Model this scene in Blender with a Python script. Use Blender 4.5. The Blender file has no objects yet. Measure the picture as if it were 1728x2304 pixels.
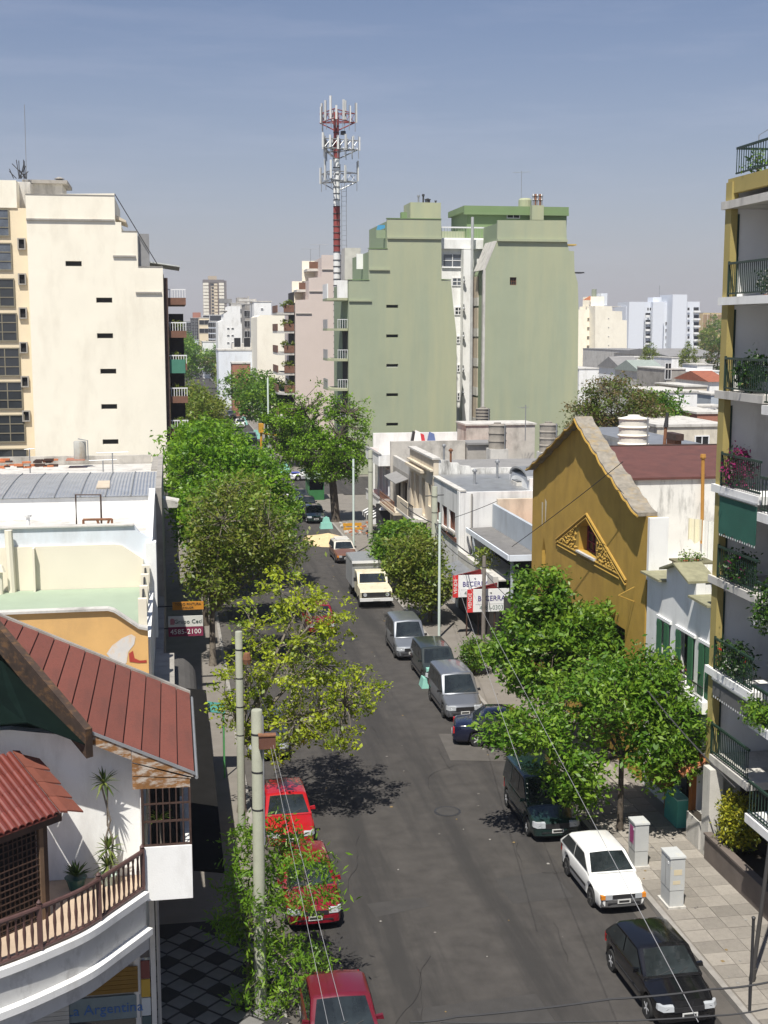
import bpy, bmesh, math, random
import numpy as np
from mathutils import Vector, Matrix
R = math.radians
S = bpy.context.scene
COL = S.collection

# ------------------------------------------------------------------ camera
PITCH, YAW = 8.086, 9.383
cam = bpy.data.objects.new('camera', bpy.data.cameras.new('camera'))
COL.objects.link(cam)
cam.location = (0, 0, 15)
cam.rotation_euler = (R(90 - PITCH), 0, R(-YAW))
cam.data.sensor_fit = 'VERTICAL'
cam.data.sensor_height = 36.0
cam.data.lens = 2900 / 2304 * 36.0
cam.data.clip_end = 9000
S.camera = cam

# ------------------------------------------------------------------ light
SUN_DIR = Vector((0.95, 2.0, -4.1)).normalized()          # direction the light travels
ELEV = math.asin(-SUN_DIR.z)
AZ = math.atan2(-SUN_DIR.x, -SUN_DIR.y)                  # clockwise from +Y
W = bpy.data.worlds.new('World'); S.world = W; W.use_nodes = True
wn = W.node_tree.nodes; wl_ = W.node_tree.links
for n in list(wn): wn.remove(n)
wo = wn.new('ShaderNodeOutputWorld'); bg = wn.new('ShaderNodeBackground'); sky = wn.new('ShaderNodeTexSky')
sky.sky_type = 'NISHITA'; sky.sun_disc = False
sky.sun_elevation = ELEV; sky.sun_rotation = AZ
sky.altitude = 20; sky.air_density = 1.0; sky.dust_density = .6; sky.ozone_density = 2.5
bg.inputs['Strength'].default_value = 0.064
# faint cirrus streaks over the sky
tc = wn.new('ShaderNodeTexCoord'); mp = wn.new('ShaderNodeMapping'); nz = wn.new('ShaderNodeTexNoise')
mp.inputs['Scale'].default_value = (1.6, 3.0, 14.0)
mp.inputs['Rotation'].default_value = (0.0, R(8), 0.0)
nz.inputs['Scale'].default_value = 2.2; nz.inputs['Detail'].default_value = 7; nz.inputs['Roughness'].default_value = .62
rp = wn.new('ShaderNodeValToRGB'); rp.color_ramp.elements[0].position = .5; rp.color_ramp.elements[1].position = .85
rp.color_ramp.elements[1].color = (.15, .15, .15, 1)
mx = wn.new('ShaderNodeMix'); mx.data_type = 'RGBA'
mx.inputs[7].default_value = (9.0, 9.2, 9.8, 1)
wl_.new(tc.outputs['Generated'], mp.inputs['Vector']); wl_.new(mp.outputs[0], nz.inputs['Vector'])
wl_.new(nz.outputs[0], rp.inputs[0]); wl_.new(rp.outputs[0], mx.inputs[0])
# pale dust layer all round the horizon
sx = wn.new('ShaderNodeSeparateXYZ'); wl_.new(tc.outputs['Generated'], sx.inputs[0])
hm = wn.new('ShaderNodeMapRange'); hm.interpolation_type = 'LINEAR'
hm.inputs[1].default_value = -.02; hm.inputs[2].default_value = .42; hm.inputs[3].default_value = 1.0; hm.inputs[4].default_value = 0.0
wl_.new(sx.outputs[2], hm.inputs[0])
pw = wn.new('ShaderNodeMath'); pw.operation = 'POWER'; pw.inputs[1].default_value = 2.6; wl_.new(hm.outputs[0], pw.inputs[0])
hz = wn.new('ShaderNodeMix'); hz.data_type = 'RGBA'; hz.inputs[7].default_value = (5.9, 5.85, 5.75, 1)
wl_.new(pw.outputs[0], hz.inputs[0]); wl_.new(sky.outputs[0], hz.inputs[6])
wl_.new(hz.outputs[2], mx.inputs[6]); 
tn = wn.new('ShaderNodeMix'); tn.data_type = 'RGBA'; tn.blend_type = 'MULTIPLY'; tn.inputs[0].default_value = 1.0; tn.inputs[7].default_value = (.99, .96, 1.05, 1)
wl_.new(mx.outputs[2], tn.inputs[6]); wl_.new(tn.outputs[2], bg.inputs['Color']); wl_.new(bg.outputs[0], wo.inputs[0])
sd = bpy.data.lights.new('sun', 'SUN'); sd.energy = 4.9; sd.angle = R(.53); sd.color = (1, .955, .87)
sun = bpy.data.objects.new('sun', sd); COL.objects.link(sun)
sun.rotation_euler = SUN_DIR.to_track_quat('-Z', 'Y').to_euler(); sun.location = (-40, -60, 120)
S.view_settings.view_transform = 'Standard'; S.view_settings.look = 'None'
S.view_settings.gamma = 1; S.view_settings.use_curve_mapping = False
S.view_settings.exposure = 0.40

# ------------------------------------------------------------------ materials
_mats = {}
def mat(name, col, rough=.85, var=.12, scale=2.0, stain=None, stain_amt=.0, stain_scale=(1.2, 1.2, .35), stain_pos=(.5, .68),
        bump=0.0, bscale=30, metal=0.0, coat=0.0, rand=0.0, trans=0.0, spec=.5, wave=None, vc=None):
    if name in _mats: return _mats[name]
    m = bpy.data.materials.new(name); m.use_nodes = True; _mats[name] = m
    n = m.node_tree.nodes; l = m.node_tree.links
    b = n['Principled BSDF']
    b.inputs['Roughness'].default_value = rough; b.inputs['Metallic'].default_value = metal
    b.inputs['Specular IOR Level'].default_value = spec
    if coat: b.inputs['Coat Weight'].default_value = coat; b.inputs['Coat Roughness'].default_value = .06
    t = n.new('ShaderNodeTexCoord')
    def noise(sc, det=5, ro=.6):
        z = n.new('ShaderNodeTexNoise'); z.inputs['Scale'].default_value = sc
        z.inputs['Detail'].default_value = det; z.inputs['Roughness'].default_value = ro
        l.new(t.outputs['Object'], z.inputs['Vector']); return z
    def mixc(f, a, bcol):
        x = n.new('ShaderNodeMix'); x.data_type = 'RGBA'
        if hasattr(f, 'links') or hasattr(f, 'is_linked'): l.new(f, x.inputs[0])
        else: x.inputs[0].default_value = f
        for i, v in ((6, a), (7, bcol)):
            if isinstance(v, (tuple, list)): x.inputs[i].default_value = (v[0], v[1], v[2], 1)
            else: l.new(v, x.inputs[i])
        return x.outputs[2]
    def ramp(v, a, bb):
        r_ = n.new('ShaderNodeMapRange'); r_.inputs[1].default_value = a; r_.inputs[2].default_value = bb
        l.new(v, r_.inputs[0]); return r_.outputs[0]
    lo = tuple(min(1, v * (1 - var)) for v in col); hi = tuple(min(1, v * (1 + var)) for v in col)
    z = noise(scale)
    c_ = mixc(ramp(z.outputs[0], .3, .7), lo, hi)
    if stain:
        z2 = n.new('ShaderNodeTexNoise'); z2.inputs['Scale'].default_value = 1.0; z2.inputs['Detail'].default_value = 8; z2.inputs['Roughness'].default_value = .68
        mpp = n.new('ShaderNodeMapping'); mpp.inputs['Scale'].default_value = stain_scale
        l.new(t.outputs['Object'], mpp.inputs[0]); l.new(mpp.outputs[0], z2.inputs['Vector'])
        f = ramp(z2.outputs[0], *stain_pos)
        mm = n.new('ShaderNodeMath'); mm.operation = 'MULTIPLY'; mm.inputs[1].default_value = stain_amt; l.new(f, mm.inputs[0])
        c_ = mixc(mm.outputs[0], c_, stain)
    if rand:
        oi = n.new('ShaderNodeObjectInfo'); hs = n.new('ShaderNodeHueSaturation')
        mr = n.new('ShaderNodeMapRange'); mr.inputs[3].default_value = 1 - rand; mr.inputs[4].default_value = 1 + rand
        l.new(oi.outputs['Random'], mr.inputs[0]); l.new(mr.outputs[0], hs.inputs['Value']); l.new(c_, hs.inputs['Color']); c_ = hs.outputs[0]
    l.new(c_, b.inputs['Base Color'])
    if bump or wave:
        bp = n.new('ShaderNodeBump'); bp.inputs['Strength'].default_value = bump or .6; bp.inputs['Distance'].default_value = .03
        if wave:
            wv = n.new('ShaderNodeTexWave'); wv.bands_direction = wave[0]; wv.inputs['Scale'].default_value = wave[1]
            l.new(t.outputs['Object'], wv.inputs['Vector']); l.new(wv.outputs[0], bp.inputs['Height'])
        else:
            zb = noise(bscale, 3); l.new(zb.outputs[0], bp.inputs['Height'])
        l.new(bp.outputs[0], b.inputs['Normal'])
    if trans:
        tr = n.new('ShaderNodeBsdfTranslucent'); l.new(c_, tr.inputs['Color'])
        ms = n.new('ShaderNodeMixShader'); ms.inputs[0].default_value = trans
        l.new(b.outputs[0], ms.inputs[1]); l.new(tr.outputs[0], ms.inputs[2])
        l.new(ms.outputs[0], n['Material Output'].inputs[0])
    return m

GRIME = (.16, .15, .13)
cream = mat('cream plaster', (.84, .79, .66), stain=(.60, .54, .43), stain_amt=.4, stain_scale=(.45, .45, .16), var=.03, scale=.5, bump=.1)
cream2 = mat('peach plaster', (.74, .63, .45), var=.05, scale=.6)
beige = mat('beige plaster', (.62, .54, .42), stain=(.3, .26, .2), stain_amt=.5, var=.08, scale=1, bump=.1)
white = mat('white plaster', (.80, .80, .78), stain=(.44, .42, .38), stain_amt=.4, var=.04, scale=1, bump=.1)
whited = mat('dirty white plaster', (.72, .71, .67), stain=(.12, .115, .105), stain_amt=.85, stain_scale=(1.7, 1.7, .35), stain_pos=(.49, .66), var=.08, scale=1.2, bump=.15)
whitestreak = mat('streaked white plaster', (.74, .73, .71), stain=(.30, .29, .28), stain_amt=.6, stain_scale=(1.6, 1.6, .12), stain_pos=(.45, .7), var=.06, scale=.8, bump=.1)
greyconc = mat('grey concrete', (.33, .31, .28), stain=(.13, .12, .11), stain_amt=.7, stain_scale=(.8, .8, .5), var=.15, scale=1.5, bump=.3)
paleconc = mat('pale concrete', (.55, .53, .49), stain=(.2, .19, .17), stain_amt=.65, var=.1, scale=1.5, bump=.25)
green = mat('sage green paint', (.320, .358, .250), stain=(.400, .410, .260), stain_amt=.9, stain_scale=(.22, .22, .022), stain_pos=(.42, .60), var=.05, scale=.35, bump=.12, bscale=4)
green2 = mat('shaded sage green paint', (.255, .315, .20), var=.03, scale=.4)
greend = mat('deep sage green paint', (.175, .255, .115), var=.04, scale=.4)
pink = mat('pale pink plaster', (.62, .53, .48), var=.03, scale=.5)
ochre = mat('mustard plaster', (.45, .28, .050), stain=(.26, .15, .03), stain_amt=.6, stain_scale=(.9, .9, .3), stain_pos=(.5,.72), var=.10, scale=1.4, bump=.25)
ochre_orn = mat('mustard ornament', (.41, .255, .048), var=.12, scale=6, bump=.3)
orange = mat('orange plaster', (.66, .40, .15), stain=(.42, .26, .12), stain_amt=.45, stain_scale=(.7, .7, .4), var=.06, scale=1, bump=.15)
olivecol = mat('olive ochre column paint', (.36, .29, .10), var=.05)
mint = mat('mint green terrace paint', (.315, .385, .285), stain=(.28, .34, .25), stain_amt=.4, var=.06, scale=.8)
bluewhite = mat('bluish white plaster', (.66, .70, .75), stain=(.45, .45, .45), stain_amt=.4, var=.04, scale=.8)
bluegrey = mat('blue grey plaster', (.42, .46, .50), stain=(.3, .31, .32), stain_amt=.4, var=.06, scale=1)
zinc = mat('zinc sheet roof', (.36, .37, .38), rough=.42, metal=.55, stain=(.22, .21, .20), stain_amt=.5, var=.12, scale=1.5)
zincw = mat('weathered corrugated zinc', (.46, .49, .54), rough=.33, metal=.6, stain=(.25, .26, .27), stain_amt=.4, var=.1, scale=1.5, wave=('X', 2.2))
roofgrey = mat('grey roofing', (.24, .235, .23), stain=(.15, .145, .14), stain_amt=.5, var=.1, scale=.8)
purple = mat('purple brown roofing', (.115, .044, .036), var=.18, scale=2, stain=(.075, .034, .030), stain_amt=.5, bump=.1)
redroof = mat('red shingle sheet', (.180, .054, .037), var=.2, scale=26, rand=.09, bump=.25, bscale=120, stain=(.105, .040, .030), stain_amt=.6, stain_scale=(1.5, .6, 1.5))
tilered = mat('glazed red tile', (.165, .042, .032), rough=.22, var=.15, scale=4, rand=.14, spec=.7)
terracotta = mat('terracotta', (.45, .16, .07), var=.2, scale=4, rand=.15)
wood = mat('peeling painted wood', (.22, .105, .035), stain=(.50, .47, .42), stain_amt=.75, stain_scale=(2.5, 2.5, 7), stain_pos=(.48, .58), var=.3, scale=5, bump=.2)
darkwood = mat('dark brown wood', (.055, .030, .022), var=.3, scale=6, rough=.6)
browniron = mat('brown painted rail', (.085, .045, .04), var=.2, scale=8, rough=.5)
brick = mat('brick', (.35, .15, .10), var=.25, scale=14)
redbrown = mat('red brown shutter', (.17, .07, .045), var=.2, scale=8)
dark = mat('dark interior', (.012, .012, .013), var=.2)
glass = mat('window glass', (.03, .035, .04), rough=.06, var=.2, scale=.7, spec=.8)
bluglass = mat('bluish window glass', (.10, .115, .14), rough=.08, var=.5, scale=.5, spec=.8)
tanblind = mat('tan roller blind', (.52, .44, .34), var=.08)
aluminium = mat('white window frame', (.72, .72, .72), var=.04, rough=.5)
ironblack = mat('black iron', (.03, .03, .032), var=.2, rough=.55)
irongreen = mat('dark green iron', (.014, .036, .026), var=.2, rough=.5)
irongrey = mat('galvanised steel', (.33, .34, .35), var=.12, rough=.45, metal=.5)
rust = mat('rusty iron', (.20, .09, .045), var=.3, scale=6)
ochrepipe = mat('ochre pipe', (.40, .20, .04), var=.2)
polegreen = mat('grey green concrete pole', (.335, .345, .27), var=.07, scale=5, bump=.1)
lamppole = mat('pale green lamp post', (.52, .60, .55), var=.08)
cable = mat('cable', (.04, .04, .042), var=.1)
cablepale = mat('pale cable', (.45, .45, .47), var=.1)
asphalt = mat('asphalt', (.054, .049, .045), rough=.9, var=.24, scale=1.6, stain=(.029, .027, .026), stain_amt=.85, stain_scale=(.7, .05, 1), stain_pos=(.46, .60), bump=.4, bscale=60)
paving = mat('paving', (.19, .172, .15), var=.12, scale=1.2, stain=(.2, .185, .17), stain_amt=.5, bump=.1)
slabmat = mat('pavement slab', (.25, .228, .198), var=.16, scale=3, rand=.24, bump=.1, stain=(.15, .135, .12), stain_amt=.6, stain_scale=(2, 2, 2))
kerbmat = mat('kerb stone', (.27, .255, .235), var=.15, scale=3)
tiledark = mat('dark pavement tile', (.028, .027, .028), var=.15)
tilepale = mat('pale pavement tile', (.17, .165, .16), var=.12)
earth = mat('city ground', (.19, .175, .15), var=.3, scale=.02)
paintwhite = mat('road paint', (.70, .70, .68), var=.15, scale=3)
sandmat = mat('builders sand', (.62, .47, .27), var=.12, scale=2, bump=.4)
bark = mat('bark', (.085, .068, .052), var=.35, scale=8, bump=.5)
barkpale = mat('pale bark', (.17, .145, .115), var=.3, scale=8, bump=.4)
def leafmat(n_, c_): return mat(n_, c_, rough=.42, var=.2, scale=.8, trans=.45, spec=.4)
LG = [leafmat('fresh green leaf', (.135, .265, .024)), leafmat('bright green leaf', (.205, .335, .032)), leafmat('dark green leaf', (.068, .155, .018))]
LB = [leafmat('lime leaf', (.210, .370, .022)), leafmat('spring green leaf', (.150, .300, .020)), leafmat('mid green leaf', (.090, .210, .016))]
LY = [leafmat('yellow green leaf', (.410, .480, .026)), leafmat('olive yellow leaf', (.300, .370, .026)), leafmat('green gold leaf', (.190, .270, .022))]
LO = [leafmat('olive leaf', (.215, .285, .038)), leafmat('brown olive leaf', (.225, .250, .042)), leafmat('dark olive leaf', (.130, .200, .024))]
LN = [leafmat('red brown leaf', (.185, .140, .050)), leafmat('dull green leaf', (.120, .160, .030)), leafmat('vivid green leaf', (.060, .160, .020))]
LC = [leafmat('conifer needle', (.020, .055, .016)), leafmat('conifer needle light', (.035, .080, .02)), leafmat('conifer needle deep', (.013, .036, .012))]
LH = [leafmat('golden hedge leaf', (.46, .43, .035)), leafmat('golden green hedge leaf', (.33, .35, .03)), leafmat('dark hedge leaf', (.10, .14, .02))]  # darkest of three tones, spread at random among the hedge leaves
LP = [leafmat('magenta petal', (.35, .03, .16)), leafmat('balcony leaf', (.05, .12, .02)), leafmat('balcony leaf dark', (.03, .07, .015))]
LF = [leafmat('palm blade', (.13, .19, .035)), leafmat('palm blade dark', (.055, .10, .025)), leafmat('palm blade pale', (.22, .27, .07))]

# ------------------------------------------------------------------ mesh builder
class MB:
    def __init__(s): s.v = []; s.f = []; s.mi = []; s.cur = 0
    def add(s, vs, fs):
        o = len(s.v); s.v += [tuple(map(float, p)) for p in vs]
        for f in fs: s.f.append([i + o for i in f]); s.mi.append(s.cur)
        return s
    def box(s, x0, x1, y0, y1, z0, z1):
        return s.add([(x0,y0,z0),(x1,y0,z0),(x1,y1,z0),(x0,y1,z0),(x0,y0,z1),(x1,y0,z1),(x1,y1,z1),(x0,y1,z1)],
                     [(0,3,2,1),(4,5,6,7),(0,1,5,4),(1,2,6,5),(2,3,7,6),(3,0,4,7)])
    def prism(s, a, b):                       # two matching loops of 3-D points
        n = len(a)
        return s.add(list(a) + list(b), [tuple(range(n))[::-1], tuple(range(n, 2*n))] + [(i, (i+1) % n, n + (i+1) % n, n + i) for i in range(n)])
    def prismY(s, poly, y0, y1): return s.prism([(x, y0, z) for x, z in poly], [(x, y1, z) for x, z in poly])
    def prismX(s, poly, x0, x1): return s.prism([(x0, y, z) for y, z in poly], [(x1, y, z) for y, z in poly])
    def prismZ(s, poly, z0, z1): return s.prism([(x, y, z0) for x, y in poly], [(x, y, z1) for x, y in poly])
    def quad(s, *p): return s.add(p, [tuple(range(len(p)))])
    def tube(s, pts, r, n=6, cap=True):
        pts = [Vector(p) for p in pts]; rs = r if isinstance(r, (list, tuple)) else [r] * len(pts)
        o = len(s.v); up = Vector((0, 0, 1))
        for i, p in enumerate(pts):
            d = (pts[min(i+1, len(pts)-1)] - pts[max(i-1, 0)])
            d = d.normalized() if d.length > 1e-9 else up
            a = d.cross(Vector((1, 0, 0)) if abs(d.z) > .9 else up).normalized(); b = d.cross(a)
            for k in range(n):
                t = 2 * math.pi * k / n; q = p + (a * math.cos(t) + b * math.sin(t)) * rs[i]; s.v.append(tuple(q))
        for i in range(len(pts) - 1):
            for k in range(n):
                k2 = (k + 1) % n
                s.f.append([o+i*n+k, o+i*n+k2, o+(i+1)*n+k2, o+(i+1)*n+k]); s.mi.append(s.cur)
        if cap:
            s.f.append([o + k for k in range(n)][::-1]); s.mi.append(s.cur)
            e = o + (len(pts)-1)*n; s.f.append([e + k for k in range(n)]); s.mi.append(s.cur)
        return s
    def lathe(s, cx, cy, prof, n=16, axis='Z'):
        o = len(s.v)
        for r_, z in prof:
            for k in range(n):
                t = 2 * math.pi * k / n
                if axis == 'Z': s.v.append((cx + r_*math.cos(t), cy + r_*math.sin(t), z))
                else: s.v.append((z, cx + r_*math.cos(t), cy + r_*math.sin(t)))
        for i in range(len(prof) - 1):
            for k in range(n):
                k2 = (k+1) % n; s.f.append([o+i*n+k, o+i*n+k2, o+(i+1)*n+k2, o+(i+1)*n+k]); s.mi.append(s.cur)
        s.f.append([o+k for k in range(n)][::-1]); s.mi.append(s.cur)
        e = o + (len(prof)-1)*n; s.f.append([e+k for k in range(n)]); s.mi.append(s.cur)
        return s
    def mesh(s, name, mats, off=(0, 0, 0), smooth=False):
        me = bpy.data.meshes.new(name)
        ox, oy, oz = off
        me.from_pydata([(x-ox, y-oy, z-oz) for x, y, z in s.v], [], s.f)
        if not isinstance(mats, (list, tuple)): mats = [mats]
        for m in mats: me.materials.append(m)
        me.polygons.foreach_set('material_index', s.mi)
        b = bmesh.new(); b.from_mesh(me); bmesh.ops.recalc_face_normals(b, faces=b.faces); b.to_mesh(me); b.free()
        if smooth:
            me.polygons.foreach_set('use_smooth', [True] * len(me.polygons)); me.set_sharp_from_angle(angle=R(40))
        me.update(); return me

WLOC = {}
def setp(o, label=None, cat=None, group=None, kind=None):
    if label: o['label'] = label
    if cat: o['category'] = cat
    if group: o['group'] = group
    if kind: o['kind'] = kind
    return o
def thing(name, label, cat, loc=(0, 0, 0), rz=0, group=None):
    o = bpy.data.objects.new(name, None); COL.objects.link(o); o.location = loc; o.rotation_euler = (0, 0, rz)
    o.empty_display_size = .2
    WLOC[o.name] = Vector(loc) if rz == 0 else Vector((0, 0, 0))
    return setp(o, label, cat, group)
def part(parent, name, mb, mats, label=None, smooth=False, kind=None):
    """mesh given in the parent's frame (world coordinates when the thing is not turned)"""
    off = WLOC.get(parent.name, Vector((0, 0, 0)))
    vs = np.array(mb.v); cen = Vector((float(vs[:,0].mean()), float(vs[:,1].mean()), float(vs[:,2].min()))) if len(vs) else off
    me = mb.mesh(name, mats, off=cen, smooth=smooth)
    o = bpy.data.objects.new(name, me); COL.objects.link(o); o.parent = parent
    o.location = cen - off
    WLOC[o.name] = cen
    return setp(o, label, kind=kind)
def inst(parent, name, me, loc, rz=0, label=None):
    o = bpy.data.objects.new(name, me); COL.objects.link(o); o.parent = parent
    o.location = Vector(loc) - WLOC.get(parent.name, Vector((0, 0, 0))); o.rotation_euler = (0, 0, rz)
    WLOC[o.name] = Vector((0, 0, 0))
    return setp(o, label)
def solo(name, mb, mats, label=None, cat=None, group=None, kind=None, smooth=False):
    vs = np.array(mb.v); cen = Vector((float(vs[:,0].mean()), float(vs[:,1].mean()), float(vs[:,2].min())))
    me = mb.mesh(name, mats, off=cen, smooth=smooth)
    o = bpy.data.objects.new(name, me); COL.objects.link(o); o.location = cen; WLOC[o.name] = cen
    return setp(o, label, cat, group, kind)
def dup(root, loc, rz=None, label=None, group=None):
    c = root.copy(); COL.objects.link(c); c.location = loc
    if rz is not None: c.rotation_euler = (0, 0, rz)
    if label: c['label'] = label
    if group: c['group'] = group
    for ch in list(root.children):
        d = ch.copy(); COL.objects.link(d); d.parent = c
        for g in list(ch.children):
            e = g.copy(); COL.objects.link(e); e.parent = d
    return c

FACE = {'S': 0.0, 'W': -math.pi/2, 'E': math.pi/2, 'N': math.pi}
_win = {}
def window(T, x, y, z, w, h, face='S', frame=None, pane=None, nx=1, nz=1, t=.06, name='window', depth=.08, sill=False):
    """frame with mullions stood on the wall face, pane set back in it; (x, y, z) = middle of the lower edge on the wall"""
    frame = frame or aluminium; pane = pane or glass
    k = (round(w, 2), round(h, 2), frame.name, pane.name, nx, nz, t, depth, sill)
    if k not in _win:
        m = MB(); hw = w / 2; d = depth
        m.box(-hw, -hw + t, -d, .0, 0, h); m.box(hw - t, hw, -d, .0, 0, h)
        m.box(-hw + t, hw - t, -d, 0, 0, t); m.box(-hw + t, hw - t, -d, 0, h - t, h)
        for i in range(1, nx): c_ = -hw + w * i / nx; m.box(c_ - t*.4, c_ + t*.4, -d + .01, -.012, t, h - t)
        for i in range(1, nz): c_ = h * i / nz; m.box(-hw + t, hw - t, -d + .014, -.014, c_ - t*.4, c_ + t*.4)
        if sill: m.box(-hw - .06, hw + .06, -d - .08, .0, -.06, -.002)
        p = MB(); p.quad((-hw + t*.5, -.02, t*.5), (hw - t*.5, -.02, t*.5), (hw - t*.5, -.02, h - t*.5), (-hw + t*.5, -.02, h - t*.5))
        _win[k] = (m.mesh(name, frame), p.mesh('pane', pane))
    a, b = _win[k]
    o = inst(T, name, a, (x, y, z), FACE[face] if isinstance(face, str) else face)
    q = bpy.data.objects.new('pane', b); COL.objects.link(q); q.parent = o
    return o
def bars_x(T, x0, x1, y, z0, z1, step, m, name='bar', r=.012):
    me = MB().box(-r, r, -r, r, 0, z1 - z0).mesh(name, m)
    n = max(1, int((x1 - x0) / step))
    for i in range(n + 1): inst(T, name, me, (x0 + (x1 - x0) * i / n, y, z0))
def bars_y(T, x, y0, y1, z0, z1, step, m, name='bar', r=.012):
    me = MB().box(-r, r, -r, r, 0, z1 - z0).mesh(name, m)
    n = max(1, int(abs(y1 - y0) / step))
    for i in range(n + 1): inst(T, name, me, (x, y0 + (y1 - y0) * i / n, z0))

def wallh(m, ax, p, u0, u1, z0, z1, holes, t=.25, sgn=1):
    """wall with holes. ax 'x': wall runs along x at y=p (outer face) and goes back t*sgn; ax 'y': along y at x=p"""
    us = sorted({u0, u1} | {a for h in holes for a in h[:2]}); zs = sorted({z0, z1} | {a for h in holes for a in h[2:]})
    us = [u for u in us if u0 <= u <= u1]; zs = [z for z in zs if z0 <= z <= z1]
    P = (lambda u, d, z: (u, p + d*sgn, z)) if ax == 'x' else (lambda u, d, z: (p + d*sgn, u, z))
    def hole(i, j):
        if i < 0 or j < 0 or i >= len(us)-1 or j >= len(zs)-1: return True
        cu = (us[i]+us[i+1])/2; cz = (zs[j]+zs[j+1])/2
        return any(h[0] < cu < h[1] and h[2] < cz < h[3] for h in holes)
    for i in range(len(us)-1):
        for j in range(len(zs)-1):
            if hole(i, j): continue
            a, b, c_, d = us[i], us[i+1], zs[j], zs[j+1]
            for dd in (0, t): m.quad(P(a,dd,c_), P(b,dd,c_), P(b,dd,d), P(a,dd,d))
            if hole(i-1, j): m.quad(P(a,0,c_), P(a,t,c_), P(a,t,d), P(a,0,d))
            if hole(i+1, j): m.quad(P(b,0,c_), P(b,t,c_), P(b,t,d), P(b,0,d))
            if hole(i, j-1): m.quad(P(a,0,c_), P(b,0,c_), P(b,t,c_), P(a,t,c_))
            if hole(i, j+1): m.quad(P(a,0,d), P(b,0,d), P(b,t,d), P(a,t,d))
    return m

def leaves(rng, cen, sig, n_per, size, tones, squash=.7, asp=.45, up=.5):
    """numpy leaf cloud: rhombic two-triangle leaves round each clump centre"""
    cen = np.asarray(cen, float); N = len(cen) * n_per
    c0 = np.repeat(cen, n_per, 0)
    off = rng.normal(size=(N, 3)) * sig; off[:, 2] *= squash
    p = c0 + off
    nrm = rng.normal(size=(N, 3)); nrm[:, 2] = np.abs(nrm[:, 2]) * .8 + up
    nrm /= np.linalg.norm(nrm, axis=1)[:, None]
    a = np.cross(nrm, rng.normal(size=(N, 3))); a /= np.linalg.norm(a, axis=1)[:, None] + 1e-9
    b = np.cross(nrm, a)
    sz = size * rng.uniform(.45, 1.5, (N, 1))
    L = a * sz; Wd = b * sz * asp
    droop = nrm * sz * .18
    v = np.stack([p - L, p + Wd + droop*.3, p + L - droop, p - Wd + droop*.3], 1).reshape(-1, 3)
    tone = np.repeat(rng.choice(3, len(cen), p=tones), n_per)
    flip = rng.random(N) < .25; tone[flip] = rng.choice(3, flip.sum(), p=tones)
    return v, tone
def leafmesh(name, v, tone, mats):
    n = len(v) // 4
    me = bpy.data.meshes.new(name)
    me.vertices.add(4*n); me.vertices.foreach_set('co', v.astype(np.float32).ravel())
    me.loops.add(4*n); me.loops.foreach_set('vertex_index', np.arange(4*n, dtype=np.int32))
    me.polygons.add(n); me.polygons.foreach_set('loop_start', np.arange(0, 4*n, 4, dtype=np.int32))
    for m in mats: me.materials.append(m)
    me.polygons.foreach_set('material_index', tone.astype(np.int32))
    me.update(calc_edges=True); me.validate(); return me

def tree(name, label, loc, fork, crowns, clumps, per, size, mats, seed, r0=.14, sig=.35, tones=(.4, .35, .25), nl=6, cat='tree',
         group=None, bk=None, asp=.45, hollow=.45, twig=True, lean=(0, 0), up=.5, trunk_extra=None):
    rng = np.random.default_rng(seed)
    T = thing(name, label, cat, loc, group=group); WLOC[T.name] = Vector((0, 0, 0))
    w = np.array([(c_[3]*c_[4]*c_[5])**.62 for c_ in crowns]); w = w / w.sum()
    cen = []
    while len(cen) < clumps:
        k = rng.choice(len(crowns), p=w); c_ = crowns[k]
        d = rng.normal(size=3); d /= np.linalg.norm(d); rr = rng.uniform(hollow, 1) ** .6
        lump = 1 + .22*math.sin(5*d[0]+seed) * math.cos(4*d[1]+2*d[2]+seed*1.7)
        cen.append((c_[0] + d[0]*c_[3]*rr*lump, c_[1] + d[1]*c_[4]*rr*lump, c_[2] + d[2]*c_[5]*rr*lump))
    cen = np.array(cen)
    v, tone = leaves(rng, cen, sig, per, size, np.array(tones), asp=asp, up=up)
    # limbs: clumps grouped round a few main limbs
    k = cen[rng.choice(len(cen), nl, replace=False)].copy()
    for _ in range(6):
        lab = ((cen[:, None] - k[None])**2).sum(2).argmin(1)
        for i in range(nl):
            if (lab == i).any(): k[i] = cen[lab == i].mean(0)
    fk = np.array([lean[0], lean[1], fork])
    tm = MB(); tm.tube([(0, 0, 0), (0, 0, .25), (lean[0]*.5, lean[1]*.5, fork*.6), tuple(fk)], [r0*1.35, r0*1.05, r0*.9, r0*.8], 10)
    part(T, 'trunk', tm, bk or bark, smooth=True)
    lm = MB(); tw = MB()
    for i in range(nl):
        mid = fk + (k[i]-fk)*.5 + np.array([0, 0, .12*np.linalg.norm(k[i]-fk)])
        P = [fk*(1-t)**2 + 2*t*(1-t)*mid + t*t*k[i] for t in (0, .25, .5, .75, 1)]
        lm.tube([tuple(p) for p in P], [r0*.6, r0*.5, r0*.38, r0*.28, r0*.18], 6)
        if twig:
            for q in cen[lab == i]:
                d = [np.linalg.norm(q - p) for p in P[2:]]; p = P[2 + int(np.argmin(d))]
                m2 = (p + q)/2 + rng.normal(size=3)*.12*np.linalg.norm(q-p)
                tw.tube([tuple(p), tuple(m2), tuple(q)], [r0*.16, r0*.10, r0*.05], 4, cap=False)
    part(T, 'limbs', lm, bk or bark, smooth=True)
    if twig: part(T, 'twigs', tw, bk or bark, kind='stuff')
    me = leafmesh('crown', v, tone, mats)
    o = bpy.data.objects.new('crown', me); COL.objects.link(o); o.parent = T
    return T
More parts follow.
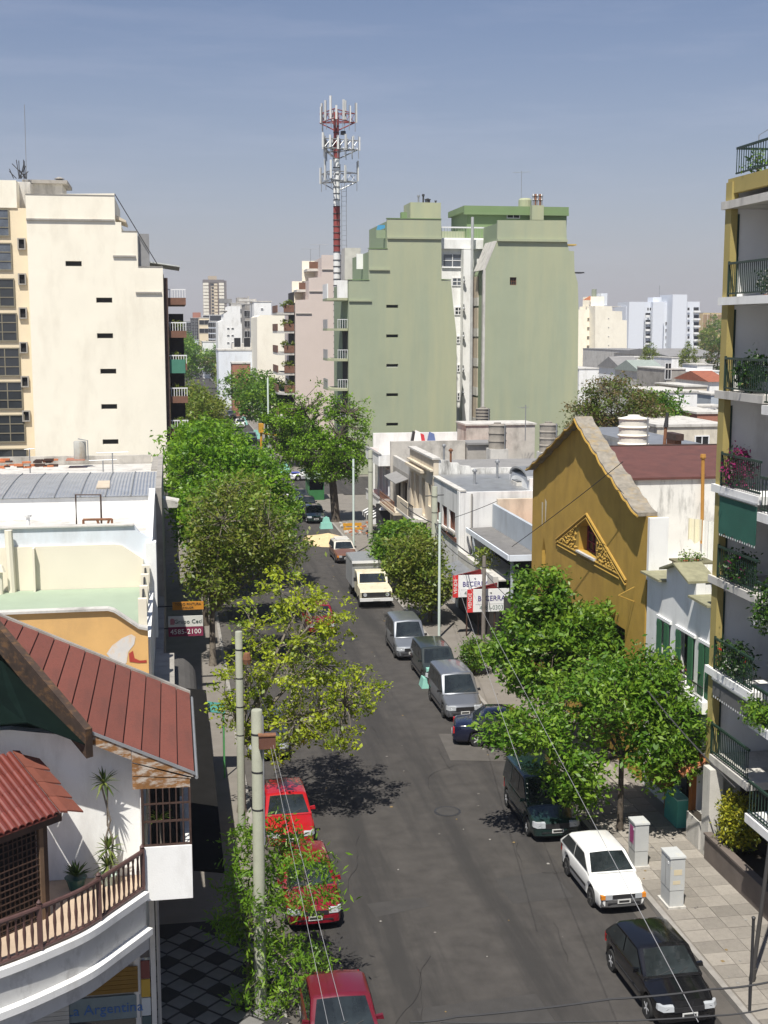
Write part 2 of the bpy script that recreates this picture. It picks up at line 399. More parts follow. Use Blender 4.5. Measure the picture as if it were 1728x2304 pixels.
def shrub(name, label, loc, rad, clumps, per, size, mats, seed, cat='plant', sig=.12, group=None, tones=(.4, .35, .25), zc=None, pot=None, asp=.5):
    rng = np.random.default_rng(seed); T = thing(name, label, cat, loc, group=group)
    zc = zc if zc is not None else rad[2]
    d = rng.normal(size=(clumps, 3)); d /= np.linalg.norm(d, axis=1)[:, None]
    cen = d * np.array(rad) * (rng.uniform(.5, 1, (clumps, 1))) + np.array([0, 0, zc])
    v, t = leaves(rng, cen, sig, per, size, np.array(tones), asp=asp)
    o = bpy.data.objects.new('foliage', leafmesh('foliage', v, t, mats)); COL.objects.link(o); o.parent = T
    st = MB()
    for i in range(5): st.tube([(0, 0, 0), tuple(cen[i] * np.array((.5, .5, .6))), tuple(cen[i])], [.02, .015, .006], 5)
    part_local(T, 'stem', st, bark)
    if pot: part_local(T, 'pot', MB().lathe(0, 0, [(pot*.7, -pot*1.5), (pot, 0), (pot*1.1, .02), (pot*.9, .03)], 12), terracotta)
    return T
def part_local(T, name, mb, mats, label=None, smooth=False):
    me = mb.mesh(name, mats, smooth=smooth); o = bpy.data.objects.new(name, me); COL.objects.link(o); o.parent = T
    WLOC[o.name] = Vector((0, 0, 0))
    return setp(o, label)
FONT = bpy.data.fonts.new if False else None
def text(T, name, body, loc, size, m, rot=(R(90), 0, 0), align='CENTER', sx=1.0, ext=.004):
    cu = bpy.data.curves.new(name, 'FONT'); cu.body = body; cu.size = size; cu.align_x = align; cu.align_y = 'CENTER'
    cu.extrude = ext; cu.resolution_u = 2
    o = bpy.data.objects.new(name, cu); COL.objects.link(o)
    dg = bpy.context.evaluated_depsgraph_get(); me = bpy.data.meshes.new_from_object(o.evaluated_get(dg))
    bpy.data.objects.remove(o); me.materials.clear(); me.materials.append(m)
    q = bpy.data.objects.new(name, me); COL.objects.link(q); q.parent = T
    q.location = Vector(loc) - WLOC.get(T.name, Vector((0,0,0))); q.rotation_euler = rot; q.scale = (sx, 1, 1)
    return q

from mathutils.geometry import tessellate_polygon
def polywall(m, ax, outer, holes, p, t=.3, sgn=1):
    """flat wall of any outline with any openings; ax 'x' outline is (x, z) at y=p, ax 'y' outline is (y, z) at x=p"""
    loops = [outer] + holes
    flat = [q for lp in loops for q in lp]
    tris = tessellate_polygon([[Vector((a, b, 0)) for a, b in lp] for lp in loops])
    P = (lambda q, d: (q[0], p + d*sgn, q[1])) if ax == 'x' else (lambda q, d: (p + d*sgn, q[0], q[1]))
    for d in (0, t):
        m.add([P(q, d) for q in flat], [tuple(tr) for tr in tris])
    for lp in loops:
        n = len(lp)
        for i in range(n): m.quad(P(lp[i], 0), P(lp[(i+1) % n], 0), P(lp[(i+1) % n], t), P(lp[i], t))
    return m
def slit(T, u, z, y, w, h, frame, pane=None, bars=0):
    """small slit window: dark pane deep in its opening and a thin sill"""
    return window(T, u, y + .12, z, w, h, 'S', frame, pane or dark, nx=max(1, bars), t=.05, depth=.10)

# ================================================================== THE SETTING
def sheet(name, x0, x1, y0, y1, z, m, kind='structure'):
    return solo(name, MB().quad((x0,y0,z),(x1,y0,z),(x1,y1,z),(x0,y1,z)), m, kind=kind)
sheet('ground', -2500, 2500, -120, 5000, -.03, earth)
XK0, XK1 = 2.2, 12.1
sheet('road', XK0, XK1, -20, 900, 0, asphalt)
sheet('cross_road', -260, 260, 115.8, 130.0, .004, asphalt)
sheet('near_cross_road', -40, 60, 6.5, 18.0, .004, asphalt)
def pavement(name, x0, x1, y0, y1, m=paving, kerb=None):
    o = solo(name, MB().box(x0, x1, y0, y1, -.02, .13), m, kind='structure')
    if kerb:
        for k0, k1 in kerb:
            mb = MB(); y = y0
            mb.box(k0, k1, y0, y1, -.02, .136)
            part(o, 'kerb', mb, kerbmat)
    return o
pr = pavement('pavement', XK1 + .15, 15.3, 19, 115.5, kerb=[(XK1, XK1 + .148)])
pl = pavement('pavement', -1.0, XK0 - .15, 19, 115.5, kerb=[(XK0 - .148, XK0)])
pavement('far_pavement', XK1 + .15, 18.5, 130.3, 700, kerb=[(XK1, XK1 + .148)])
pavement('far_pavement', -1.0, XK0 - .15, 130.3, 700, kerb=[(XK0 - .148, XK0)])
# paving slabs of the right pavement, each its own piece
rs = random.Random(4)
sm = MB().box(-.292, .292, -.292, .292, 0, .014).mesh('paving_slab', slabmat)
for j in range(34):
    for i in range(4):
        if (j > 26 and i == 0): continue
        o = inst(pr, 'paving_slab', sm, (12.58 + i*.6, 23.6 + j*.6, .13 + rs.uniform(-.004, .003)))
        o.rotation_euler = (rs.uniform(-.006, .006), rs.uniform(-.006, .006), rs.choice((0, math.pi)))
# diamond tiles of the left pavement by the corner shop
dm = MB().prismZ([(-.29, 0), (0, -.29), (.29, 0), (0, .29)], 0, .012).mesh('pavement_tile', tilepale)
dk = MB().prismZ([(-.29, 0), (0, -.29), (.29, 0), (0, .29)], 0, .010).mesh('pavement_tile', tiledark)
solo('tiled_corner', MB().box(-1.0, XK0 - .16, 19.2, 31.2, .126, .138), tiledark, kind='structure')
tcorner = bpy.data.objects['tiled_corner']; WLOC['tiled_corner'] = Vector(tcorner.location)
for j in range(26):
    for i in range(5):
        x = -.7 + i*.6 + (.3 if j % 2 else 0); y = 21.2 + j*.38
        inst(tcorner, 'pavement_tile', dm if (i + j//2) % 2 or j % 2 == 0 else dk, (x, y, .138))
# worn patches, covers and markings
def patch(name, pts, z, m): return solo(name, MB().quad(*[(x, y, z) for x, y in pts]), m, kind='structure')
asph2 = mat('darker asphalt patch', (.046, .043, .041), var=.15, scale=2, bump=.3)
asph3 = mat('pale asphalt patch', (.088, .080, .072), var=.15, scale=2, bump=.3)
patch('road_patch', [(8.6,31.2),(10.3,31.3),(10.2,33.0),(8.5,32.8)], .004, asph2)
patch('road_patch', [(5.2,25.0),(8.0,25.2),(7.9,26.6),(5.1,26.4)], .004, asph2)
patch('road_patch', [(4.9,31.0),(6.4,31.4),(6.3,32.0),(4.8,31.8)], .004, asph2)
patch('road_patch', [(4.5,73.5),(7.4,73.9),(7.3,76.6),(4.4,76.2)], .004, asph2)
patch('gutter', [(11.55,19),(12.09,19),(12.09,115),(11.55,115)], .005, asph3)
patch('gutter', [(2.21,19),(2.7,19),(2.7,115),(2.21,115)], .005, asph3)
patch('driveway', [(9.4,42.6),(12.1,42.0),(12.1,45.2),(9.6,45.6)], .009, asph3)
for (x, y), lb in (((8.28, 37.9), 'dark round manhole cover in the lane beside the dark green van'), ((8.4, 60.9), 'dark manhole cover in the lane beside the pale silver van')):
    t = thing('manhole_cover', lb, 'manhole cover', (x, y, .004), group='manhole covers in the road')
    part(t, 'cover', MB().lathe(x, y, [(.36, .004), (.36, .014), (.33, .016)], 16), asph2)
    part(t, 'rim', MB().lathe(x, y, [(.43, .003), (.43, .008)], 16), ironblack)
for k in range(9):
    patch('crossing_stripe', [(2.9 + k*1.02, 116.4), (3.4 + k*1.02, 116.4), (3.4 + k*1.02, 119.0), (2.9 + k*1.02, 119.0)], .012, paintwhite)
for k in range(7):
    patch('crossing_stripe', [(3.1 + k*1.3, 205.0), (3.8 + k*1.3, 205.0), (3.8 + k*1.3, 207.5), (3.1 + k*1.3, 207.5)], .012, paintwhite)

# ================================================================== RIGHT: APARTMENT BLOCK WITH BALCONIES
T = thing('apartment_building', 'apartment block with green railed balconies and an ochre corner column at the right edge', 'building', (16.5, 28, 0))
ZS = [3.05, 5.52, 8.14, 10.72, 13.32, 15.85, 18.40]
part(T, 'column', MB().box(14.95, 15.14, 33.36, 33.74, 2.7, 18.9), olivecol)
part(T, 'partition_wall', MB().box(15.145, 24, 33.42, 33.70, .13, 18.9), white)
ph = [(31.2, 32.6, z + .25, z + 2.1) for z in ZS[:-1]] + [(27.0, 28.6, z + .25, z + 2.1) for z in ZS[:-1]] + [(23.5, 25.2, z + .25, z + 2.1) for z in ZS[:-1]]
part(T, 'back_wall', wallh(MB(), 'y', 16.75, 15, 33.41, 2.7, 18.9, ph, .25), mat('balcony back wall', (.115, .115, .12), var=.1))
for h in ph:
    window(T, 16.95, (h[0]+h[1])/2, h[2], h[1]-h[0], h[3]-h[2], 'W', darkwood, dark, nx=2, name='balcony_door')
part(T, 'roof', MB().box(15.2, 24, 15, 33.41, 18.92, 19.0), roofgrey)
part(T, 'roof_parapet', MB().box(15.0, 15.19, 15, 33.74, 18.60, 19.0).box(15.2, 24, 33.42, 33.74, 18.91, 19.05), olivecol)
for k, z in enumerate(ZS):
    part(T, 'balcony_slab', MB().box(14.86, 16.74, 30.85 if k < 5 else 15, 33.82 if k else 33.30, z - .21, z), white if k % 2 else paleconc)
    if k < 5: part(T, 'balcony_slab', MB().box(14.05, 16.735, 15, 29.22, z - .36, z - .14), white)
rail_z = ZS[:6]
for k, z in enumerate(rail_z):
    y0, y1 = (30.9, 33.3) if k < 5 else (26, 33.3)
    rl = part(T, 'railing', MB().box(14.89, 14.95, y0, y1, z + .86, z + .92).box(14.90, 14.94, y0, y1, z + .07, z + .11), irongreen)
    bars_y(rl, 14.92, y0 + .05, y1 - .02, z + .11, z + .86, .115, irongreen, 'baluster', .009)
    part(T, 'railing_post', MB().box(14.90, 14.95, y1 - .02, y1 + .04, z, z + .95), irongreen)
    if k < 5:
        r2 = part(T, 'railing', MB().box(14.08, 14.14, 20, 29.18, z + .68, z + .74).box(14.09, 14.13, 20, 29.18, z - .08, z - .04), irongreen)
        bars_y(r2, 14.11, 25, 29.1, z - .04, z + .68, .16, irongreen, 'baluster', .010)
    part(T, 'downpipe', MB().box(15.15, 15.20, 33.36, 33.41, z, z + 2.2), irongreen)
# roof railing
rl = part(T, 'roof_railing', MB().box(15.0, 15.05, 22, 33.3, 19.72, 19.78).box(15.0, 15.04, 22, 33.3, 19.08, 19.12).box(15.05, 18, 33.27, 33.3, 19.72, 19.78), irongreen)
bars_y(rl, 15.02, 24, 33.28, 19.1, 19.72, .14, irongreen, 'baluster', .009)
part(T, 'aerial', MB().tube([(15.3, 32.6, 19), (15.3, 32.6, 20.0), (15.5, 32.4, 20.15), (15.9, 32.1, 20.1)], .012, 5), irongrey)
# entrance level
part(T, 'entrance_pillar', MB().box(14.72, 15.12, 32.86, 33.34, .13, 2.72), paleconc)
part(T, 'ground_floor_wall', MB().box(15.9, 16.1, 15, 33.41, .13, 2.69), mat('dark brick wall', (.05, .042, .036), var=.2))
part(T, 'planter_wall', MB().box(14.62, 14.78, 22, 32.85, .13, .86).box(14.58, 14.82, 22, 32.85, .862, .92), mat('brown garden wall', (.14, .115, .10), var=.15))
part(T, 'planting_bed', MB().box(14.79, 15.89, 22, 32.85, .13, .62), mat('dark soil', (.035, .028, .02)))
# drop awnings of two balconies
gaw = mat('green canvas', (.020, .105, .075), var=.15, scale=1)
def dropawn(z0, z1, y0, y1, m, lb):
    t = thing('drop_awning', lb, 'awning', (14.85, (y0+y1)/2, z0))
    mb = MB(); n = 9
    mb.prismX([(y0, z1), (y1, z1), (y1, z0 + .12)] + [(y1 - (y1-y0)*(i + .5)/n*1.0, z0 + (.0 if i % 2 == 0 else .12)) for i in range(n)] + [(y0, z0 + .12)], 14.845, 14.855)
    part(t, 'canvas', mb, m); part(t, 'roller', MB().tube([(14.85, y0, z1), (14.85, y1, z1)], .05, 8), irongrey)
    e = MB()
    for i in range(16): e.box(14.838, 14.842, y0 + (y1-y0)*i/16 + .02, y0 + (y1-y0)*(i+.5)/16, z0 + .02, z0 + .07)
    part(t, 'white_trim', e, aluminium)
dropawn(9.35, 10.50, 30.9, 33.2, gaw, 'dark green scalloped awning lowered over the balcony under the magenta flowers')
dropawn(4.75, 5.28, 30.9, 33.2, mat('grey canvas', (.12, .12, .12)), 'grey awning with white edging rolled below the red flower balcony')
sh = shrub
sh('flowering_plant', 'magenta bougainvillea growing through the railing of the fourth balcony', (15.15, 32.7, 10.72), (.28, .45, .55), 60, 18, .05, LP, 3, tones=(.62, .2, .18))
sh('balcony_plant', 'small potted plant behind the roof railing at the right edge', (15.25, 32.5, 19.0), (.18, .25, .3), 24, 10, .05, LG, 4, pot=.13)
sh('balcony_plant', 'leafy plants with a red flower behind the low balcony railing', (15.1, 32.3, 5.52), (.25, .9, .55), 80, 14, .055, [LP[1], LP[2], leafmat('red petal', (.5, .03, .02))], 5, tones=(.5, .44, .06))
sh('balcony_plant', 'dark foliage along the balcony below the green awning', (15.1, 32.2, 8.14), (.22, .8, .45), 70, 14, .055, LP[1:] + [LP[0]], 6, tones=(.6, .35, .05))
sh('balcony_plant', 'potted shrubs with pale flowers on the balcony third from the top', (15.2, 32.2, 13.32), (.25, .9, .55), 60, 14, .06, LP[1:] + [leafmat('cream petal', (.5, .42, .2))], 7, tones=(.5, .46, .04))
sh('balcony_plant', 'white flowering pot plant on the second balcony from the top', (15.3, 31.7, 15.85), (.2, .3, .35), 30, 12, .05, [leafmat('white petal', (.6, .6, .55)), LP[1], LP[2]], 8, tones=(.3, .4, .3), pot=.13)
sh('balcony_plant', 'trailing green plants over the edge of the nearer balcony', (14.15, 28.7, 5.25), (.25, .7, .35), 60, 14, .06, LG, 9)
sh('balcony_plant', 'creeper spilling from the upper nearer balcony at the right edge', (14.12, 28.6, 7.75), (.25, .6, .6), 60, 14, .06, LP[1:] + [LG[0]], 10)
sh('golden_hedge', 'rounded golden privet hedge beside the stone entrance pillar', (15.15, 31.9, .6), (.48, .75, .92), 170, 26, .05, LH, 11, cat='hedge', sig=.10)
sh('garden_shrub', 'small yellow flowering shrub in the bed by the low garden wall', (15.1, 28.6, .6), (.25, .3, .25), 40, 14, .04, LH, 12)

# ================================================================== RIGHT: WHITE HOUSE WITH GREEN SHUTTERS
T = thing('white_house', 'small white two storey house with green shutters and a stepped pediment', 'house', (18, 36.5, 0))
prof = [(33.76,.13),(39.05,.13),(39.05,7.2),(37.45,7.2),(37.45,7.6),(36.35,7.95),(35.15,7.6),(35.15,7.2),(33.76,7.18)]
H3 = [(37.02,37.96,4.50,5.96),(35.12,36.40,4.48,5.98),(33.84,34.66,4.42,5.98)]
holes = [[(a,c_),(b,c_),(b,d),(a,d)] for a,b,c_,d in H3] + [[(36.9,.6),(38.6,.6),(38.6,2.6),(36.9,2.6)],[(34.9,.3),(36.3,.3),(36.3,2.5),(34.9,2.5)],[(33.9,.2),(34.6,.2),(34.6,2.4),(33.9,2.4)]]
part(T, 'facade', polywall(MB(), 'y', prof, holes, 15.1, .28), white)
cop = MB()
for a, b in zip(prof[2:-1], prof[3:]):
    if abs(a[0]-b[0]) < .01: continue
    cop.prism([(14.84, a[0], a[1]+.003), (14.84, b[0], b[1]+.003), (15.75, b[0], b[1]+.003), (15.75, a[0], a[1]+.003)],
              [(14.84, a[0], a[1]+.07), (14.84, b[0], b[1]+.07), (15.75, b[0], b[1]+.07), (15.75, a[0], a[1]+.07)])
part(T, 'coping', cop, mat('lichen grey coping', (.25, .24, .15), var=.2, scale=5))
part(T, 'parapet_back', MB().box(15.385, 15.74, 35.15, 37.45, 6.4, 7.55).box(15.385, 15.74, 33.76, 35.14, 6.4, 7.17).box(15.385, 15.74, 37.46, 39.05, 6.4, 7.19), white)
part(T, 'roof_terrace', MB().box(15.39, 24, 33.76, 46, 6.2, 6.35), paleconc)
part(T, 'body', MB().box(15.39, 24, 33.76, 39.05, .13, 6.19), white)
part(T, 'roof_coping_block', MB().box(15.76, 16.5, 34.2, 36.9, 6.36, 7.3), mat('lichen grey coping', (0,0,0)))
shut = mat('green louvred shutter', (.022, .105, .045), var=.15, scale=8, wave=('Z', 14))
for a, b, c_, d in H3:
    window(T, 15.32, (a+b)/2, c_, b-a, d-c_, 'W', aluminium, dark, nx=2)
    for s, yy in ((1, a), (-1, b)):
        part(T, 'shutter', MB().box(15.02, 15.06, min(yy, yy + s*.34), max(yy, yy + s*.34), c_ + .03, d - .04), shut)
    part(T, 'window_surround', MB().box(15.03, 15.098, a - .1, b + .1, d, d + .09), white)
    part(T, 'window_sill', MB().box(14.78, 15.098, a - .12, b + .12, c_ - .34, c_ - .002), white)
    bc = part(T, 'window_guard', MB().box(14.80, 14.83, a - .05, b + .05, c_ + .40, c_ + .43), ironblack)
    bars_y(bc, 14.815, a, b, c_, c_ + .41, .09, ironblack, 'guard_bar', .007)
tq = mat('turquoise paint', (.10, .42, .34), var=.1)
part(T, 'shop_front', MB().box(15.0, 15.3, 36.92, 38.58, .6, 1.0).box(15.32, 15.36, 36.92, 38.58, 1.0, 2.6), mat('orange brown paint', (.36, .13, .03), var=.15))
part(T, 'door', MB().box(15.3, 15.35, 33.92, 34.58, .2, 2.4), dark)
part(T, 'shop_window', MB().box(15.3, 15.35, 34.9, 36.3, .3, 2.5), glass)
part(T, 'shop_column', MB().box(14.96, 15.12, 36.35, 36.75, .13, 2.75), mat('orange brown paint', (0,0,0)))
part(T, 'shop_column', MB().box(14.96, 15.12, 34.64, 34.86, .13, 2.75), mat('orange brown paint', (0,0,0)))
t = thing('shop_awning', 'turquoise awning with zigzag edge over the shop door', 'awning', (14.7, 35.6, 2.2))
mb = MB(); mb.prism([(15.09, 34.95, 2.78), (15.09, 36.3, 2.78), (14.35, 36.3, 2.28), (14.35, 34.95, 2.28)], [(15.09, 34.95, 2.80), (15.09, 36.3, 2.80), (14.35, 36.3, 2.30), (14.35, 34.95, 2.30)])
part(t, 'canvas', mb, tq)
mb = MB()
for i in range(9): y = 34.95 + i*.15; mb.prismX([(y, 2.29), (y + .15, 2.29), (y + .075, 2.14)], 14.345, 14.352)
part(t, 'zigzag_edge', mb, tq)
t = thing('tiled_canopy', 'small terracotta tiled canopy over the door next to the turquoise awning', 'canopy', (14.7, 34.3, 2.3))
part(t, 'frame', MB().prism([(15.09, 33.8, 2.62), (15.09, 34.75, 2.62), (14.3, 34.75, 2.2), (14.3, 33.8, 2.2)], [(15.09, 33.8, 2.66), (15.09, 34.75, 2.66), (14.3, 34.75, 2.24), (14.3, 33.8, 2.24)]), wood)
tl = MB().tube([(0, 0, 0), (.28, 0, .15)], .075, 8).mesh('roof_tile', terracotta)
for i in range(3):
    for j in range(7): inst(t, 'roof_tile', tl, (14.28 + i*.26, 33.87 + j*.135, 2.27 + i*.138))
t = thing('freezer_chest', 'turquoise chest standing in the shop doorway', 'freezer', (14.9, 35.6, .13))
part(t, 'body', MB().box(14.72, 15.08, 35.1, 36.1, .13, .98), tq); part(t, 'lid', MB().box(14.70, 15.09, 35.08, 36.12, .985, 1.03), mat('pale turquoise lid', (.35, .62, .55)))
t = thing('door_planter', 'grey stone planter box at the foot of the white house', 'planter', (14.9, 34.2, .13))
part(t, 'box', MB().box(14.72, 15.06, 33.5, 34.4, .13, .95), paleconc); part(t, 'soil', MB().box(14.76, 15.02, 33.54, 34.36, .952, .97), mat('dark soil', (0,0,0)))
shrub('window_plant', 'red leaved plant on the sill of the middle green shutter window', (14.92, 36.1, 4.5), (.15, .3, .3), 30, 12, .05, [leafmat('red leaf', (.20, .045, .04)), LG[0], LG[2]], 14)
# terrace behind: stained wall, laundry, plants
T = thing('stained_house', 'house with purple brown roof and black stained white wall behind the mustard gable', 'house', (20.5, 49, 0))
part(T, 'wall', MB().box(16.6, 30, 46, 46.3, .1, 9.36), whited)
part(T, 'side_wall', MB().box(16.6, 16.85, 46.31, 53, .1, 9.3), whited)
part(T, 'roof', MB().prismX([(45.9, 9.37), (45.9, 9.46), (53.0, 9.98), (53.0, 9.89)], 16.55, 30), purple)
part(T, 'ridge', MB().box(16.5, 30, 53.01, 53.2, 9.85, 10.02), darkwood)
t = thing('flue_pipe', 'tall ochre painted flue pipe on the stained white wall', 'pipe', (22.1, 45.8, 6.3))
part(t, 'pipe', MB().tube([(19.86, 45.86, 6.9), (19.79, 45.86, 10.15)], .07, 8), ochrepipe)
part(t, 'cap', MB().lathe(19.79, 45.86, [(.10, 10.15), (.12, 10.2), (.10, 10.32)], 8), ochrepipe)
def cloth(t, name, a, b, drop, m, n=8, amp=.05):
    mb = MB()
    for i in range(n):
        u0, u1 = i/n, (i+1)/n
        P = lambda u, d: (a[0]+(b[0]-a[0])*u, a[1] + amp*math.sin(u*14), a[2]+(b[2]-a[2])*u - d)
        mb.quad(P(u0, 0), P(u1, 0), P(u1, drop*(1 - .1*math.sin(u1*9))), P(u0, drop*(1 - .1*math.sin(u0*9))))
    part(t, name, mb, m, smooth=True)
t = thing('laundry', 'cream towel pegged out against the stained white wall', 'laundry', (18.6, 44.5, 6.9)); cloth(t, 'towel', (18.72,44.5,8.1), (19.27,44.5,8.03), .85, mat('cream cloth', (.72, .68, .50), var=.08))
t = thing('laundry', 'long white sheet hanging on the terrace next to the balconies', 'laundry', (20.2, 43.5, 6.4)); cloth(t, 'sheet', (18.85,43.5,8.16), (19.34,43.5,8.09), 2.1, mat('white cloth', (.74, .74, .70), var=.06), n=12, amp=.09)
t = thing('terrace_table', 'dark covered table with pots on the terrace of the white house', 'table', (18.0, 40.5, 6.35))
part(t, 'top', MB().box(16.59, 17.85, 40.0, 41.0, 7.22, 7.28), mat('olive table top', (.16, .15, .09)))
for dx in (0, 1): part(t, 'leg', MB().box(16.67 + dx*2.0, 16.78 + dx*2.0, 40.1, 40.9, 6.36, 7.215), darkwood)
for i, px in enumerate((16.94, 17.33)):
    shrub('pot_plant', ('small pot plant on the left half of the terrace table', 'small pot plant on the right half of the terrace table')[i], (px, 40.4, 7.29), (.14, .14, .16), 18, 8, .04, LG, 20 + i, pot=.08)

# ================================================================== RIGHT: MUSTARD GABLE HOUSE
T = thing('gable_house', 'mustard yellow house with a wavy stone edged Dutch gable', 'house', (17, 46, 0))
gl = [(52.64, 9.06), (51.62, 9.43), (50.63, 9.8), (49.58, 10.24), (48.37, 10.71), (47.32, 11.15), (46.58, 11.37), (46.13, 11.65)]
gr = [(46.13, 11.65), (45.29, 11.27), (44.39, 10.87), (43.53, 10.55), (42.85, 10.2), (41.89, 9.92), (41.03, 9.56), (40.35, 9.31), (39.33, 8.99)]
curve = gl + gr[1:]
# scalloped line
line = []
for i, (a, b) in enumerate(zip(curve[:-1], curve[1:])):
    for k in range(4):
        u = k/4; line.append((a[0]+(b[0]-a[0])*u, a[1]+(b[1]-a[1])*u - .07*math.sin(u*math.pi)))
line.append(curve[-1])
outer = [(52.6,.13)] + [(min(y, 52.6), z) for y, z in line] + [(39.2, line[-1][1]), (39.2,.13)]
wh = [(46.25,6.73),(46.22,7.62),(45.32,8.1),(44.25,7.70),(44.2,6.73)]
dh = [(50.85,6.5),(50.55,5.9),(50.55,4.6),(51.05,4.6),(51.05,5.9)]
lw = [(44.3,1.2),(44.3,4.85),(41.0,4.85),(41.0,1.2)]
part(T, 'facade', polywall(MB(), 'y', outer, [wh, dh, lw], 15.1, .36), ochre)
cp = MB()
for a, b in zip(line[:-1], line[1:]):
    cp.prism([(14.80, a[0], a[1]+.01), (14.80, b[0], b[1]+.01), (15.48, b[0], b[1]+.01), (15.48, a[0], a[1]+.01)],
             [(14.80, a[0], a[1]+.13), (14.80, b[0], b[1]+.13), (15.48, b[0], b[1]+.13), (15.48, a[0], a[1]+.13)])
part(T, 'coping', cp, mat('lichened stone coping', (.25, .225, .185), stain=(.34, .24, .10), stain_amt=.7, stain_scale=(2,2,2), var=.25, scale=5, bump=.4))
part(T, 'coping_lip', MB().tube([(14.80, y, z + .02) for y, z in line], .045, 6), mat('mustard ornament', (0,0,0)))
part(T, 'end_wall', MB().box(15.50, 15.74, 39.2, 52.5, 6.0, 7.4).box(15.105, 15.75, 39.02, 39.19, 6.95, 8.98), white)
part(T, 'body', MB().box(15.56, 16.5, 39.21, 52.6, .13, 5.99), ochre)
window(T, 15.5, 45.22, 6.73, 2.0, 1.05, 'W', mat('red window frame', (.20, .03, .035)), glass, nx=3, nz=3, t=.05)
window(T, 15.5, 50.8, 4.6, .5, 1.5, 'W', darkwood, dark)
window(T, 15.5, 42.65, 1.2, 3.25, 3.6, 'W', darkwood, dark, nx=3, nz=2)
fr = MB()
tri = [(49.04, 6.66), (45.31, 8.22), (40.99, 6.55)]
base = [(48.83, 6.63), (41.64, 6.65)]
for P in ([tri[0], tri[1], tri[2]], [base[0], base[1]]):
    fr.tube([(15.085, y, z) for y, z in P], .055, 6)
    fr.tube([(15.075, y, z - .15) for y, z in P], .04, 6)
part(T, 'window_moulding', fr, ochre_orn)
part(T, 'window_sill', MB().box(14.98, 15.40, 44.15, 46.25, 6.66, 6.728), paleconc)
fl = MB(); rg = random.Random(5)
for i in range(260):
    y = rg.uniform(42.2, 48.5); side = y > 46.4 or y < 44.05
    if not side: continue
    top = tri[1][1] - (abs(y - 45.31) / (3.73 if y > 45.3 else 4.29)) * 1.6
    z = rg.uniform(6.72, max(6.75, top - .12)); r0 = rg.uniform(.03, .075)
    fl.lathe(y, z, [(r0*.3, 15.04 - rg.uniform(0, .03)), (r0, 15.07), (r0, 15.099)], 6, axis='X')
part(T, 'carved_relief', fl, ochre_orn, kind='stuff')
part(T, 'paint_run', MB().quad((15.094, 51.2, 7.9), (15.094, 51.0, 7.9), (15.094, 51.05, 6.9), (15.094, 51.15, 6.95)).quad((15.094, 50.75, 8.1), (15.094, 50.5, 8.0), (15.094, 50.6, 7.1), (15.094, 50.68, 7.1)), mat('whitish lime stain', (.62, .55, .40), var=.2, scale=9))
for y, z in ((40.2, 6.0),):
    part(T, 'lamp_bracket', MB().tube([(15.09, y, z), (14.5, y - .1, z + .25)], .02, 5).tube([(15.09, y, z + .5), (14.5, y - .1, z + .25)], .012, 5), ochre_orn)

# ================================================================== RIGHT: LOW SHOPS WITH CANOPY
T = thing('canopy_shop', 'low shop with grey ribbed canopy and bluish parapet panel', 'shop', (17, 60, 0))
part(T, 'parapet_panel', MB().prismX([(53, 4.4), (66.4, 4.4), (66.4, 5.75), (58.5, 5.7), (53, 5.68)], 16.85, 17.02), bluegrey)
cn = MB().prism([(15.55, 66.2, 4.42), (15.45, 57.6, 4.42), (16.84, 57.9, 4.42), (16.84, 66.4, 4.42)], [(15.55, 66.2, 4.50), (15.45, 57.6, 4.50), (16.84, 57.9, 4.50), (16.84, 66.4, 4.50)])
part(T, 'canopy', cn, mat('ribbed dark roofing', (.17, .165, .16), var=.15, scale=3, stain=(.25, .24, .22), stain_amt=.5, wave=('Y', 3)))
part(T, 'canopy_fascia', MB().box(15.36, 15.44, 57.55, 66.25, 4.28, 4.53).box(15.45, 16.84, 57.50, 57.59, 4.25, 4.53), bluewhite)
for y in (65.6, 61.8, 57.8): part(T, 'canopy_post', MB().box(15.6, 15.72, y, y + .12, .13, 4.41), bluegrey)
part(T, 'shop_wall', MB().box(17.03, 17.2, 53, 66.4, .13, 4.39), dark)
part(T, 'cream_wall', MB().box(17.03, 24, 66.0, 66.25, 4.4, 6.04), beige)
part(T, 'tiled_roof', MB().box(17.03, 24, 56, 65.9, 4.55, 4.65), terracotta)
T = thing('shop_row', 'low grey shop parapet with a sloping metal awning below the brown shutter windows', 'wall', (15.3, 63, 0))
part(T, 'parapet', MB().box(15.0, 15.25, 58.8, 66.5, 2.75, 3.28), paleconc)
part(T, 'metal_awning', MB().prism([(15.0, 59, 2.72), (15.0, 66.4, 2.72), (14.0, 66.4, 2.35), (14.0, 59, 2.35)], [(15.0, 59, 2.75), (15.0, 66.4, 2.75), (14.0, 66.4, 2.38), (14.0, 59, 2.38)]), zinc)
part(T, 'flat_roof', MB().box(15.26, 16.8, 58.8, 66.0, 3.05, 3.12), paleconc)
part(T, 'front_wall', MB().box(15.05, 15.22, 53, 66.4, .13, 2.70), mat('dark shop front', (.04, .036, .032), var=.3))

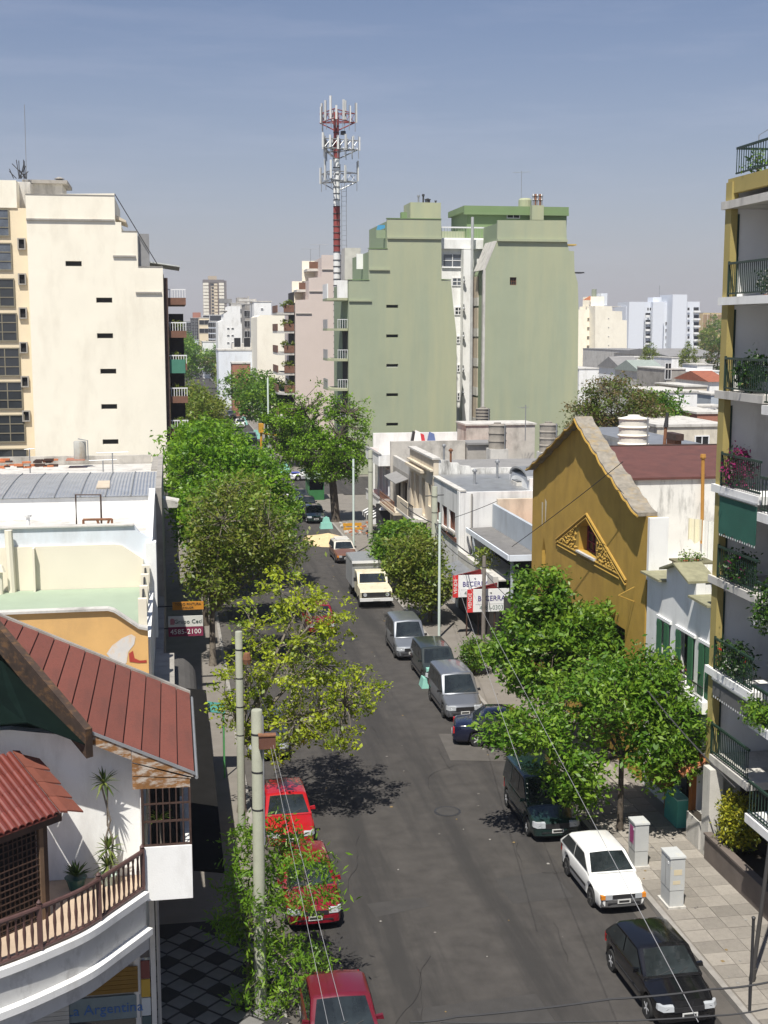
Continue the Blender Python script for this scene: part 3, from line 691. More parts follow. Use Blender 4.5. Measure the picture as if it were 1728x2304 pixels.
# ================================================================== RIGHT: WHITE BUILDING WITH BROWN SHUTTERS
T = thing('white_building', 'white two storey building with three red brown shuttered windows', 'building', (19, 70, 0))
BW = [(71.75,72.85,4.0,5.12),(69.8,71.15,3.95,5.12),(67.72,69.3,4.05,5.1)]
part(T, 'facade', wallh(MB(), 'y', 15.1, 66.5, 73.45, .13, 6.42, BW, .25), whitestreak)
part(T, 'side_wall', MB().box(15.36, 24, 66.5, 66.72, .13, 6.38), whitestreak)
part(T, 'parapet_coping', MB().box(15.04, 15.42, 66.46, 73.5, 6.425, 6.50), paleconc)
part(T, 'corner_pilaster', MB().box(15.02, 15.098, 66.46, 66.9, .13, 6.42), white)
part(T, 'roof', MB().prismX([(66.73, 6.28), (66.73, 6.36), (73.45, 6.56), (73.45, 6.48)], 15.43, 24), zinc)
for a, b, c_, d in BW:
    w_ = window(T, 15.30, (a+b)/2, c_, b-a, d-c_, 'W', redbrown, redbrown, nx=2, nz=1, depth=.1)
    part(T, 'window_sill', MB().box(14.98, 15.098, a - .1, b + .1, c_ - .12, c_ - .01), greyconc)
part(T, 'brown_band', MB().box(15.03, 15.098, 66.9, 73.4, 3.55, 3.78), redbrown)
part(T, 'downpipe', MB().tube([(15.72, 66.42, 6.3), (15.72, 66.42, .2)], .05, 6), greyconc)

# ================================================================== RIGHT: BEIGE BUILDING WITH BALCONY
T = thing('beige_building', 'old beige building with tall windows, cornice and a balcony', 'building', (19, 77, 0))
BH = [(74.35,75.15,4.5,5.85),(76.1,77.2,3.7,6.0),(78.0,79.2,3.7,6.0),(79.8,80.7,3.7,6.0)]
part(T, 'facade', wallh(MB(), 'y', 15.1, 73.6, 81.2, .13, 7.42, BH, .3), beige)
for a, b, c_, d in BH: window(T, 15.36, (a+b)/2, c_, b-a, d-c_, 'W', beige, glass, nx=2, name='balcony_door' if c_ < 4 else 'window')
part(T, 'parapet_coping', MB().box(15.0, 15.5, 73.5, 81.25, 7.43, 7.54), paleconc)
part(T, 'cornice', MB().box(14.75, 15.098, 75.8, 81.1, 6.38, 6.55).box(14.9, 15.098, 73.6, 81.15, 6.72, 6.82), beige)
stp = [(15.41,.13),(24,.13),(24,6.85),(17.4,6.88),(17.3,7.0),(16.7,7.05),(16.6,7.2),(16.1,7.22),(16.05,7.36),(15.41,7.4)]
part(T, 'stepped_side_wall', polywall(MB(), 'x', stp, [], 73.6, .28), whited)
part(T, 'roof', MB().box(15.42, 24, 73.9, 81.2, 6.5, 6.62), roofgrey)
part(T, 'balcony_slab', MB().box(14.15, 15.098, 75.35, 80.9, 3.45, 3.62), paleconc)
part(T, 'balcony_front', MB().box(14.18, 14.28, 77.0, 80.8, 3.625, 4.42), beige)
part(T, 'balcony_end', MB().box(14.285, 15.09, 76.9, 76.99, 3.625, 4.1), paleconc)
br = part(T, 'balcony_rail', MB().box(14.2, 14.25, 75.4, 76.9, 4.40, 4.45), ironblack); bars_y(br, 14.22, 75.4, 76.9, 3.63, 4.4, .2, ironblack, 'baluster', .012)
T = thing('grey_house', 'narrow weathered grey house with sagging canopy over its balcony', 'house', (18, 84.5, 0))
part(T, 'facade', wallh(MB(), 'y', 15.15, 81.3, 87.9, .13, 5.6, [(82.4,84.0,3.2,5.0),(84.8,86.6,3.2,5.0)], .3), greyconc)
part(T, 'upper_wall', MB().box(15.16, 15.4, 81.3, 87.9, 5.605, 6.3), paleconc)
part(T, 'canopy', MB().prism([(14.3, 82, 5.0), (14.3, 86.6, 5.0), (15.14, 86.6, 5.3), (15.14, 82, 5.3)], [(14.3, 82, 5.05), (14.3, 86.6, 5.05), (15.14, 86.6, 5.35), (15.14, 82, 5.35)]), roofgrey)
part(T, 'balcony_slab', MB().box(14.1, 15.14, 81.6, 87.2, 3.0, 3.18), beige)
br = part(T, 'balcony_rail', MB().box(14.12, 14.16, 81.6, 87.2, 3.85, 3.9).box(14.12, 14.16, 81.6, 87.2, 3.5, 3.53), rust); bars_y(br, 14.14, 81.6, 87.2, 3.18, 3.85, .35, rust, 'baluster', .015)
for y in (83.2, 85.7): window(T, 15.4, y, 3.2, 1.6, 1.8, 'W', darkwood, dark, nx=2, name='balcony_door')
part(T, 'roof', MB().box(15.41, 24, 81.3, 87.9, 5.7, 5.8), roofgrey)
part(T, 'stained_party_wall', MB().box(15.0, 20.3, 87.95, 88.2, .13, 7.26), mat('stained grey plaster', (.50, .47, .42), stain=(.16, .15, .13), stain_amt=.75, stain_scale=(.6,.6,.35), var=.1, bump=.2))
part(T, 'roof_hut', MB().box(20.35, 22.3, 87.5, 89.5, .13, 7.0), greyconc); part(T, 'hut_roof', MB().box(20.3, 22.4, 87.3, 89.6, 7.005, 7.15), roofgrey)
T = thing('corner_building', 'white corner building with wide balcony parapets and red tiled terrace', 'building', (18, 91, 0))
part(T, 'body', MB().box(15.1, 24, 88.25, 94.2, .13, 5.5), bluegrey)
for z0, z1 in ((5.52, 6.32), (2.5, 3.2)):
    part(T, 'balcony_parapet', MB().box(14.2, 14.34, 88.25, 94.2, z0, z1).box(14.345, 15.09, 88.25, 88.38, z0, z1).box(14.345, 15.09, 94.05, 94.2, z0, z1), white)
    part(T, 'balcony_floor', MB().box(14.35, 15.095, 88.4, 94.04, z0, z0 + .15), terracotta)
    part(T, 'parapet_cap', MB().box(14.15, 14.39, 88.2, 94.25, z1 + .003, z1 + .06), roofgrey)
part(T, 'terrace', MB().box(15.1, 24, 88.25, 94.2, 5.505, 5.6), terracotta)
part(T, 'white_back_wall', MB().box(15.2, 22.2, 97, 97.3, .13, 7.12), white)
part(T, 'back_body', MB().box(15.3, 22.1, 94.3, 96.9, .13, 5.4), paleconc)
for y in (89.6, 92.4): window(T, 15.09, y, 3.3, 1.2, 1.9, 'W', aluminium, glass, nx=2)
t = thing('rooftop_dish_junk', 'red white and blue sheeting heaped on the white roof wall', 'tarpaulin', (17.9, 94.8, 6.6))
for nm, x0, z1, m in (('white_sheet', 18.2, 7.35, white), ('red_sheet', 18.5, 7.15, mat('red cloth', (.55, .04, .05))), ('blue_sheet', 19.3, 7.2, mat('blue cloth', (.12, .17, .35))), ('dark_sheet', 18.0, 7.3, ironblack)):
    part(t, nm, MB().prism([(x0, 96.5, 6.2), (x0+.7, 96.5, 6.2), (x0+.7, 96.9, 6.2), (x0, 96.9, 6.2)], [(x0+.2, 96.55, z1), (x0+.55, 96.55, z1-.15), (x0+.55, 96.8, z1-.15), (x0+.2, 96.8, z1)]), m)
t = thing('striped_awning', 'black and white striped awning on the corner shop', 'awning', (14.3, 90.5, 1.9))
n = 10
for i in range(n):
    y = 88.3 + i*.46; m = aluminium if i % 2 else ironblack
    part(t, 'stripe', MB().prism([(15.09, y, 2.42), (15.09, y+.46, 2.42), (13.75, y+.46, 1.75), (13.75, y, 1.75)], [(15.09, y, 2.44), (15.09, y+.46, 2.44), (13.75, y+.46, 1.77), (13.75, y, 1.77)]).box(13.74, 13.76, y, y+.46, 1.45, 1.74), m)
part(t, 'end_cloth', MB().prismY([(15.09, 2.4), (13.76, 1.73), (13.76, 1.45), (15.09, 1.45)], 88.27, 88.29), aluminium)
t = thing('shop_sign', 'small black and white shop sign beside the striped awning', 'sign', (14.4, 87.6, 2.5))
part(t, 'panel', MB().box(13.9, 14.9, 87.5, 87.56, 1.6, 3.0), ironblack); part(t, 'white_motif', MB().lathe(14.4, 87.47, [(.0, 2.5), (.3, 2.55), (.3, 2.6), (0, 2.9)], 10), aluminium)
# rooftop water tanks
def tank(lb, x, y, z0, z1, r0, m, rings=4, group='water tanks on the roofs', stand=None):
    t = thing('water_tank', lb, 'water tank', (x, y, z0), group=group)
    pf = [(r0*.98, z0)]
    for i in range(rings):
        za = z0 + (z1-z0)*(i+.15)/rings; zb = z0 + (z1-z0)*(i+.85)/rings; zc = z0 + (z1-z0)*(i+.93)/rings
        pf += [(r0*.94, za), (r0*.96, zb), (r0*1.03, zc), (r0*1.03, zc + .03)]
    pf += [(r0*.95, z1), (r0*.5, z1 + .08), (.05, z1 + .12)]
    part(t, 'drum', MB().lathe(x, y, pf, 20), m, smooth=True)
    part(t, 'lid', MB().lathe(x, y, [(r0*.4, z1 + .09), (r0*.4, z1 + .16), (.02, z1 + .18)], 12), m)
    part(t, 'pipe', MB().tube([(x + r0*.6, y - r0*.9, z0 - .4), (x + r0*.6, y - r0*.9, z1 + .1)], .035, 5), irongrey)
    if stand:
        part(t, 'stand', MB().box(x - r0, x + r0, y - r0, y + r0, z0 - stand, z0 - .003), paleconc)
    return t
tankgrey = mat('weathered fibre cement', (.27, .245, .21), stain=(.12, .11, .10), stain_amt=.6, var=.15, scale=3)
tank('brown ringed water tank on a pillar in front of the light well', 24.5, 100, 7.72, 8.7, .58, tankgrey, 4, stand=7.5)
tank('squat grey water tank on the stained roof block', 21.85, 85, 6.95, 8.55, .62, tankgrey, 3, stand=6.7)
tank('grey cylindrical water tank left of the gable peak', 22.45, 75, 7.65, 9.3, .56, tankgrey, 4, stand=7.4)
tank('large cream ribbed water tank right of the gable peak', 23.0, 62, 8.86, 10.55, .78, mat('cream fibreglass', (.76, .73, .64), var=.05), 4, stand=8.7)
T = thing('roof_block', 'stained grey stair block under the water tanks', 'building', (23, 92, 0))
part(T, 'wall', MB().box(21.3, 26.5, 92, 95, .1, 8.0), mat('stained grey plaster', (0,0,0)))
part(T, 'parapet', MB().box(21.2, 26.6, 91.9, 95.1, 8.003, 8.12), paleconc)
T = thing('rear_house', 'low white house with barrel vaulted sheet roof behind the canopy shop', 'house', (21, 58, 0))
part(T, 'wall', MB().box(19.0, 26, 66.8, 71, 6.3, 7.0), white)
vt = MB()
for i in range(8):
    a0, a1 = math.pi*i/8, math.pi*(i+1)/8
    vt.prism([(18.9, 68.8 - 1.9*math.cos(a0), 6.9 + .55*math.sin(a0)), (18.9, 68.8 - 1.9*math.cos(a1), 6.9 + .55*math.sin(a1)), (18.9, 68.8 - 1.8*math.cos(a1), 6.85 + .5*math.sin(a1)), (18.9, 68.8 - 1.8*math.cos(a0), 6.85 + .5*math.sin(a0))],
             [(26, 68.8 - 1.9*math.cos(a0), 6.9 + .55*math.sin(a0)), (26, 68.8 - 1.9*math.cos(a1), 6.9 + .55*math.sin(a1)), (26, 68.8 - 1.8*math.cos(a1), 6.85 + .5*math.sin(a1)), (26, 68.8 - 1.8*math.cos(a0), 6.85 + .5*math.sin(a0))])
part(T, 'vaulted_roof', vt, zinc)

# ================================================================== GREEN APARTMENT COMPLEX
YG = 132.0
T = thing('green_building', 'sage green stepped apartment tower wall beside the antenna mast', 'building', (22, 138, 0))
prof = [(18.1, 4.62), (18.16, 19.83), (20.24, 19.92), (20.24, 23.01), (22.12, 23.09), (22.12, 26.1), (27.74, 26.1), (27.83, 20.02), (28.79, 19.97), (29.07, 17.45), (29.45, 14.29), (29.53, 4.48)]
prof[0] = (prof[0][0], 0.0); prof[-1] = (prof[-1][0], 0.0)
sl = [(22.67, 17.28), (22.67, 14.27), (22.68, 11.25), (22.68, 8.23), (22.68, 5.17)]
sl = sl + [(sl[-1][0], sl[-1][1] - 2.96)]
hs = [[(x-.62, z-.17), (x+.62, z-.17), (x+.62, z+.17), (x-.62, z+.17)] for x, z in sl]
part(T, 'side_wall', polywall(MB(), 'x', prof, hs, YG, .3), green)
for i, (x, z) in enumerate(sl):
    window(T, x, YG + .2, z - .17, 1.24, .34, 'S', aluminium if i == 2 else green, dark, t=.03, depth=.05)
xs = [p[0] for p in prof]; zs = [p[1] for p in prof]
part(T, 'body', MB().prismY([(p[0] if p[0] < prof[7][0] else min(p[0], prof[7][0] - .02), p[1] - .25 if p[1] > 1 else 0) for p in prof], YG + .31, YG + 12), green2)
st = [[(22.14, 24.18), (27.8, 24.17)], [(20.27, 21.0), (22.38, 20.94)], [(18.17, 17.86), (20.51, 17.8)]]
for a, b in st: part(T, 'ledge', MB().box(a[0], b[0], YG - .16, YG - .002, a[1] - .09, a[1] + .09), green)
cap = MB()
for a, b in zip(prof[1:-1], prof[2:]):
    if abs(a[1]-b[1]) < .3 and b[0] - a[0] > .3: cap.box(a[0] - .05, b[0] + .05, YG - .06, YG + .35, max(a[1], b[1]) + .003, max(a[1], b[1]) + .07)
part(T, 'parapet_cap', cap, greend)
# tank room and flues on its roof
r0, r1 = (25.47, 28.24), (28.75, 26.68)
part(T, 'tank_room', MB().box(r0[0], r1[0], 137, 141, r1[1] - 1, r0[1]), green)
part(T, 'flue_box', MB().box(24.33, 24.91, 136, 136.8, 26.3 - .5, 27.12), greend)
for i, (px, h) in enumerate(zip([26.6, 27.12, 27.41, 27.61, 27.78, 28.47], (.9, 1.0, .5, .55, .5, .35))):
    part(T, 'flue', MB().lathe(px, 138.4, [(.09, r0[1] - .01), (.09, r0[1] + h*.75), (.16, r0[1] + h*.8), (.14, r0[1] + h)], 8), ironblack if i else irongrey)
# street balconies of the green tower
for i, zz in enumerate([18.01, 14.93, 11.83, 8.79] + [8.79 - 3.0, 8.79 - 6.0]):
    x0, x1 = 16.13, prof[0][0] - .005
    part(T, 'balcony_slab', MB().prismZ([(x0 + .9, YG + .3), (x1, YG + .3), (x1, YG + 5.5), (x0, YG + 5.5), (x0, YG + 1.6)], zz - .12, zz + .12), green)
    if i: 
        rl = part(T, 'balcony_rail', MB().box(x0 + .9, x1, YG + .32, YG + .37, zz + 1.0, zz + 1.06), aluminium)
        bars_x(rl, x0 + .95, x1 - .05, YG + .345, zz + .13, zz + 1.0, .22, aluminium, 'baluster', .022)
        part(T, 'glass_screen', MB().box(x0 + .02, x0 + .06, YG + 1.7, YG + 5.4, zz + .13, zz + 1.05), mat('frosted balcony screen', (.36, .36, .35), rough=.3))
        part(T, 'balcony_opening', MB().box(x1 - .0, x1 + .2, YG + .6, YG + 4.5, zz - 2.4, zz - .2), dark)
    else: part(T, 'balcony_parapet', MB().box(x0 + .9, x1, YG + .32, YG + .5, zz + .125, zz + 1.9).box(x0, x0 + .12, YG + 1.6, YG + 5.4, zz + .125, zz + 1.6), white)
# terraces at the top-left steps
p0, p1 = (21.18, 25.63), (22.44, 24.4)
part(T, 'roof_terrace_parapet', MB().box(p0[0], p1[0], 133, 133.2, p1[1] - .2, p0[1] - .6), green2)
part(T, 'blue_tarpaulin', MB().prismY([(p0[0], p0[1] - .75), (p1[0], p0[1] - .25), (p1[0], p0[1] - .05), (p0[0] + .2, p0[1] - .1)], 133.3, 133.34), mat('sky blue tarpaulin', (.07, .30, .52)))
p0, p1 = (19.57, 22.79), (20.81, 21.02)
part(T, 'white_terrace_wall', MB().box(p0[0], p1[0], 136, 136.2, p1[1] + .2, p0[1]), white)
part(T, 'roof_box', MB().box(19.52, 21.32, 145, 148, 20.44, 23.94), paleconc)

T = thing('white_light_well', 'white light well block with windows between the two sage green walls', 'building', (30, 142, 0))
YW = 139.0
wx0, wx1 = 29.27 - 1.5, 34.34 + 3
wz = 24.74
part(T, 'wall', MB().box(wx0, wx1, YW, YW + 8, 0, wz), white)
part(T, 'cornice', MB().box(wx0, wx1, YW - .5, YW - .003, 23.57, 24.55), white)
rl = part(T, 'roof_rail', MB().box(wx0, wx1 - 2.2, YW + .1, YW + .16, wz + 1.05, wz + 1.2), aluminium)
bars_x(rl, wx0, wx1 - 2.2, YW + .13, wz, wz + 1.05, .3, green2, 'baluster', .02)
part(T, 'rear_green_wall', MB().box(wx0, wx1, YW + 4, YW + 4.3, wz + .01, wz + 1.0), green)
ww = [(30.48, 21.59, 2.246623448275862, 1.4977489655172413), (31.01, 19.62, 1.148274206896552, 0.9152910344827586), (31.18, 16.49, 0.8653660689655173, 0.8986493793103448), (31.3, 13.42, 0.6823078620689655, 0.8320827586206896), (31.36, 10.31, 0.6157412413793104, 0.8320827586206896), (31.39, 7.18, 0.6157412413793104, 0.9152910344827586)]
for i, (x, z, w_, h_) in enumerate(ww):
    window(T, x, YW - .01, z, w_, h_, 'S', aluminium, bluglass if i < 2 else glass, nx=2, nz=2, t=.10, sill=(i == 0))
mid0, mid1 = 31.4, 32.42
part(T, 'projecting_shaft', MB().box(mid0, mid1, 137.6, YW - .003, 0, 23.45), white)
part(T, 'downpipe', MB().tube([(mid1 - .1, 137.5, .1), (mid1 - .1, 137.5, 26.85)], .16, 8), mat('grey plastic pipe', (.42, .43, .43)))
for i, yy in enumerate([20.18, 17.23, 14.26, 10.69, 8.18]):
    part(T, 'flue_cowl', MB().tube([(mid1 - 1.0, 137.55, yy - .4), (mid1 - 1.0, 137.2, yy - .2), (mid1 - 1.05, 137.2, yy + .4)], .07, 6).lathe(mid1 - 1.05, 137.2, [(.02, yy - .1), (.2, yy - .05), (.05, yy + .1)], 8), irongrey)
for i, yy in enumerate([18.34, 15.09, 11.9, 8.77, 5.46] + [5.46 - 2.95]):
    window(T, 32.9, YW - .01, yy + .6, .5, 1.6, 'S', aluminium, glass, nz=2, t=.08)
    part(T, 'blind_box', MB().box(32.61, 33.25, 136, YW - .01, yy, yy + 2.2), tanblind)
    part(T, 'blind_ledge', MB().box(32.56, 33.3, 135.9, YW - .01, yy - .9, yy - .02), paleconc)
T = thing('green_building', 'taller sage green wall with sloping shoulders right of the white light well', 'building', (36, 138, 0))
prof2 = [(32.47, 10.24), (32.41, 21.03), (33.65, 23.99), (33.68, 26.09), (41.0, 26.17), (41.12, 24.07), (41.38, 23.06), (41.92, 23.04), (42.02, 21.0), (42.4, 19.78), (42.54, 17.24), (42.72, 10.18)]
prof2[0] = (prof2[0][0], 0.0); prof2[-1] = (prof2[-1][0], 0.0)
wz2 = (35.42, 19.91)
part(T, 'side_wall', polywall(MB(), 'x', prof2, [[(wz2[0]-.35, wz2[1]-.4),(wz2[0]+.35, wz2[1]-.4),(wz2[0]+.35, wz2[1]+.4),(wz2[0]-.35, wz2[1]+.4)]], YG, .3), green)
window(T, wz2[0], YG + .2, wz2[1] - .4, .7, .8, 'S', rust, dark, nx=3, nz=2, t=.04)
part(T, 'body', MB().prismY([(max(p[0], prof2[1][0] + .3) if p[0] < prof2[3][0] + .1 else p[0], p[1] - .3 if p[1] > 1 else 0) for p in prof2], YG + .31, YG + 6), green2)
a, b = (33.66, 24.08), (41.14, 24.16)
part(T, 'ledge', MB().box(a[0], b[0], YG - .25, YG - .003, a[1] - .12, a[1] + .12), green)
part(T, 'awning_strut', MB().box(b[0], b[0] + 1.1, YG + .2, YG + 1.5, a[1] - .45, a[1] - .3), mat('yellow fascia', (.5, .36, .12)))
a2 = (42.06, 20.89)
part(T, 'awning_strut', MB().box(a2[0], a2[0] + 1.1, YG + .2, YG + 1.5, a2[1] - .1, a2[1] + .02), ironblack)
part(T, 'white_edge', MB().prismY([(prof2[1][0] - .28, prof2[1][1]), (prof2[1][0] - .01, prof2[1][1]), (prof2[2][0] - .01, prof2[2][1]), (prof2[2][0] - .28, prof2[2][1])], YG - .02, YG + 4).box(prof2[0][0] - .25, prof2[0][0] - .01, YG - .02, YG + .5, 0, prof2[1][1]), paleconc)
T = thing('penthouse', 'deep green rooftop penthouse with narrow windows and a flat cornice', 'building', (38, 144, 0))
q0, q1 = (32.73, 28.23), (44.17, 26.31)
part(T, 'wall', MB().box(q0[0], q1[0], 142, 150, q1[1] - 2, q0[1] - .1), greend)
part(T, 'cornice', MB().box(q0[0] - .4, q1[0] + .1, 141.6, 150, q0[1] - .45, q0[1] + .2).box(q0[0] - .4, q1[0] + .1, 141.5, 141.98, q0[1] - .75, q0[1] - .46), greend)
for px, py in [(34.07, 27.58), (38.01, 27.14)]:
    window(T, px, 141.99, py, 1.5, .42, 'S', aluminium, dark, nx=2, t=.07)
part(T, 'chimney_block', MB().box(39.77, 41.1, 140.6, 141.49, q1[1] + .6, q0[1] + .25), green)
for i, px in enumerate([40.0, 40.24, 40.46, 40.76, 40.95]):
    part(T, 'flue', MB().lathe(px, 141, [(.10, q0[1] + .26), (.10, q0[1] + .8), (.17, q0[1] + .85), (.12, q0[1] + 1.0), (.12, q0[1] + 1.25), (.17, q0[1] + 1.3), (.1, q0[1] + 1.5)], 8), rust if i % 2 else irongrey)
part(T, 'tank', MB().lathe(39.61, 143, [(.75, q0[1] + .21), (.75, q0[1] + 1.0), (.6, q0[1] + 1.2)], 14), green)
part(T, 'aerial', MB().tube([(39.17, 143, q0[1]), (39.17, 143, q0[1] + 4.2)], .03, 5).tube([(39.17 - 1.0, 143, q0[1] + 4.0), (39.17 + 1.0, 143, q0[1] + 4.1)], .02, 4), irongrey)

# ================================================================== ANTENNA MAST
YM = 150.0
T = thing('antenna_mast', 'tall red and white phone mast with three rings of antennas', 'antenna mast', (19.26, YM, 0))
mx_, my_ = 19.29, YM
lv = [3.23, 23.71, 28.84, 34.17, 38.25, 39.36]
redp = mat('mast red', (.25, .05, .045), var=.25, scale=2); whitep = mat('mast white', (.74, .74, .72), var=.06)
xs_ = [19.3, 19.3, 19.31, 19.32, 19.36, 19.36]
segs = [(0, lv[1], whitep, .42), (lv[1], lv[2], redp, .40), (lv[2], lv[3], whitep, .37), (lv[3], lv[4], redp, .32), (lv[4], lv[5], redp, .28)]
for i, (a, b, m, r_) in enumerate(segs):
    part(T, 'mast_section', MB().lathe(mx_, my_, [(r_, a + .002), (r_*.97, b - .002)], 14), m, label='red mast section' if m is redp else 'white mast section', smooth=True)
    if i < 4:
        mb = MB(); z = max(a, 12)
        while z < b - .3: mb.lathe(mx_, my_, [(r_ + .01, z), (r_ + .06, z + .04), (r_ + .01, z + .10)], 14); z += .72
        part(T, 'climbing_hoops', mb, ironblack)
part(T, 'cable_ladder', MB().tube([(mx_ + .55, my_ - .2, 2), (mx_ + .55, my_ - .2, 31.35)], .035, 5).tube([(mx_ + 1.1, my_ - .2, 2), (mx_ + 1.1, my_ - .2, 31.35)], .035, 5), irongrey)
rg_ = MB(); z = 8
while z < 31.35: rg_.box(mx_ + .55, mx_ + 1.1, my_ - .22, my_ - .18, z, z + .04); z += .55
part(T, 'ladder_rungs', rg_, irongrey)
pm = MB().box(-.115, .115, -.07, .07, 0, 1).mesh('antenna_panel', mat('antenna white', (.60, .60, .58), var=.08))
def ring(zp, rad, n, hts, ph, m, arm):
    mb = MB(); 
    pts = [(mx_ + rad*math.cos(ph + 2*math.pi*k/24), my_ + rad*math.sin(ph + 2*math.pi*k/24), zp) for k in range(25)]
    tri_ = [(mx_ + rad*math.cos(ph + 2*math.pi*k/3), my_ + rad*math.sin(ph + 2*math.pi*k/3)) for k in range(3)]
    for k in range(3):
        a, b = tri_[k], tri_[(k+1) % 3]
        for dz in (0, 1.0): mb.tube([(a[0], a[1], zp + dz), (b[0], b[1], zp + dz)], .06, 5)
        for j in range(5):
            u = j/5; p = (a[0]+(b[0]-a[0])*u, a[1]+(b[1]-a[1])*u); q = (a[0]+(b[0]-a[0])*(u+.2), a[1]+(b[1]-a[1])*(u+.2))
            mb.tube([(p[0], p[1], zp), (q[0], q[1], zp + 1.0)], .035, 4)
        mb.tube([(mx_, my_, zp - 1.1), (a[0], a[1], zp)], .07, 5); mb.tube([(mx_, my_, zp + .02), (a[0], a[1], zp + .02)], .06, 5)
    part(T, 'platform', mb, m)
    for k in range(n):
        s_ = 3*k/n; i = int(s_) % 3; u = s_ - int(s_)
        a, b = tri_[i], tri_[(i+1) % 3]; x, y = a[0]+(b[0]-a[0])*u, a[1]+(b[1]-a[1])*u
        d = Vector((x - mx_, y - my_, 0)); d.normalize()
        h = hts[k % len(hts)]
        o = inst(T, 'antenna_panel', pm, (x + d.x*.22, y + d.y*.22, zp - .1 + (h % .3)), math.atan2(d.y, d.x) + math.pi/2); o.scale = (1, 1, h)
        part(T, 'antenna_pole', MB().tube([(x + d.x*.08, y + d.y*.08, zp - 1.0), (x + d.x*.08, y + d.y*.08, zp + h)], .045, 5), irongrey)
ring(38.34, 2.3, 10, (2.2, 2.5, 1.5, 2.2, 1.8), .3, redp, 1)
ring(35.19, 2.45, 15, (1.5, 1.6, 1.35), -.2, irongrey, 1)
ring(31.68, 2.35, 6, (2.3, 2.0, 1.8), .15, irongrey, 1)
part(T, 'dish', MB().lathe(mx_ + .75, my_ - .3, [(.02, 36.82), (.32, 36.99 - .15), (.3, 37.08 + .15)], 12), ironblack)

# ================================================================== PINK APARTMENT HOUSE
T = thing('pink_building', 'pale pink stepped apartment wall behind the phone mast', 'building', (19, 165, 0))
YP = 160.0
pf = [(15.27, 2.51), (15.4, 18.51), (17.06, 18.58), (17.08, 21.19), (18.66, 21.3), (18.68, 23.98), (22.98, 23.98), (22.91, 2.41)]
pf[0] = (pf[0][0], 0.0); pf[-1] = (pf[-1][0], 0.0)
part(T, 'side_wall', polywall(MB(), 'x', pf, [], YP, .3), pink)
part(T, 'body', MB().prismY([(x, z - .3 if z > 1 else 0) for x, z in pf], YP + .31, YP + 14), pink)
for a, b in [[(15.44, 16.88), (17.39, 16.89)], [(17.12, 19.57), (18.94, 19.58)], [(18.71, 22.23), (20.2, 22.24)]]:
    part(T, 'ledge', MB().box(a[0], b[0], YP - .12, YP - .003, a[1] - .07, a[1] + .03), greyconc)
part(T, 'grey_end_wall', MB().box(20.89, 22.84, 158.7, 159.9, 17.92, 23.97), mat('mid grey render', (.22, .22, .23)))
fascia = mat('brown balcony fascia', (.17, .085, .055), var=.2, scale=2)
bz = [16.91, 14.63, 11.95, 9.46, 7.05]
bz = bz + [bz[-1] - 2.9]
bx0 = 13.28
for i, z in enumerate(bz):
    part(T, 'balcony_slab', MB().prismZ([(bx0 + .7, YP + .5), (pf[0][0] - .003, YP + .5), (pf[0][0] - .003, YP + 9), (bx0, YP + 9), (bx0, YP + 2.0)], z - .18, z + .12), paleconc)
    part(T, 'balcony_front', MB().box(bx0 + .72, pf[0][0] - .003, YP + .45, YP + .6, z + .125, z + 1.0).box(bx0 - .02, bx0 + .1, YP + 2, YP + 9, z + .125, z + 1.0), fascia)
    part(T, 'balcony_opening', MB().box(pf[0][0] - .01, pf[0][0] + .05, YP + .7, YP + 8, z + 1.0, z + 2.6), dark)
    shrub('balcony_plant', ['bushy plants on the top balcony of the pink building', 'plants on the second balcony of the pink building', 'trailing plants on the third balcony of the pink building', 'plants on the fourth balcony of the pink building', 'plants on the fifth balcony of the pink building', 'plants on the lowest balcony of the pink building'][i],
          (bx0 + 1.2, YP + .9, z + .6), (.9, .5, .5), 26, 12, .13, LO, 30 + i)
for i, (a, b) in enumerate([[(17.58, 23.35), (19.0, 22.5)], [(16.26, 20.77), (17.5, 19.91)]]):
    part(T, 'terrace_front', MB().box(a[0], b[0], 163.9, 164.1, b[1], a[1]), fascia)
    part(T, 'terrace_slab', MB().box(a[0] - .3, b[0], 163.8, 168, b[1] - .3, b[1] - .003), paleconc)
    part(T, 'terrace_wall', MB().box(a[0] - .5, b[0] + .2, 168.01, 168.3, b[1] - 1.8, a[1] + .3), cream)
for i, (x, z) in enumerate([(17.86, 24.98), (19.02, 25.52)]):
    part(T, 'aerial', MB().tube([(x, 165, pf[5][1] - 1), (x, 165, z)], .025, 4).tube([(x - 1.2, 165, z), (x + 1.2, 165, z + .02)], .02, 4), irongrey)

# ================================================================== FAR BUILDINGS
def block(label, x0, x1, Y, z1, depth, m, wins=(), roofbits=(), name='apartment_block', pf=None, frame=None, pane=None):
    T = thing(name, label, 'building', ((x0+x1)/2, Y + depth/2, 0))
    if pf: part(T, 'wall', MB().prismY(pf, Y, Y + depth), m)
    else: part(T, 'wall', MB().box(x0, x1, Y, Y + depth, 0, z1), m)
    part(T, 'roof', MB().box(x0 - .1, x1 + .1, Y - .1, Y + depth + .1, z1 + .005, z1 + .25) if not pf else MB().box(x0 + (x1-x0)*.2, x1 - (x1-x0)*.2, Y + .5, Y + depth, z1 + .003, z1 + .2), paleconc)
    for x, z, w_, h_ in wins: window(T, x, Y - .01, z, w_, h_, 'S', frame or aluminium, pane or dark, t=.04*max(1, w_*.5), depth=.12)
    for b in roofbits: part(T, 'roof_hut', MB().box(b[0], b[1], b[2], b[3], z1 + .26 if not pf else z1 - 1, b[4]), b[5] if len(b) > 5 else m)
    return T
def grid(x0, x1, z0, z1, nx, nz, w_, h_): return [(x0 + (x1-x0)*(i+.5)/nx, z0 + (z1-z0)*(j+.5)/nz - h_/2, w_, h_) for i in range(nx) for j in range(nz)]
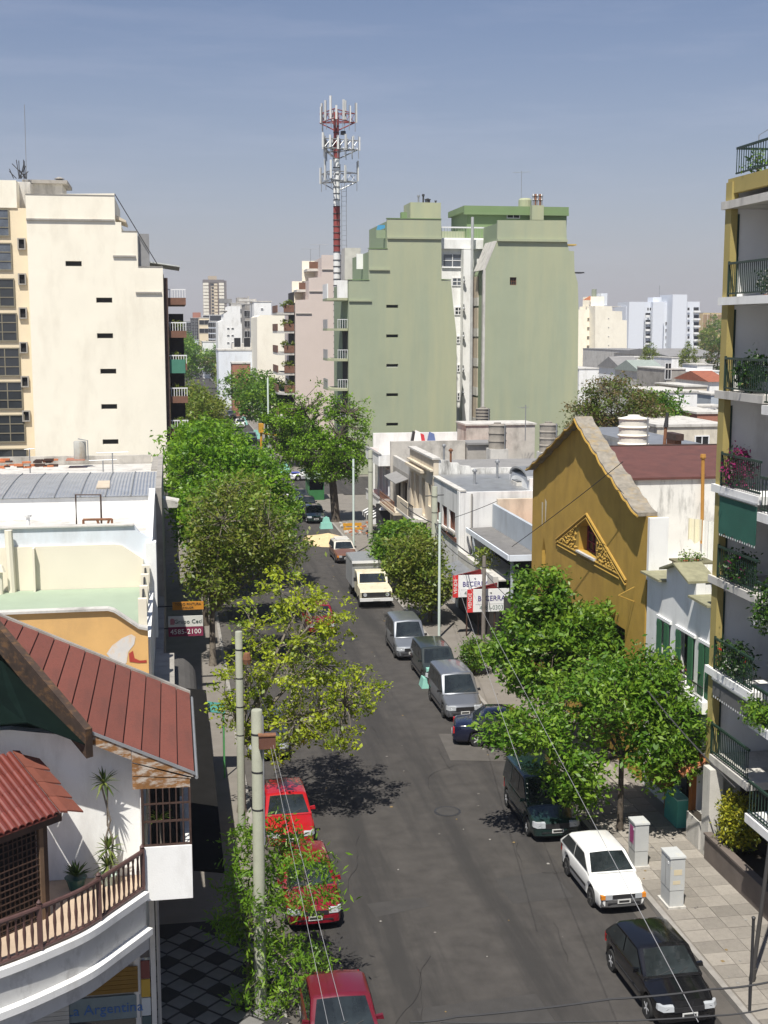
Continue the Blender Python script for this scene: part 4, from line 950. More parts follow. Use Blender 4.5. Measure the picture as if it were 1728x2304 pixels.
# tall banded tower far down the street
a, b = (30.2, 57.21), (48.57, 25.75)
T = thing('tower_block', 'tall cream and brown banded tower far down the street', 'tower', ((a[0]+b[0])/2, 1160, 0))
part(T, 'wall', MB().box(a[0] + .3, b[0] - 2, 1151, 1170, 0, a[1]), mat('tower tan', (.46, .38, .27), var=.1))
part(T, 'shaded_end', MB().box(b[0] - 1.99, b[0] + 2, 1150.5, 1170, 0, a[1] - .5), mat('tower grey brown', (.17, .145, .13)))
wdt = b[0] - a[0]
for k in range(22):
    z = a[1] - 4.6 - k*2.62*1.08
    if z < 1: break
    for u0, u1 in ((0, .26), (.74, .99)): part(T, 'balcony_band', MB().box(a[0] + wdt*u0, a[0] + wdt*u1, 1149.6, 1150.9, z, z + 2.2), cream)
    part(T, 'balcony_band', MB().box(a[0] + wdt*.52, a[0] + wdt*.68, 1149.9, 1150.95, z, z + 1.9), cream2)
    window(T, a[0] + wdt*.45, 1150.9, z, 2.0, 1.5, 'S', greyconc, dark)
part(T, 'crown_band', MB().box(a[0] + .2, b[0], 1149.5, 1171, a[1] - 2.2, a[1] + .3), mat('tower grey brown', (0,0,0)))
part(T, 'roof_hut', MB().box(a[0] + wdt*.26, a[0] + wdt*.66, 1155, 1165, a[1] + .31, a[1] + 3.6), mat('tower tan', (0,0,0)))
for u in (.27, .69): part(T, 'brown_pier', MB().box(a[0] + wdt*u, a[0] + wdt*(u + .05), 1149.3, 1150.98, 0, a[1] - 2.3), mat('tower brown', (.15, .10, .075)))
pf = [(12.01, 5.64), (12.21, 16.68), (13.62, 17.29), (13.65, 18.68), (14.6, 19.29), (14.78, 20.64), (17.84, 20.65), (17.9, 16.49), (18.49, 15.69), (18.38, 5.61)]
pf[0] = (pf[0][0], 0); pf[-1] = (pf[-1][0], 0)
sw = [(14.75, 14.98), (14.72, 13.24), (14.69, 11.37), (15.84, 14.98), (15.81, 13.24), (15.78, 11.37)]
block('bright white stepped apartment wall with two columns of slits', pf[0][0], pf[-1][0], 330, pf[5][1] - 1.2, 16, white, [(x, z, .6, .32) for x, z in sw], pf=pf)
a, b = (18.67, 20.89), (22.55, 18.08)
wx = (20.48, 19.22)
block('white block with a single dark slit above the cream wall', a[0], b[0], 290, a[1], 14, white, [(wx[0], wx[1], .55, .32)], [(a[0] - 3, a[0] + 1, 296, 300, a[1] + .8, paleconc)])
pf = [(15.52, 4.54), (15.7, 17.13), (16.32, 17.46), (20.66, 17.5), (20.52, 4.5)]
pf[0] = (pf[0][0], 0); pf[-1] = (pf[-1][0], 0)
block('plain cream wall standing left of the plant covered balconies', pf[0][0], pf[-1][0], 235, pf[2][1] - .2, 18, cream, pf=pf)
a, b = (17.86, 20.73), (20.02, 12.62)
block('grey facade crowded with balconies between two white walls', a[0], b[0], 310, a[1], 14, greyconc, grid(a[0], b[0], b[1] - 12, a[1] - 1, 3, 8, 1.2, 1.5), [(a[0] + 1, b[0] - 1, 312, 318, a[1] + 2, paleconc)])
a, b = (9.23, 10.88), (16.46, 8.03)
block('long low white house with a dark cornice and small windows', a[0], b[0], 250, a[1], 12, bluewhite, [(12.87, b[1] + 3.5, 1.3, 1.8), (14.71, b[1] + 3.5, 1.3, 1.8)], [(12.09, 16.27, 254, 260, 12.2, paleconc)], name='house')
a, b = (10.67, 9.02), (13.77, 8.18)
block('small flat house with a brick red front below the white house', a[0], b[0], 225, a[1], 6, brick, name='house')
a, b = (11.86, 19.22), (15.82, 12.61)
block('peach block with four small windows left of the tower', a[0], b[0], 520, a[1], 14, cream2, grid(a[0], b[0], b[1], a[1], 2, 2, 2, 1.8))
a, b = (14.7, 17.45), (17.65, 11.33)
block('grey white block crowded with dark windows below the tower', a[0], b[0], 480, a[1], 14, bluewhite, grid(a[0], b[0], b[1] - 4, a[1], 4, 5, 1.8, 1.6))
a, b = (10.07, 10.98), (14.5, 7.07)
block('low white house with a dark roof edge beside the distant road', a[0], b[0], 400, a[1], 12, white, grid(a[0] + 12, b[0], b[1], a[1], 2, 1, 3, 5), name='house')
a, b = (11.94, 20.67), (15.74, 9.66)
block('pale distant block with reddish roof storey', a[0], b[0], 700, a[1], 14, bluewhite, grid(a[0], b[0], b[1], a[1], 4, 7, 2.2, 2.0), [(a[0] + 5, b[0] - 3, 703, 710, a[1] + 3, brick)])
a, b = (5.38, 21.51), (10.0, 10.28)
block('grey blue distant block beside the left balconies', a[0] - 10, b[0], 620, a[1] - 3, 14, mat('distant grey blue render', (.26, .28, .31)), grid(a[0], b[0], b[1], a[1] - 4, 4, 7, 2.2, 1.8))
a, b = (27.65, 24.49), (36.84, 19.05)
block('white block with long dark balconies in front of the tower', a[0], b[0], 900, a[1], 20, white, grid(a[0], b[0], b[1] - 8, a[1], 2, 3, 14, 4))
a, b = (19.85, 23.0), (24.3, 20.47)
block('grey topped block with rooftop tanks behind the white stepped wall', a[0], b[0], 420, a[1], 16, paleconc, grid(a[0], b[0], 3, a[1] - 1, 4, 7, 1.4, 1.4), [(a[0] + 2, a[0] + 6, 424, 430, a[1] + 2, greyconc), (b[0] - 8, b[0] - 4, 424, 430, a[1] + 1.6, roofgrey)])
# right hand side far blocks
kP = .217
pf = [(132.83, 2.33), (132.45, 22.17), (137.96, 22.07), (138.09, 20.59), (141.27, 20.51), (141.44, 17.74), (142.97, 17.68), (143.4, 2.27)]
pf[0] = (pf[0][0], 0); pf[-1] = (pf[-1][0], 0)
sw = [(136.88, 18.19), (136.95, 15.42), (137.02, 12.58), (137.1, 9.8)]
T = block('cream stepped apartment block with a rooftop red canopy', pf[0][0], pf[-1][0], 394, pf[1][1] - .3, 16, cream, [(x, z, .36, .2) for x, z in sw], pf=pf)
a, b = (128.95, 21.11), (134.86, 3.06)
part(T, 'left_wing', MB().box(a[0] - 4, b[0] - .1, 400, 412, 0, a[1]), cream)
for i, zz in enumerate([17.47, 14.57, 11.66, 8.75, 5.99, 3.44]):
    for px in [132.35, 133.92]: window(T, px, 399.99, zz, .95, 1.1, 'S', cream2, glass, nx=2, t=.08)
part(T, 'roof_hut', MB().box(133.52, 138.03, 402, 410, 22.22, 25.27), cream)
part(T, 'roof_hut', MB().box(138.43, 140.45, 406, 411, 22.52, 26.39), bluewhite)
part(T, 'red_canopy', MB().prismY([(130.81, 24.11), (133.15, 24.11), (133.15, 25.45)], 401, 401.9), terracotta)
part(T, 'tank', MB().lathe(135.28, 404, [(.8, 25.33), (.8, 27.62)], 12), mat('grey green tank', (.24, .27, .2)))
T = thing('apartment_block', 'bluish white wide apartment block with curved balconies on the right horizon', 'building', (199.36, 520, 0))
for i, (xa, xb, yt, Yq) in enumerate(((580,735,180,510),(735,830,215,514),(825,975,180,512),(975,1035,215,515),(1032,1180,215,510),(1180,1312,175,511),(548,582,228,513))):
    pass
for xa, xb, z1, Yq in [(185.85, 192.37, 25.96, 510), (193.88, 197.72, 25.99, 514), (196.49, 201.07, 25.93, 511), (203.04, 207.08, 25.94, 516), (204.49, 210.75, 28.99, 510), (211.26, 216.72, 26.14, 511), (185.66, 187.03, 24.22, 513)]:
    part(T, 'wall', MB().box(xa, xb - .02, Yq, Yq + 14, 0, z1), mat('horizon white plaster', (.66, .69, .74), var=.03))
for x, z in [(204.44, 16.62), (204.54, 13.76), (204.63, 10.87), (204.73, 7.89)]: window(T, x, 515.9, z, 1.0, 1.25, 'S', aluminium, dark)
for x, z in [(211.43, 22.51), (211.54, 19.56), (211.64, 16.69), (211.74, 13.85), (211.84, 10.89), (211.94, 7.92)]: window(T, x, 509.98, z, 1.0, 1.2, 'S', aluminium, dark)
for x, z in [(194.7, 22.45), (195.74, 22.45), (196.7, 22.45)]: window(T, x, 511.98, z, .7, 1.2, 'S', aluminium, dark)
for x, z in [(194.69, 19.76), (194.78, 16.93), (194.86, 14.05), (194.95, 11.28), (195.03, 8.39)]:
    part(T, 'curved_balcony', MB().lathe(x, 511.9, [(.9, z), (1.1, z + .1), (1.1, z + .85)], 14), white)
    part(T, 'balcony_opening', MB().box(x - 1.0, x + 1.05, 511.85, 511.99, z + .87, z + 1.75), dark)
for x, z in [(215.2, 21.73), (215.31, 18.58), (215.42, 15.63), (215.52, 12.86), (215.62, 9.97), (215.72, 7.32)]:
    part(T, 'corner_balcony', MB().box(x - 1.3, x + 1.35, 509.6, 510.99, z, z + .75), white); part(T, 'balcony_opening', MB().box(x - 1.1, x + 1.1, 510.85, 510.99, z + .8, z + 2.1), dark)
part(T, 'roof_hut', MB().box(198.23, 202.01, 516, 522, 25.92, 28.01), mat('horizon white plaster', (0,0,0)))
part(T, 'aerial', MB().tube([(201.82, 518, 28.15), (201.82, 518, 32.9)], .12, 5), irongrey)
a, b = (350.27, 25.52), (366.95, 15.69)
block('yellow ochre ribbed block far away beside the ochre column', a[0], b[0], 820, a[1], 18, mat('far yellow plaster', (.62, .46, .22)), grid(a[0], b[0], b[1] - 6, a[1] + 4, 5, 1, 3.2, a[1] - b[1]), pane=mat('far brown strip', (.30, .19, .09)))
# low roofs of the right middle distance
def house(label, x0, x1, Y, z1, depth, m, roofm=None, pitch=0, wins=(), name='house'):
    T = thing(name, label, 'house', ((x0+x1)/2, Y + depth/2, 0))
    part(T, 'wall', MB().box(x0, x1, Y, Y + depth, 0, z1), m)
    if pitch: part(T, 'roof', MB().prismX([(Y - .3, z1 + .01), (Y + depth/2, z1 + pitch), (Y + depth + .3, z1 + .01)], x0 - .3, x1 + .3), roofm or roofgrey)
    else: part(T, 'roof', MB().box(x0 - .1, x1 + .1, Y - .1, Y + depth, z1 + .005, z1 + .18), roofm or paleconc)
    for x, z, w_, h_ in wins: window(T, x, Y - .01, z, w_, h_, 'S', aluminium, dark, nx=2, t=.08)
    return T
def hp(label, xa, ya, xb, Y, depth, m, **k): pass
house('long grey warehouse roof in front of the bluish white block', 120.88, 132.75, 330, 9.18, 40, paleconc, roofm=roofgrey)
house('broad grey warehouse with a shallow pitched roof left of the balconies', 119.99, 134.9, 300, 8.4, 40, paleconc, roofm=roofgrey, pitch=1.6)
house('white flat house with a projecting roof slab and two windows', 76.66, 81.89, 185, 8.62, 14, white, roofm=white, wins=[(77.79,7.24,1.1,.9),(80.86,7.58,1.1,.9)])
house('small white stair hut on top of the flat white house', 83.05, 85.66, 196, 9.25, 6, white)
house('grey unplastered house with a dark doorway left of the white house', 71.54, 74.51, 180, 9.09, 12, greyconc, wins=[(71.79,7.68,1.0,2.4)])
house('house with a greenish grey pitched roof behind the brown tree', 73.27, 77.43, 195, 8.31, 12, paleconc, roofm=mat('green grey sheet', (.27,.31,.28)), pitch=1.7)
house('white gabled house with a rust edged roof behind the brown tree', 77.27, 81.3, 215, 8.23, 12, white, roofm=roofgrey, pitch=1.9)
house('low red tiled roof house right of the white flat house', 71.78, 74.33, 165, 7.93, 12, white, roofm=mat('red tile roof', (.30,.10,.055), var=.2, scale=2), pitch=1.3)
house('tall white plain house wall with a slit behind the vivid green tree', 46.92, 50.95, 120, 8.82, 10, white, wins=[(50.05,6.43,.12,.55)])
house('small cream house with pale roof above the white plain wall', 57.84, 60.58, 140, 8.42, 9, beige)
house('house with a wide brick red terrace near the ochre column', 45.92, 48.77, 108, 7.54, 10, brick)
house('grey low house with barred shed next to the red terrace', 55.9, 57.72, 128, 8.11, 9, bluegrey)
house('cream house with long dark opening above the red terrace', 51.54, 54.65, 122, 7.24, 3, cream, wins=[(53.14,6.75,1.4,.45)])
house('weathered cream house with a square dark opening behind the ochre flue', 32.85, 37.97, 84, 8.33, 10, mat('weathered cream', (.58,.53,.44), stain=(.25,.22,.18), stain_amt=.6), wins=[(36.1,6.83,1.07,.9)])
house('low shed with curved grey roof behind the purple brown roof', 25.14, 28.21, 66, 8.68, 12, paleconc, roofm=zinc)
house('dark red roofed house behind the weathered cream house', 39.18, 41.0, 100, 7.54, 10, brick)
house('low white house at the foot of the cream stepped block', 77.72, 82.17, 240, 7.3, 14, white)
house('white walled house with planted roof left of the warehouse', 106.04, 116.0, 290, 8.32, 10, whited)
house('white block house with a cylinder tank among the trees', 92.38, 93.71, 230, 9.58, 9, white)
t = thing('chimney', 'short brown brick chimney with a dark cap behind the purple roof', 'chimney', (26.77, 66, 6))
part(t, 'stack', MB().box(26.21, 26.55, 64.4, 65.6, 6, 9.16), rust)
part(t, 'cap', MB().box(26.16, 26.6, 64.2, 65.8, 9.17, 9.52), darkwood)
t = thing('flue_pipe', 'leaning rusty flue pipe with dark top beside the cream water tank', 'pipe', (25.44, 64, 6))
part(t, 'pipe', MB().tube([(25.43, 64, 8.6), (25.5, 64, 9.92)], .09, 8), rust)
part(t, 'cowl', MB().tube([(25.5, 64, 9.92), (25.57, 64, 10.67)], [.14, .07], 8), ironblack)

# ================================================================== LEFT: CREAM TOWER
YC = 105.0
T = thing('cream_building', 'tall cream stepped apartment wall with a column of dark slits', 'building', (-6, 112, 0))
pf = [(-10.97, 4.98), (-10.68, 25.27), (-3.95, 25.46), (-3.96, 23.28), (-3.49, 23.26), (-3.49, 22.55), (-2.28, 22.53), (-2.28, 19.83), (-0.36, 19.82), (-0.44, 4.82)]
xl = pf[1][0]; xr = pf[8][0]
pf = [(xl, 0)] + [(x, z) for x, z in pf[1:9]] + [(xr, 0)]
sl = [(-7.23, 20.05), (-4.97, 17.24), (-4.99, 14.46), (-4.82, 11.67), (-4.83, 8.87), (-4.81, 6.06)]
hs = [[(x-.62, z-.2), (x+.62, z-.2), (x+.62, z+.2), (x-.62, z+.2)] for x, z in sl]
part(T, 'side_wall', polywall(MB(), 'x', pf, hs, YC, .3), cream)
for x, z in sl: window(T, x, YC + .25, z - .2, 1.24, .4, 'S', greyconc, dark, t=.03, depth=.06)
part(T, 'body', MB().prismY([(x, z - .25 if z > 1 else 0) for x, z in pf], YC + .31, YC + 12), cream)
for a, b in [[(-10.69, 23.4), (-4.01, 23.47)], [(-4.19, 20.65), (-2.44, 20.65)], [(-2.52, 17.84), (-0.51, 17.83)]]:
    part(T, 'ledge', MB().box(a[0], b[0], YC - .14, YC - .003, a[1] - .06, a[1] + .06), greyconc)
cap = MB()
for a, b in zip(pf[1:-1], pf[2:]):
    if b[0] - a[0] > .5: cap.box(a[0], b[0], YC - .04, YC + .35, a[1] + .003, a[1] + .06)
part(T, 'parapet_cap', cap, greyconc)
# recessed left wing with the stair windows
x0 = xl - .002
zt = 24.41
part(T, 'left_wing', MB().box(-26, x0, 107, 117, 0, zt), cream2)
part(T, 'left_wing_top', MB().box(-26, -11.55, 106.9, 116, zt + .003, 26.52), cream)
part(T, 'shaft', MB().box(-11.69, x0, 109, 114, zt - 1, 26.64), paleconc)
wx = [-12.8, -12.08]
for i, (za, zb) in enumerate([(24.33, 22.19), (21.71, 19.56), (18.96, 16.73), (16.25, 14.01), (13.52, 11.26), (10.83, 8.62), (8.19, 5.96)] + [(5.46, 3.21)]):
    window(T, wx[1] - 1.85 + .10*i, 106.95, zb, 3.5, za - zb, 'S', mat('brown grey frame', (.20, .18, .13)), bluglass if i < 2 else glass, nx=3, nz=3, t=.09)
for x, z in [(-11.31, 21.19), (-11.37, 18.45), (-11.41, 15.79), (-11.46, 13.07), (-11.46, 10.37), (-11.46, 7.62)]:
    window(T, x, 106.98, z, .62, .9, 'S', greyconc, dark, t=.1, depth=.2)
part(T, 'roof_structure', MB().box(-11.09, -8.37, 111, 116, pf[1][1] - 1, 26.73), paleconc)
part(T, 'roof_slab', MB().box(-11.17 - .3, -8.31 + .4, 110.6, 116.2, 26.73 + .003, 26.8 + .2), greyconc)
mb = MB(); cx, cz = (-11.5, 26.99)
rg = random.Random(2)
for i in range(14): mb.tube([(cx + rg.uniform(-.6,.5), 110, cz), (cx + rg.uniform(-.9,.6), 110 + rg.uniform(-.4,.4), cz + rg.uniform(.4, 1.5))], .035, 5)
part(T, 'aerials', mb, ironblack)
part(T, 'mast_wire', MB().tube([(-11.06, 110, 25.78), (-11.0, 110, 32.78)], .025, 4), irongrey)
part(T, 'vent', MB().lathe(-8.55, 111, [(.3, 26.84), (.2, 27.03), (.45, 27.13), (.1, 27.28)], 8), greyconc)
part(T, 'stay_cable', MB().tube([(pf[2][0], YC + .3, pf[2][1]), (xr - .4, YC + .3, pf[8][1] + .2)], .035, 4), cable)
mb = MB(); a = pf[3]; mb.prismY([(pf[2][0] + .01, pf[2][1] - 1.6), (pf[4][0] + .35, pf[5][1] + .9), (pf[4][0] + .35, pf[5][1] + .75), (pf[2][0] + .01, pf[2][1] - 1.9)], YC + .6, YC + 6)
part(T, 'terrace_awning', mb, beige)
part(T, 'terrace_rail', MB().box(pf[6][0] + .05, pf[6][0] + .9, YC + .5, YC + .6, pf[7][1] + .01, pf[7][1] + 2.6), mat('grey lattice', (.25, .25, .25)))
# plant filled balconies on the street side
part(T, 'top_canopy', MB().prismY([(-1.8, 20.37), (0.97, 19.97), (0.97, 19.88), (-1.8, 20.27)], YC + .6, YC + 8), mat('pale awning sheet', (.5, .52, .5)))
lev = [18.84, 17.72, 15.85, 14.92, 12.85, 10.26, 8.99, 7.21]
zl = [pf[8][1] - .6 - 2.62*i for i in range(7)]
brown = mat('brown balcony fascia', (0,0,0))
for i, z in enumerate(zl):
    part(T, 'balcony_slab', MB().box(xr + .003, xr + 1.75, YC + 1.0, YC + 10, z - 2.3, z - 2.05), brown)
    part(T, 'balcony_front', MB().box(xr + .003, xr + 1.75, YC + .9, YC + .997, z - 2.3, z - 1.75), brown)
    if i == 0: part(T, 'balcony_shade_panel', MB().box(xr + .36, xr + 1.55, YC + 3.0, YC + 3.2, 0, pf[8][1] - 3.6), mat('shaded balcony wall', (.035, .028, .024), var=.4, scale=1.2))  # added dark panel, the shade inside the balconies is in its colour
    if i == 0: part(T, 'facade_strip', MB().box(xr + .003, xr + .35, YC + .5, YC + 11, 0, pf[8][1] - .8), darkwood)
    rl = part(T, 'balcony_rail', MB().box(xr + .003, xr + 1.75, YC + .92, YC + .98, z - 1.15, z - 1.06), aluminium)
    bars_x(rl, xr + .05, xr + 1.7, YC + .95, z - 1.75, z - 1.15, .2, aluminium, 'baluster', .025)
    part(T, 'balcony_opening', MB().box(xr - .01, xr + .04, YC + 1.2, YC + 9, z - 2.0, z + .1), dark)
    if i == 0: continue
    shrub('balcony_plant', ['', 'bush on the second balcony of the cream tower', 'shrub on the third balcony of the cream tower', 'foliage on the fourth balcony of the cream tower beside the street', 'leafy plants on the fifth balcony of the cream tower', 'bush on the sixth balcony of the cream tower', 'shrub on the lowest visible balcony of the cream tower'][i], (xr + .9, YC + 1.5, z - 2.0), (.6, .4, .6), 24, 12, .11, LO, 60 + i)
part(T, 'green_blind', MB().box(xr + .1, xr + 1.6, YC + .85, YC + .88, zl[3] + .1, zl[3] + 1.5 - .3), mat('green blind', (.06, .20, .14)))

# ================================================================== LEFT: BARREL ROOF HOUSE AND TERRACES
T = thing('barrel_roof_house', 'white house with a curved corrugated zinc roof below the cream tower', 'house', (-6, 62, 0))
XL = -.72
part(T, 'front_wall', MB().box(-24, XL, 55.3, 55.6, .13, 7.95), white)
part(T, 'body', MB().box(-24, XL, 55.61, 69, .13, 7.6), white)
nrib = 13; vt = []
for k in range(14):
    x0 = -24 + (XL + 24)*0; 
rw = 1.05
xs_ = [XL + .02 - rw*i for i in range(22)]
for i in range(21):
    mb = MB(); n = 6
    for j in range(n):
        a0, a1 = j/n, (j+1)/n
        y0, y1 = 55.2 + 7.6*a0, 55.2 + 7.6*a1
        z0, z1 = 7.98 + .20*math.sin(a0*math.pi*.72), 7.98 + .20*math.sin(a1*math.pi*.72)
        mb.prism([(xs_[i+1] + .015, y0, z0), (xs_[i] - .015, y0, z0), (xs_[i] - .015, y1, z1), (xs_[i+1] + .015, y1, z1)],
                 [(xs_[i+1] + .015, y0, z0 + .05), (xs_[i] - .015, y0, z0 + .05), (xs_[i] - .015, y1, z1 + .05), (xs_[i+1] + .015, y1, z1 + .05)])
    part(T, 'roof_sheet', mb, zincw)
    part(T, 'roof_rib', MB().tube([(xs_[i], 55.18 + 7.6*u/6, 8.05 + .20*math.sin(u/6*math.pi*.72)) for u in range(7)], .03, 5), irongrey)
part(T, 'street_wall', MB().box(XL + .003, XL + .25, 55.3, 70, .13, 8.3), greyconc)
part(T, 'gutter_ridge', MB().box(-24, XL, 62.85, 63.3, 7.9, 8.16), paleconc)
part(T, 'rear_roof', MB().box(-24, XL, 63.31, 71.9, 7.55, 7.65), paleconc)
part(T, 'parapet_wall', MB().box(-24, -1.15, 72, 72.3, .13, 8.11), mat('stained grey plaster', (0,0,0)))
part(T, 'parapet_side', MB().prismX([(63.3, 8.25), (72.3, 8.0), (72.3, .2), (63.3, .2)], XL - .3, XL - .003), greyconc)
part(T, 'lamp_hood', MB().prismY([(XL + .3, 7.6), (XL + 1.0, 7.45), (XL + .9, 7.2), (XL + .3, 7.2)], 57, 58.2), paleconc)
a, b = (-5.57, 8.06), (-4.58, 7.45)
t = thing('brick_pier', 'brick pier carrying the metal water drum on the grey roof', 'pier', ((a[0]+b[0])/2, 70.5, 8.0))
part(t, 'masonry', MB().box(a[0], b[0], 70, 71.2, 8.1, a[1]), brick)
a2, b2 = (-5.18, 9.0), (-4.52, 8.09)
t = thing('water_drum', 'galvanised water drum on the brick pier before the cream tower', 'water tank', ((a2[0]+b2[0])/2, 70.6, a[1]))
part(t, 'drum', MB().lathe((a2[0]+b2[0])/2, 70.6, [((b2[0]-a2[0])/2, a[1] + .003), ((b2[0]-a2[0])/2, a2[1]), ((b2[0]-a2[0])/2*.9, a2[1] + .05)], 16), mat('weathered drum', (.38, .38, .35), stain=(.24, .17, .09), stain_amt=.7, var=.1), smooth=True)
part(t, 'pipe', MB().tube([(b2[0] + .1, 70.3, a[1]), (b2[0] + .1, 70.3, a2[1] + .1), (b2[0] - .4, 70.3, a2[1] + .2)], .03, 5), irongrey)
for i, (lb, px, py, pb, w_) in enumerate((('television aerial left of centre on the grey roof wall', -3.0, 8.73, 7.47, 1.6), ('low television aerial beside the brick pier', -3.48, 8.35, 7.85, 1.4), ('tall thin pipe mast with a small box near the cream tower foot', -7.1, 8.97, 7.65, .5))):
    t = thing('aerial', lb, 'aerial', (px, 67, pb)); part(t, 'pole', MB().tube([(px, 67, pb - .3), (px, 67, py)], .035, 6), irongrey)
    part(t, 'crossbar', MB().tube([(px - w_/2, 67, py), (px + w_/2, 67, py + .03)], .02, 5), irongrey)
t = thing('roof_rubble', 'heap of broken roof tiles and timber on the grey parapet roof', 'rubble', (-9, 66, 8.1))
rg = random.Random(8); rb = MB()
for i in range(80):
    x = rg.uniform(-12, -5.76); y = 66 + rg.uniform(-.5, .5); z = 8.1 + rg.uniform(0, .35); s_ = rg.uniform(.08, .3)
    rb.cur = i % 2; rb.box(x, x + s_*1.6, y, y + s_, z, z + s_*.4)
part(t, 'debris', rb, [terracotta, darkwood], kind='stuff')
t = thing('roof_hatch', 'small tan skylight hatch lying on the curved zinc roof', 'skylight', (-4, 57.5, 8.4))
part(t, 'frame', MB().prism([(-3.27, 56.8, 8.14), (-2.7, 56.8, 8.14), (-2.76, 58.6, 8.22), (-3.27, 58.6, 8.22)], [(-3.27, 56.8, 8.20), (-2.7, 56.8, 8.20), (-2.76, 58.6, 8.28), (-3.27, 58.6, 8.28)]), tanblind)
t = thing('clothes_frame', 'tall dark pipe frame standing on the white roof terrace', 'frame', (-3.35, 52, 7.2))
fx0, fz0 = (-3.8, 8.49); fx1, fz1 = (-2.83, 8.47)
part(t, 'pipework', MB().tube([(fx0, 52, 7.0), (fx0, 52, fz0), (fx1, 52, fz1), (fx1, 52, 7.0)], .045, 6), darkwood)
t = thing('swing_frame', 'low rusty trestle frame beside the tall pipe frame', 'frame', (-2.82, 49, 7.2))
gx0, gz0 = (-3.33, 7.92); gx1, gz1 = (-2.28, 7.91)
part(t, 'top_bar', MB().tube([(gx0, 49, gz0), (gx1, 49, gz1)], .05, 6), rust)
for x, d in ((gx0, .0), (gx0 + .5, .25), (gx1 - .1, -.2), (gx1, 0)): part(t, 'leg', MB().tube([(x, 49, gz0), (x + d, 49, 7.2)], .05, 6), rust)
T = thing('terrace_house', 'cream and white party wall house with a mint green roof terrace', 'house', (-6, 48, 0))
ptop = [(-5.9, 8.19), (-1.37, 8.17), (-1.18, 7.92), (-0.99, 7.81), (-0.73, 7.69)]
wall_z = 6.0
poly = [(-20, wall_z - 5.8), (-20, ptop[0][1])] + ptop + [(-.75, ptop[-1][1] - .05), (-.75, .2)]
part(T, 'party_wall', polywall(MB(), 'x', poly, [], 45.5, .3), bluewhite)
crm = [(-5.93, 7.51), (-2.04, 7.54), (-1.8, 7.5), (-1.07, 6.98), (-1.09, 5.93), (-5.99, 6.04)]
cr = mat('pale cream wall paint', (.74, .68, .56), var=.04, scale=.6)
part(T, 'cream_facing', polywall(MB(), 'x', [(-20, crm[0][1]), *crm[1:5], (-20, crm[5][1] - .1)], [], 45.40, .095), cr)
part(T, 'rear_terrace', MB().box(-20, -.8, 45.81, 55.29, 6.9, 7.05), paleconc)
part(T, 'party_coping', MB().box(-20, ptop[1][0], 45.42, 45.84, ptop[1][1] + .003, ptop[1][1] + .05), paleconc)
part(T, 'terrace_floor', MB().box(-20, -1.05, 38.2, 45.38, 5.85, 6.0), mint)
part(T, 'body', MB().box(-20, -.75, 38.2, 45.38, .13, 5.84), white)
part(T, 'street_parapet', MB().prismX([(45.81, 6.9), (45.81, ptop[-1][1]), (55.25, 8.3), (55.25, 6.9)], -.98, -.74), white)
part(T, 'street_parapet_end', MB().box(-.98, -.62, 45.2, 45.8, 4.2, ptop[-1][1] - .1), white)
for x, y0 in ((-5.54, 0),):
    part(T, 'vent_pipe', MB().tube([(x, 45.2, 6.0), (x - .05, 45.2, 8.16)], .14, 8), cr)
part(T, 'vent_pipe', MB().tube([(x - .35, 44.9, 6.0), (x - .35, 44.9, 6.78)], .09, 8).lathe(x - .35, 44.9, [(.2, 6.78), (.1, 6.91 + .1)], 8), cr)
part(T, 'wall_pier', MB().box(-4.82, -4.75, 45.1, 45.39, 6.0, 7.51), cr)
for i, (y, h_) in enumerate(((45.0, .0), (43.3, .0), (41.3, .0), (39.3, 0))):
    part(T, 'railing_post', MB().box(-1.12, -.86, y - .12, y + .12, 6.003, 6.85), cr)
    if i < 3:
        y2 = (43.3, 41.3, 39.3)[i]
        part(T, 'railing_brace', MB().tube([(-1.0, y - .12, 6.75), (-1.0, y2 + .12, 6.1)], .035, 5).tube([(-1.0, y - .12, 6.12), (-1.0, y2 + .12, 6.12)], .03, 5), ironblack)
part(T, 'added_shade_canopy', MB().prismY([(.26, 3.06), (.95, 2.95), (.95, 3.0), (.26, 3.11)], 27.6, 30.19), mat('shade canopy charcoal', (.013, .0125, .012), var=.2, rough=1, spec=.1))  # added piece that closes a sunlit gap beside the shade canopy
part(T, 'added_shade_canopy', MB().prismY([(-.07, 3.1), (.95, 2.95), (.95, 3.0), (-.07, 3.15)], 30.2, 42.4), mat('shade canopy charcoal', (.013, .0125, .012), var=.2, rough=1, spec=.1))  # added canopy to shade the left pavement, near black to read as shade
part(T, 'street_ledge', MB().box(-.74, -.08, 35.5, 45.19, 3.4, 3.62), greyconc)
part(T, 'street_ledge', MB().box(-.74, -.45, 45.2, 70, 3.4, 3.6), greyconc)
T = thing('orange_house', 'orange rendered party wall with peeling white patch and red paint mark', 'house', (-6, 36, 0))
otop = [(-5.03, 6.79), (-1.96, 6.8), (-1.78, 6.74), (-1.08, 6.22), (-0.82, 6.16)]
part(T, 'party_wall', polywall(MB(), 'x', [(-20, .13), (-20, otop[0][1] - .2)] + otop + [(otop[-1][0], .13)], [], 38.0, .19), orange)
cp = MB()
for a, b in zip([(-20, otop[0][1] - .2)] + otop[:-1], otop): cp.prism([(a[0], 37.9, a[1]), (b[0], 37.9, b[1]), (b[0], 38.25, b[1]), (a[0], 38.25, a[1])], [(a[0], 37.9, a[1] + .07), (b[0], 37.9, b[1] + .07), (b[0], 38.25, b[1] + .07), (a[0], 38.25, a[1] + .07)])
part(T, 'coping', cp, paleconc)
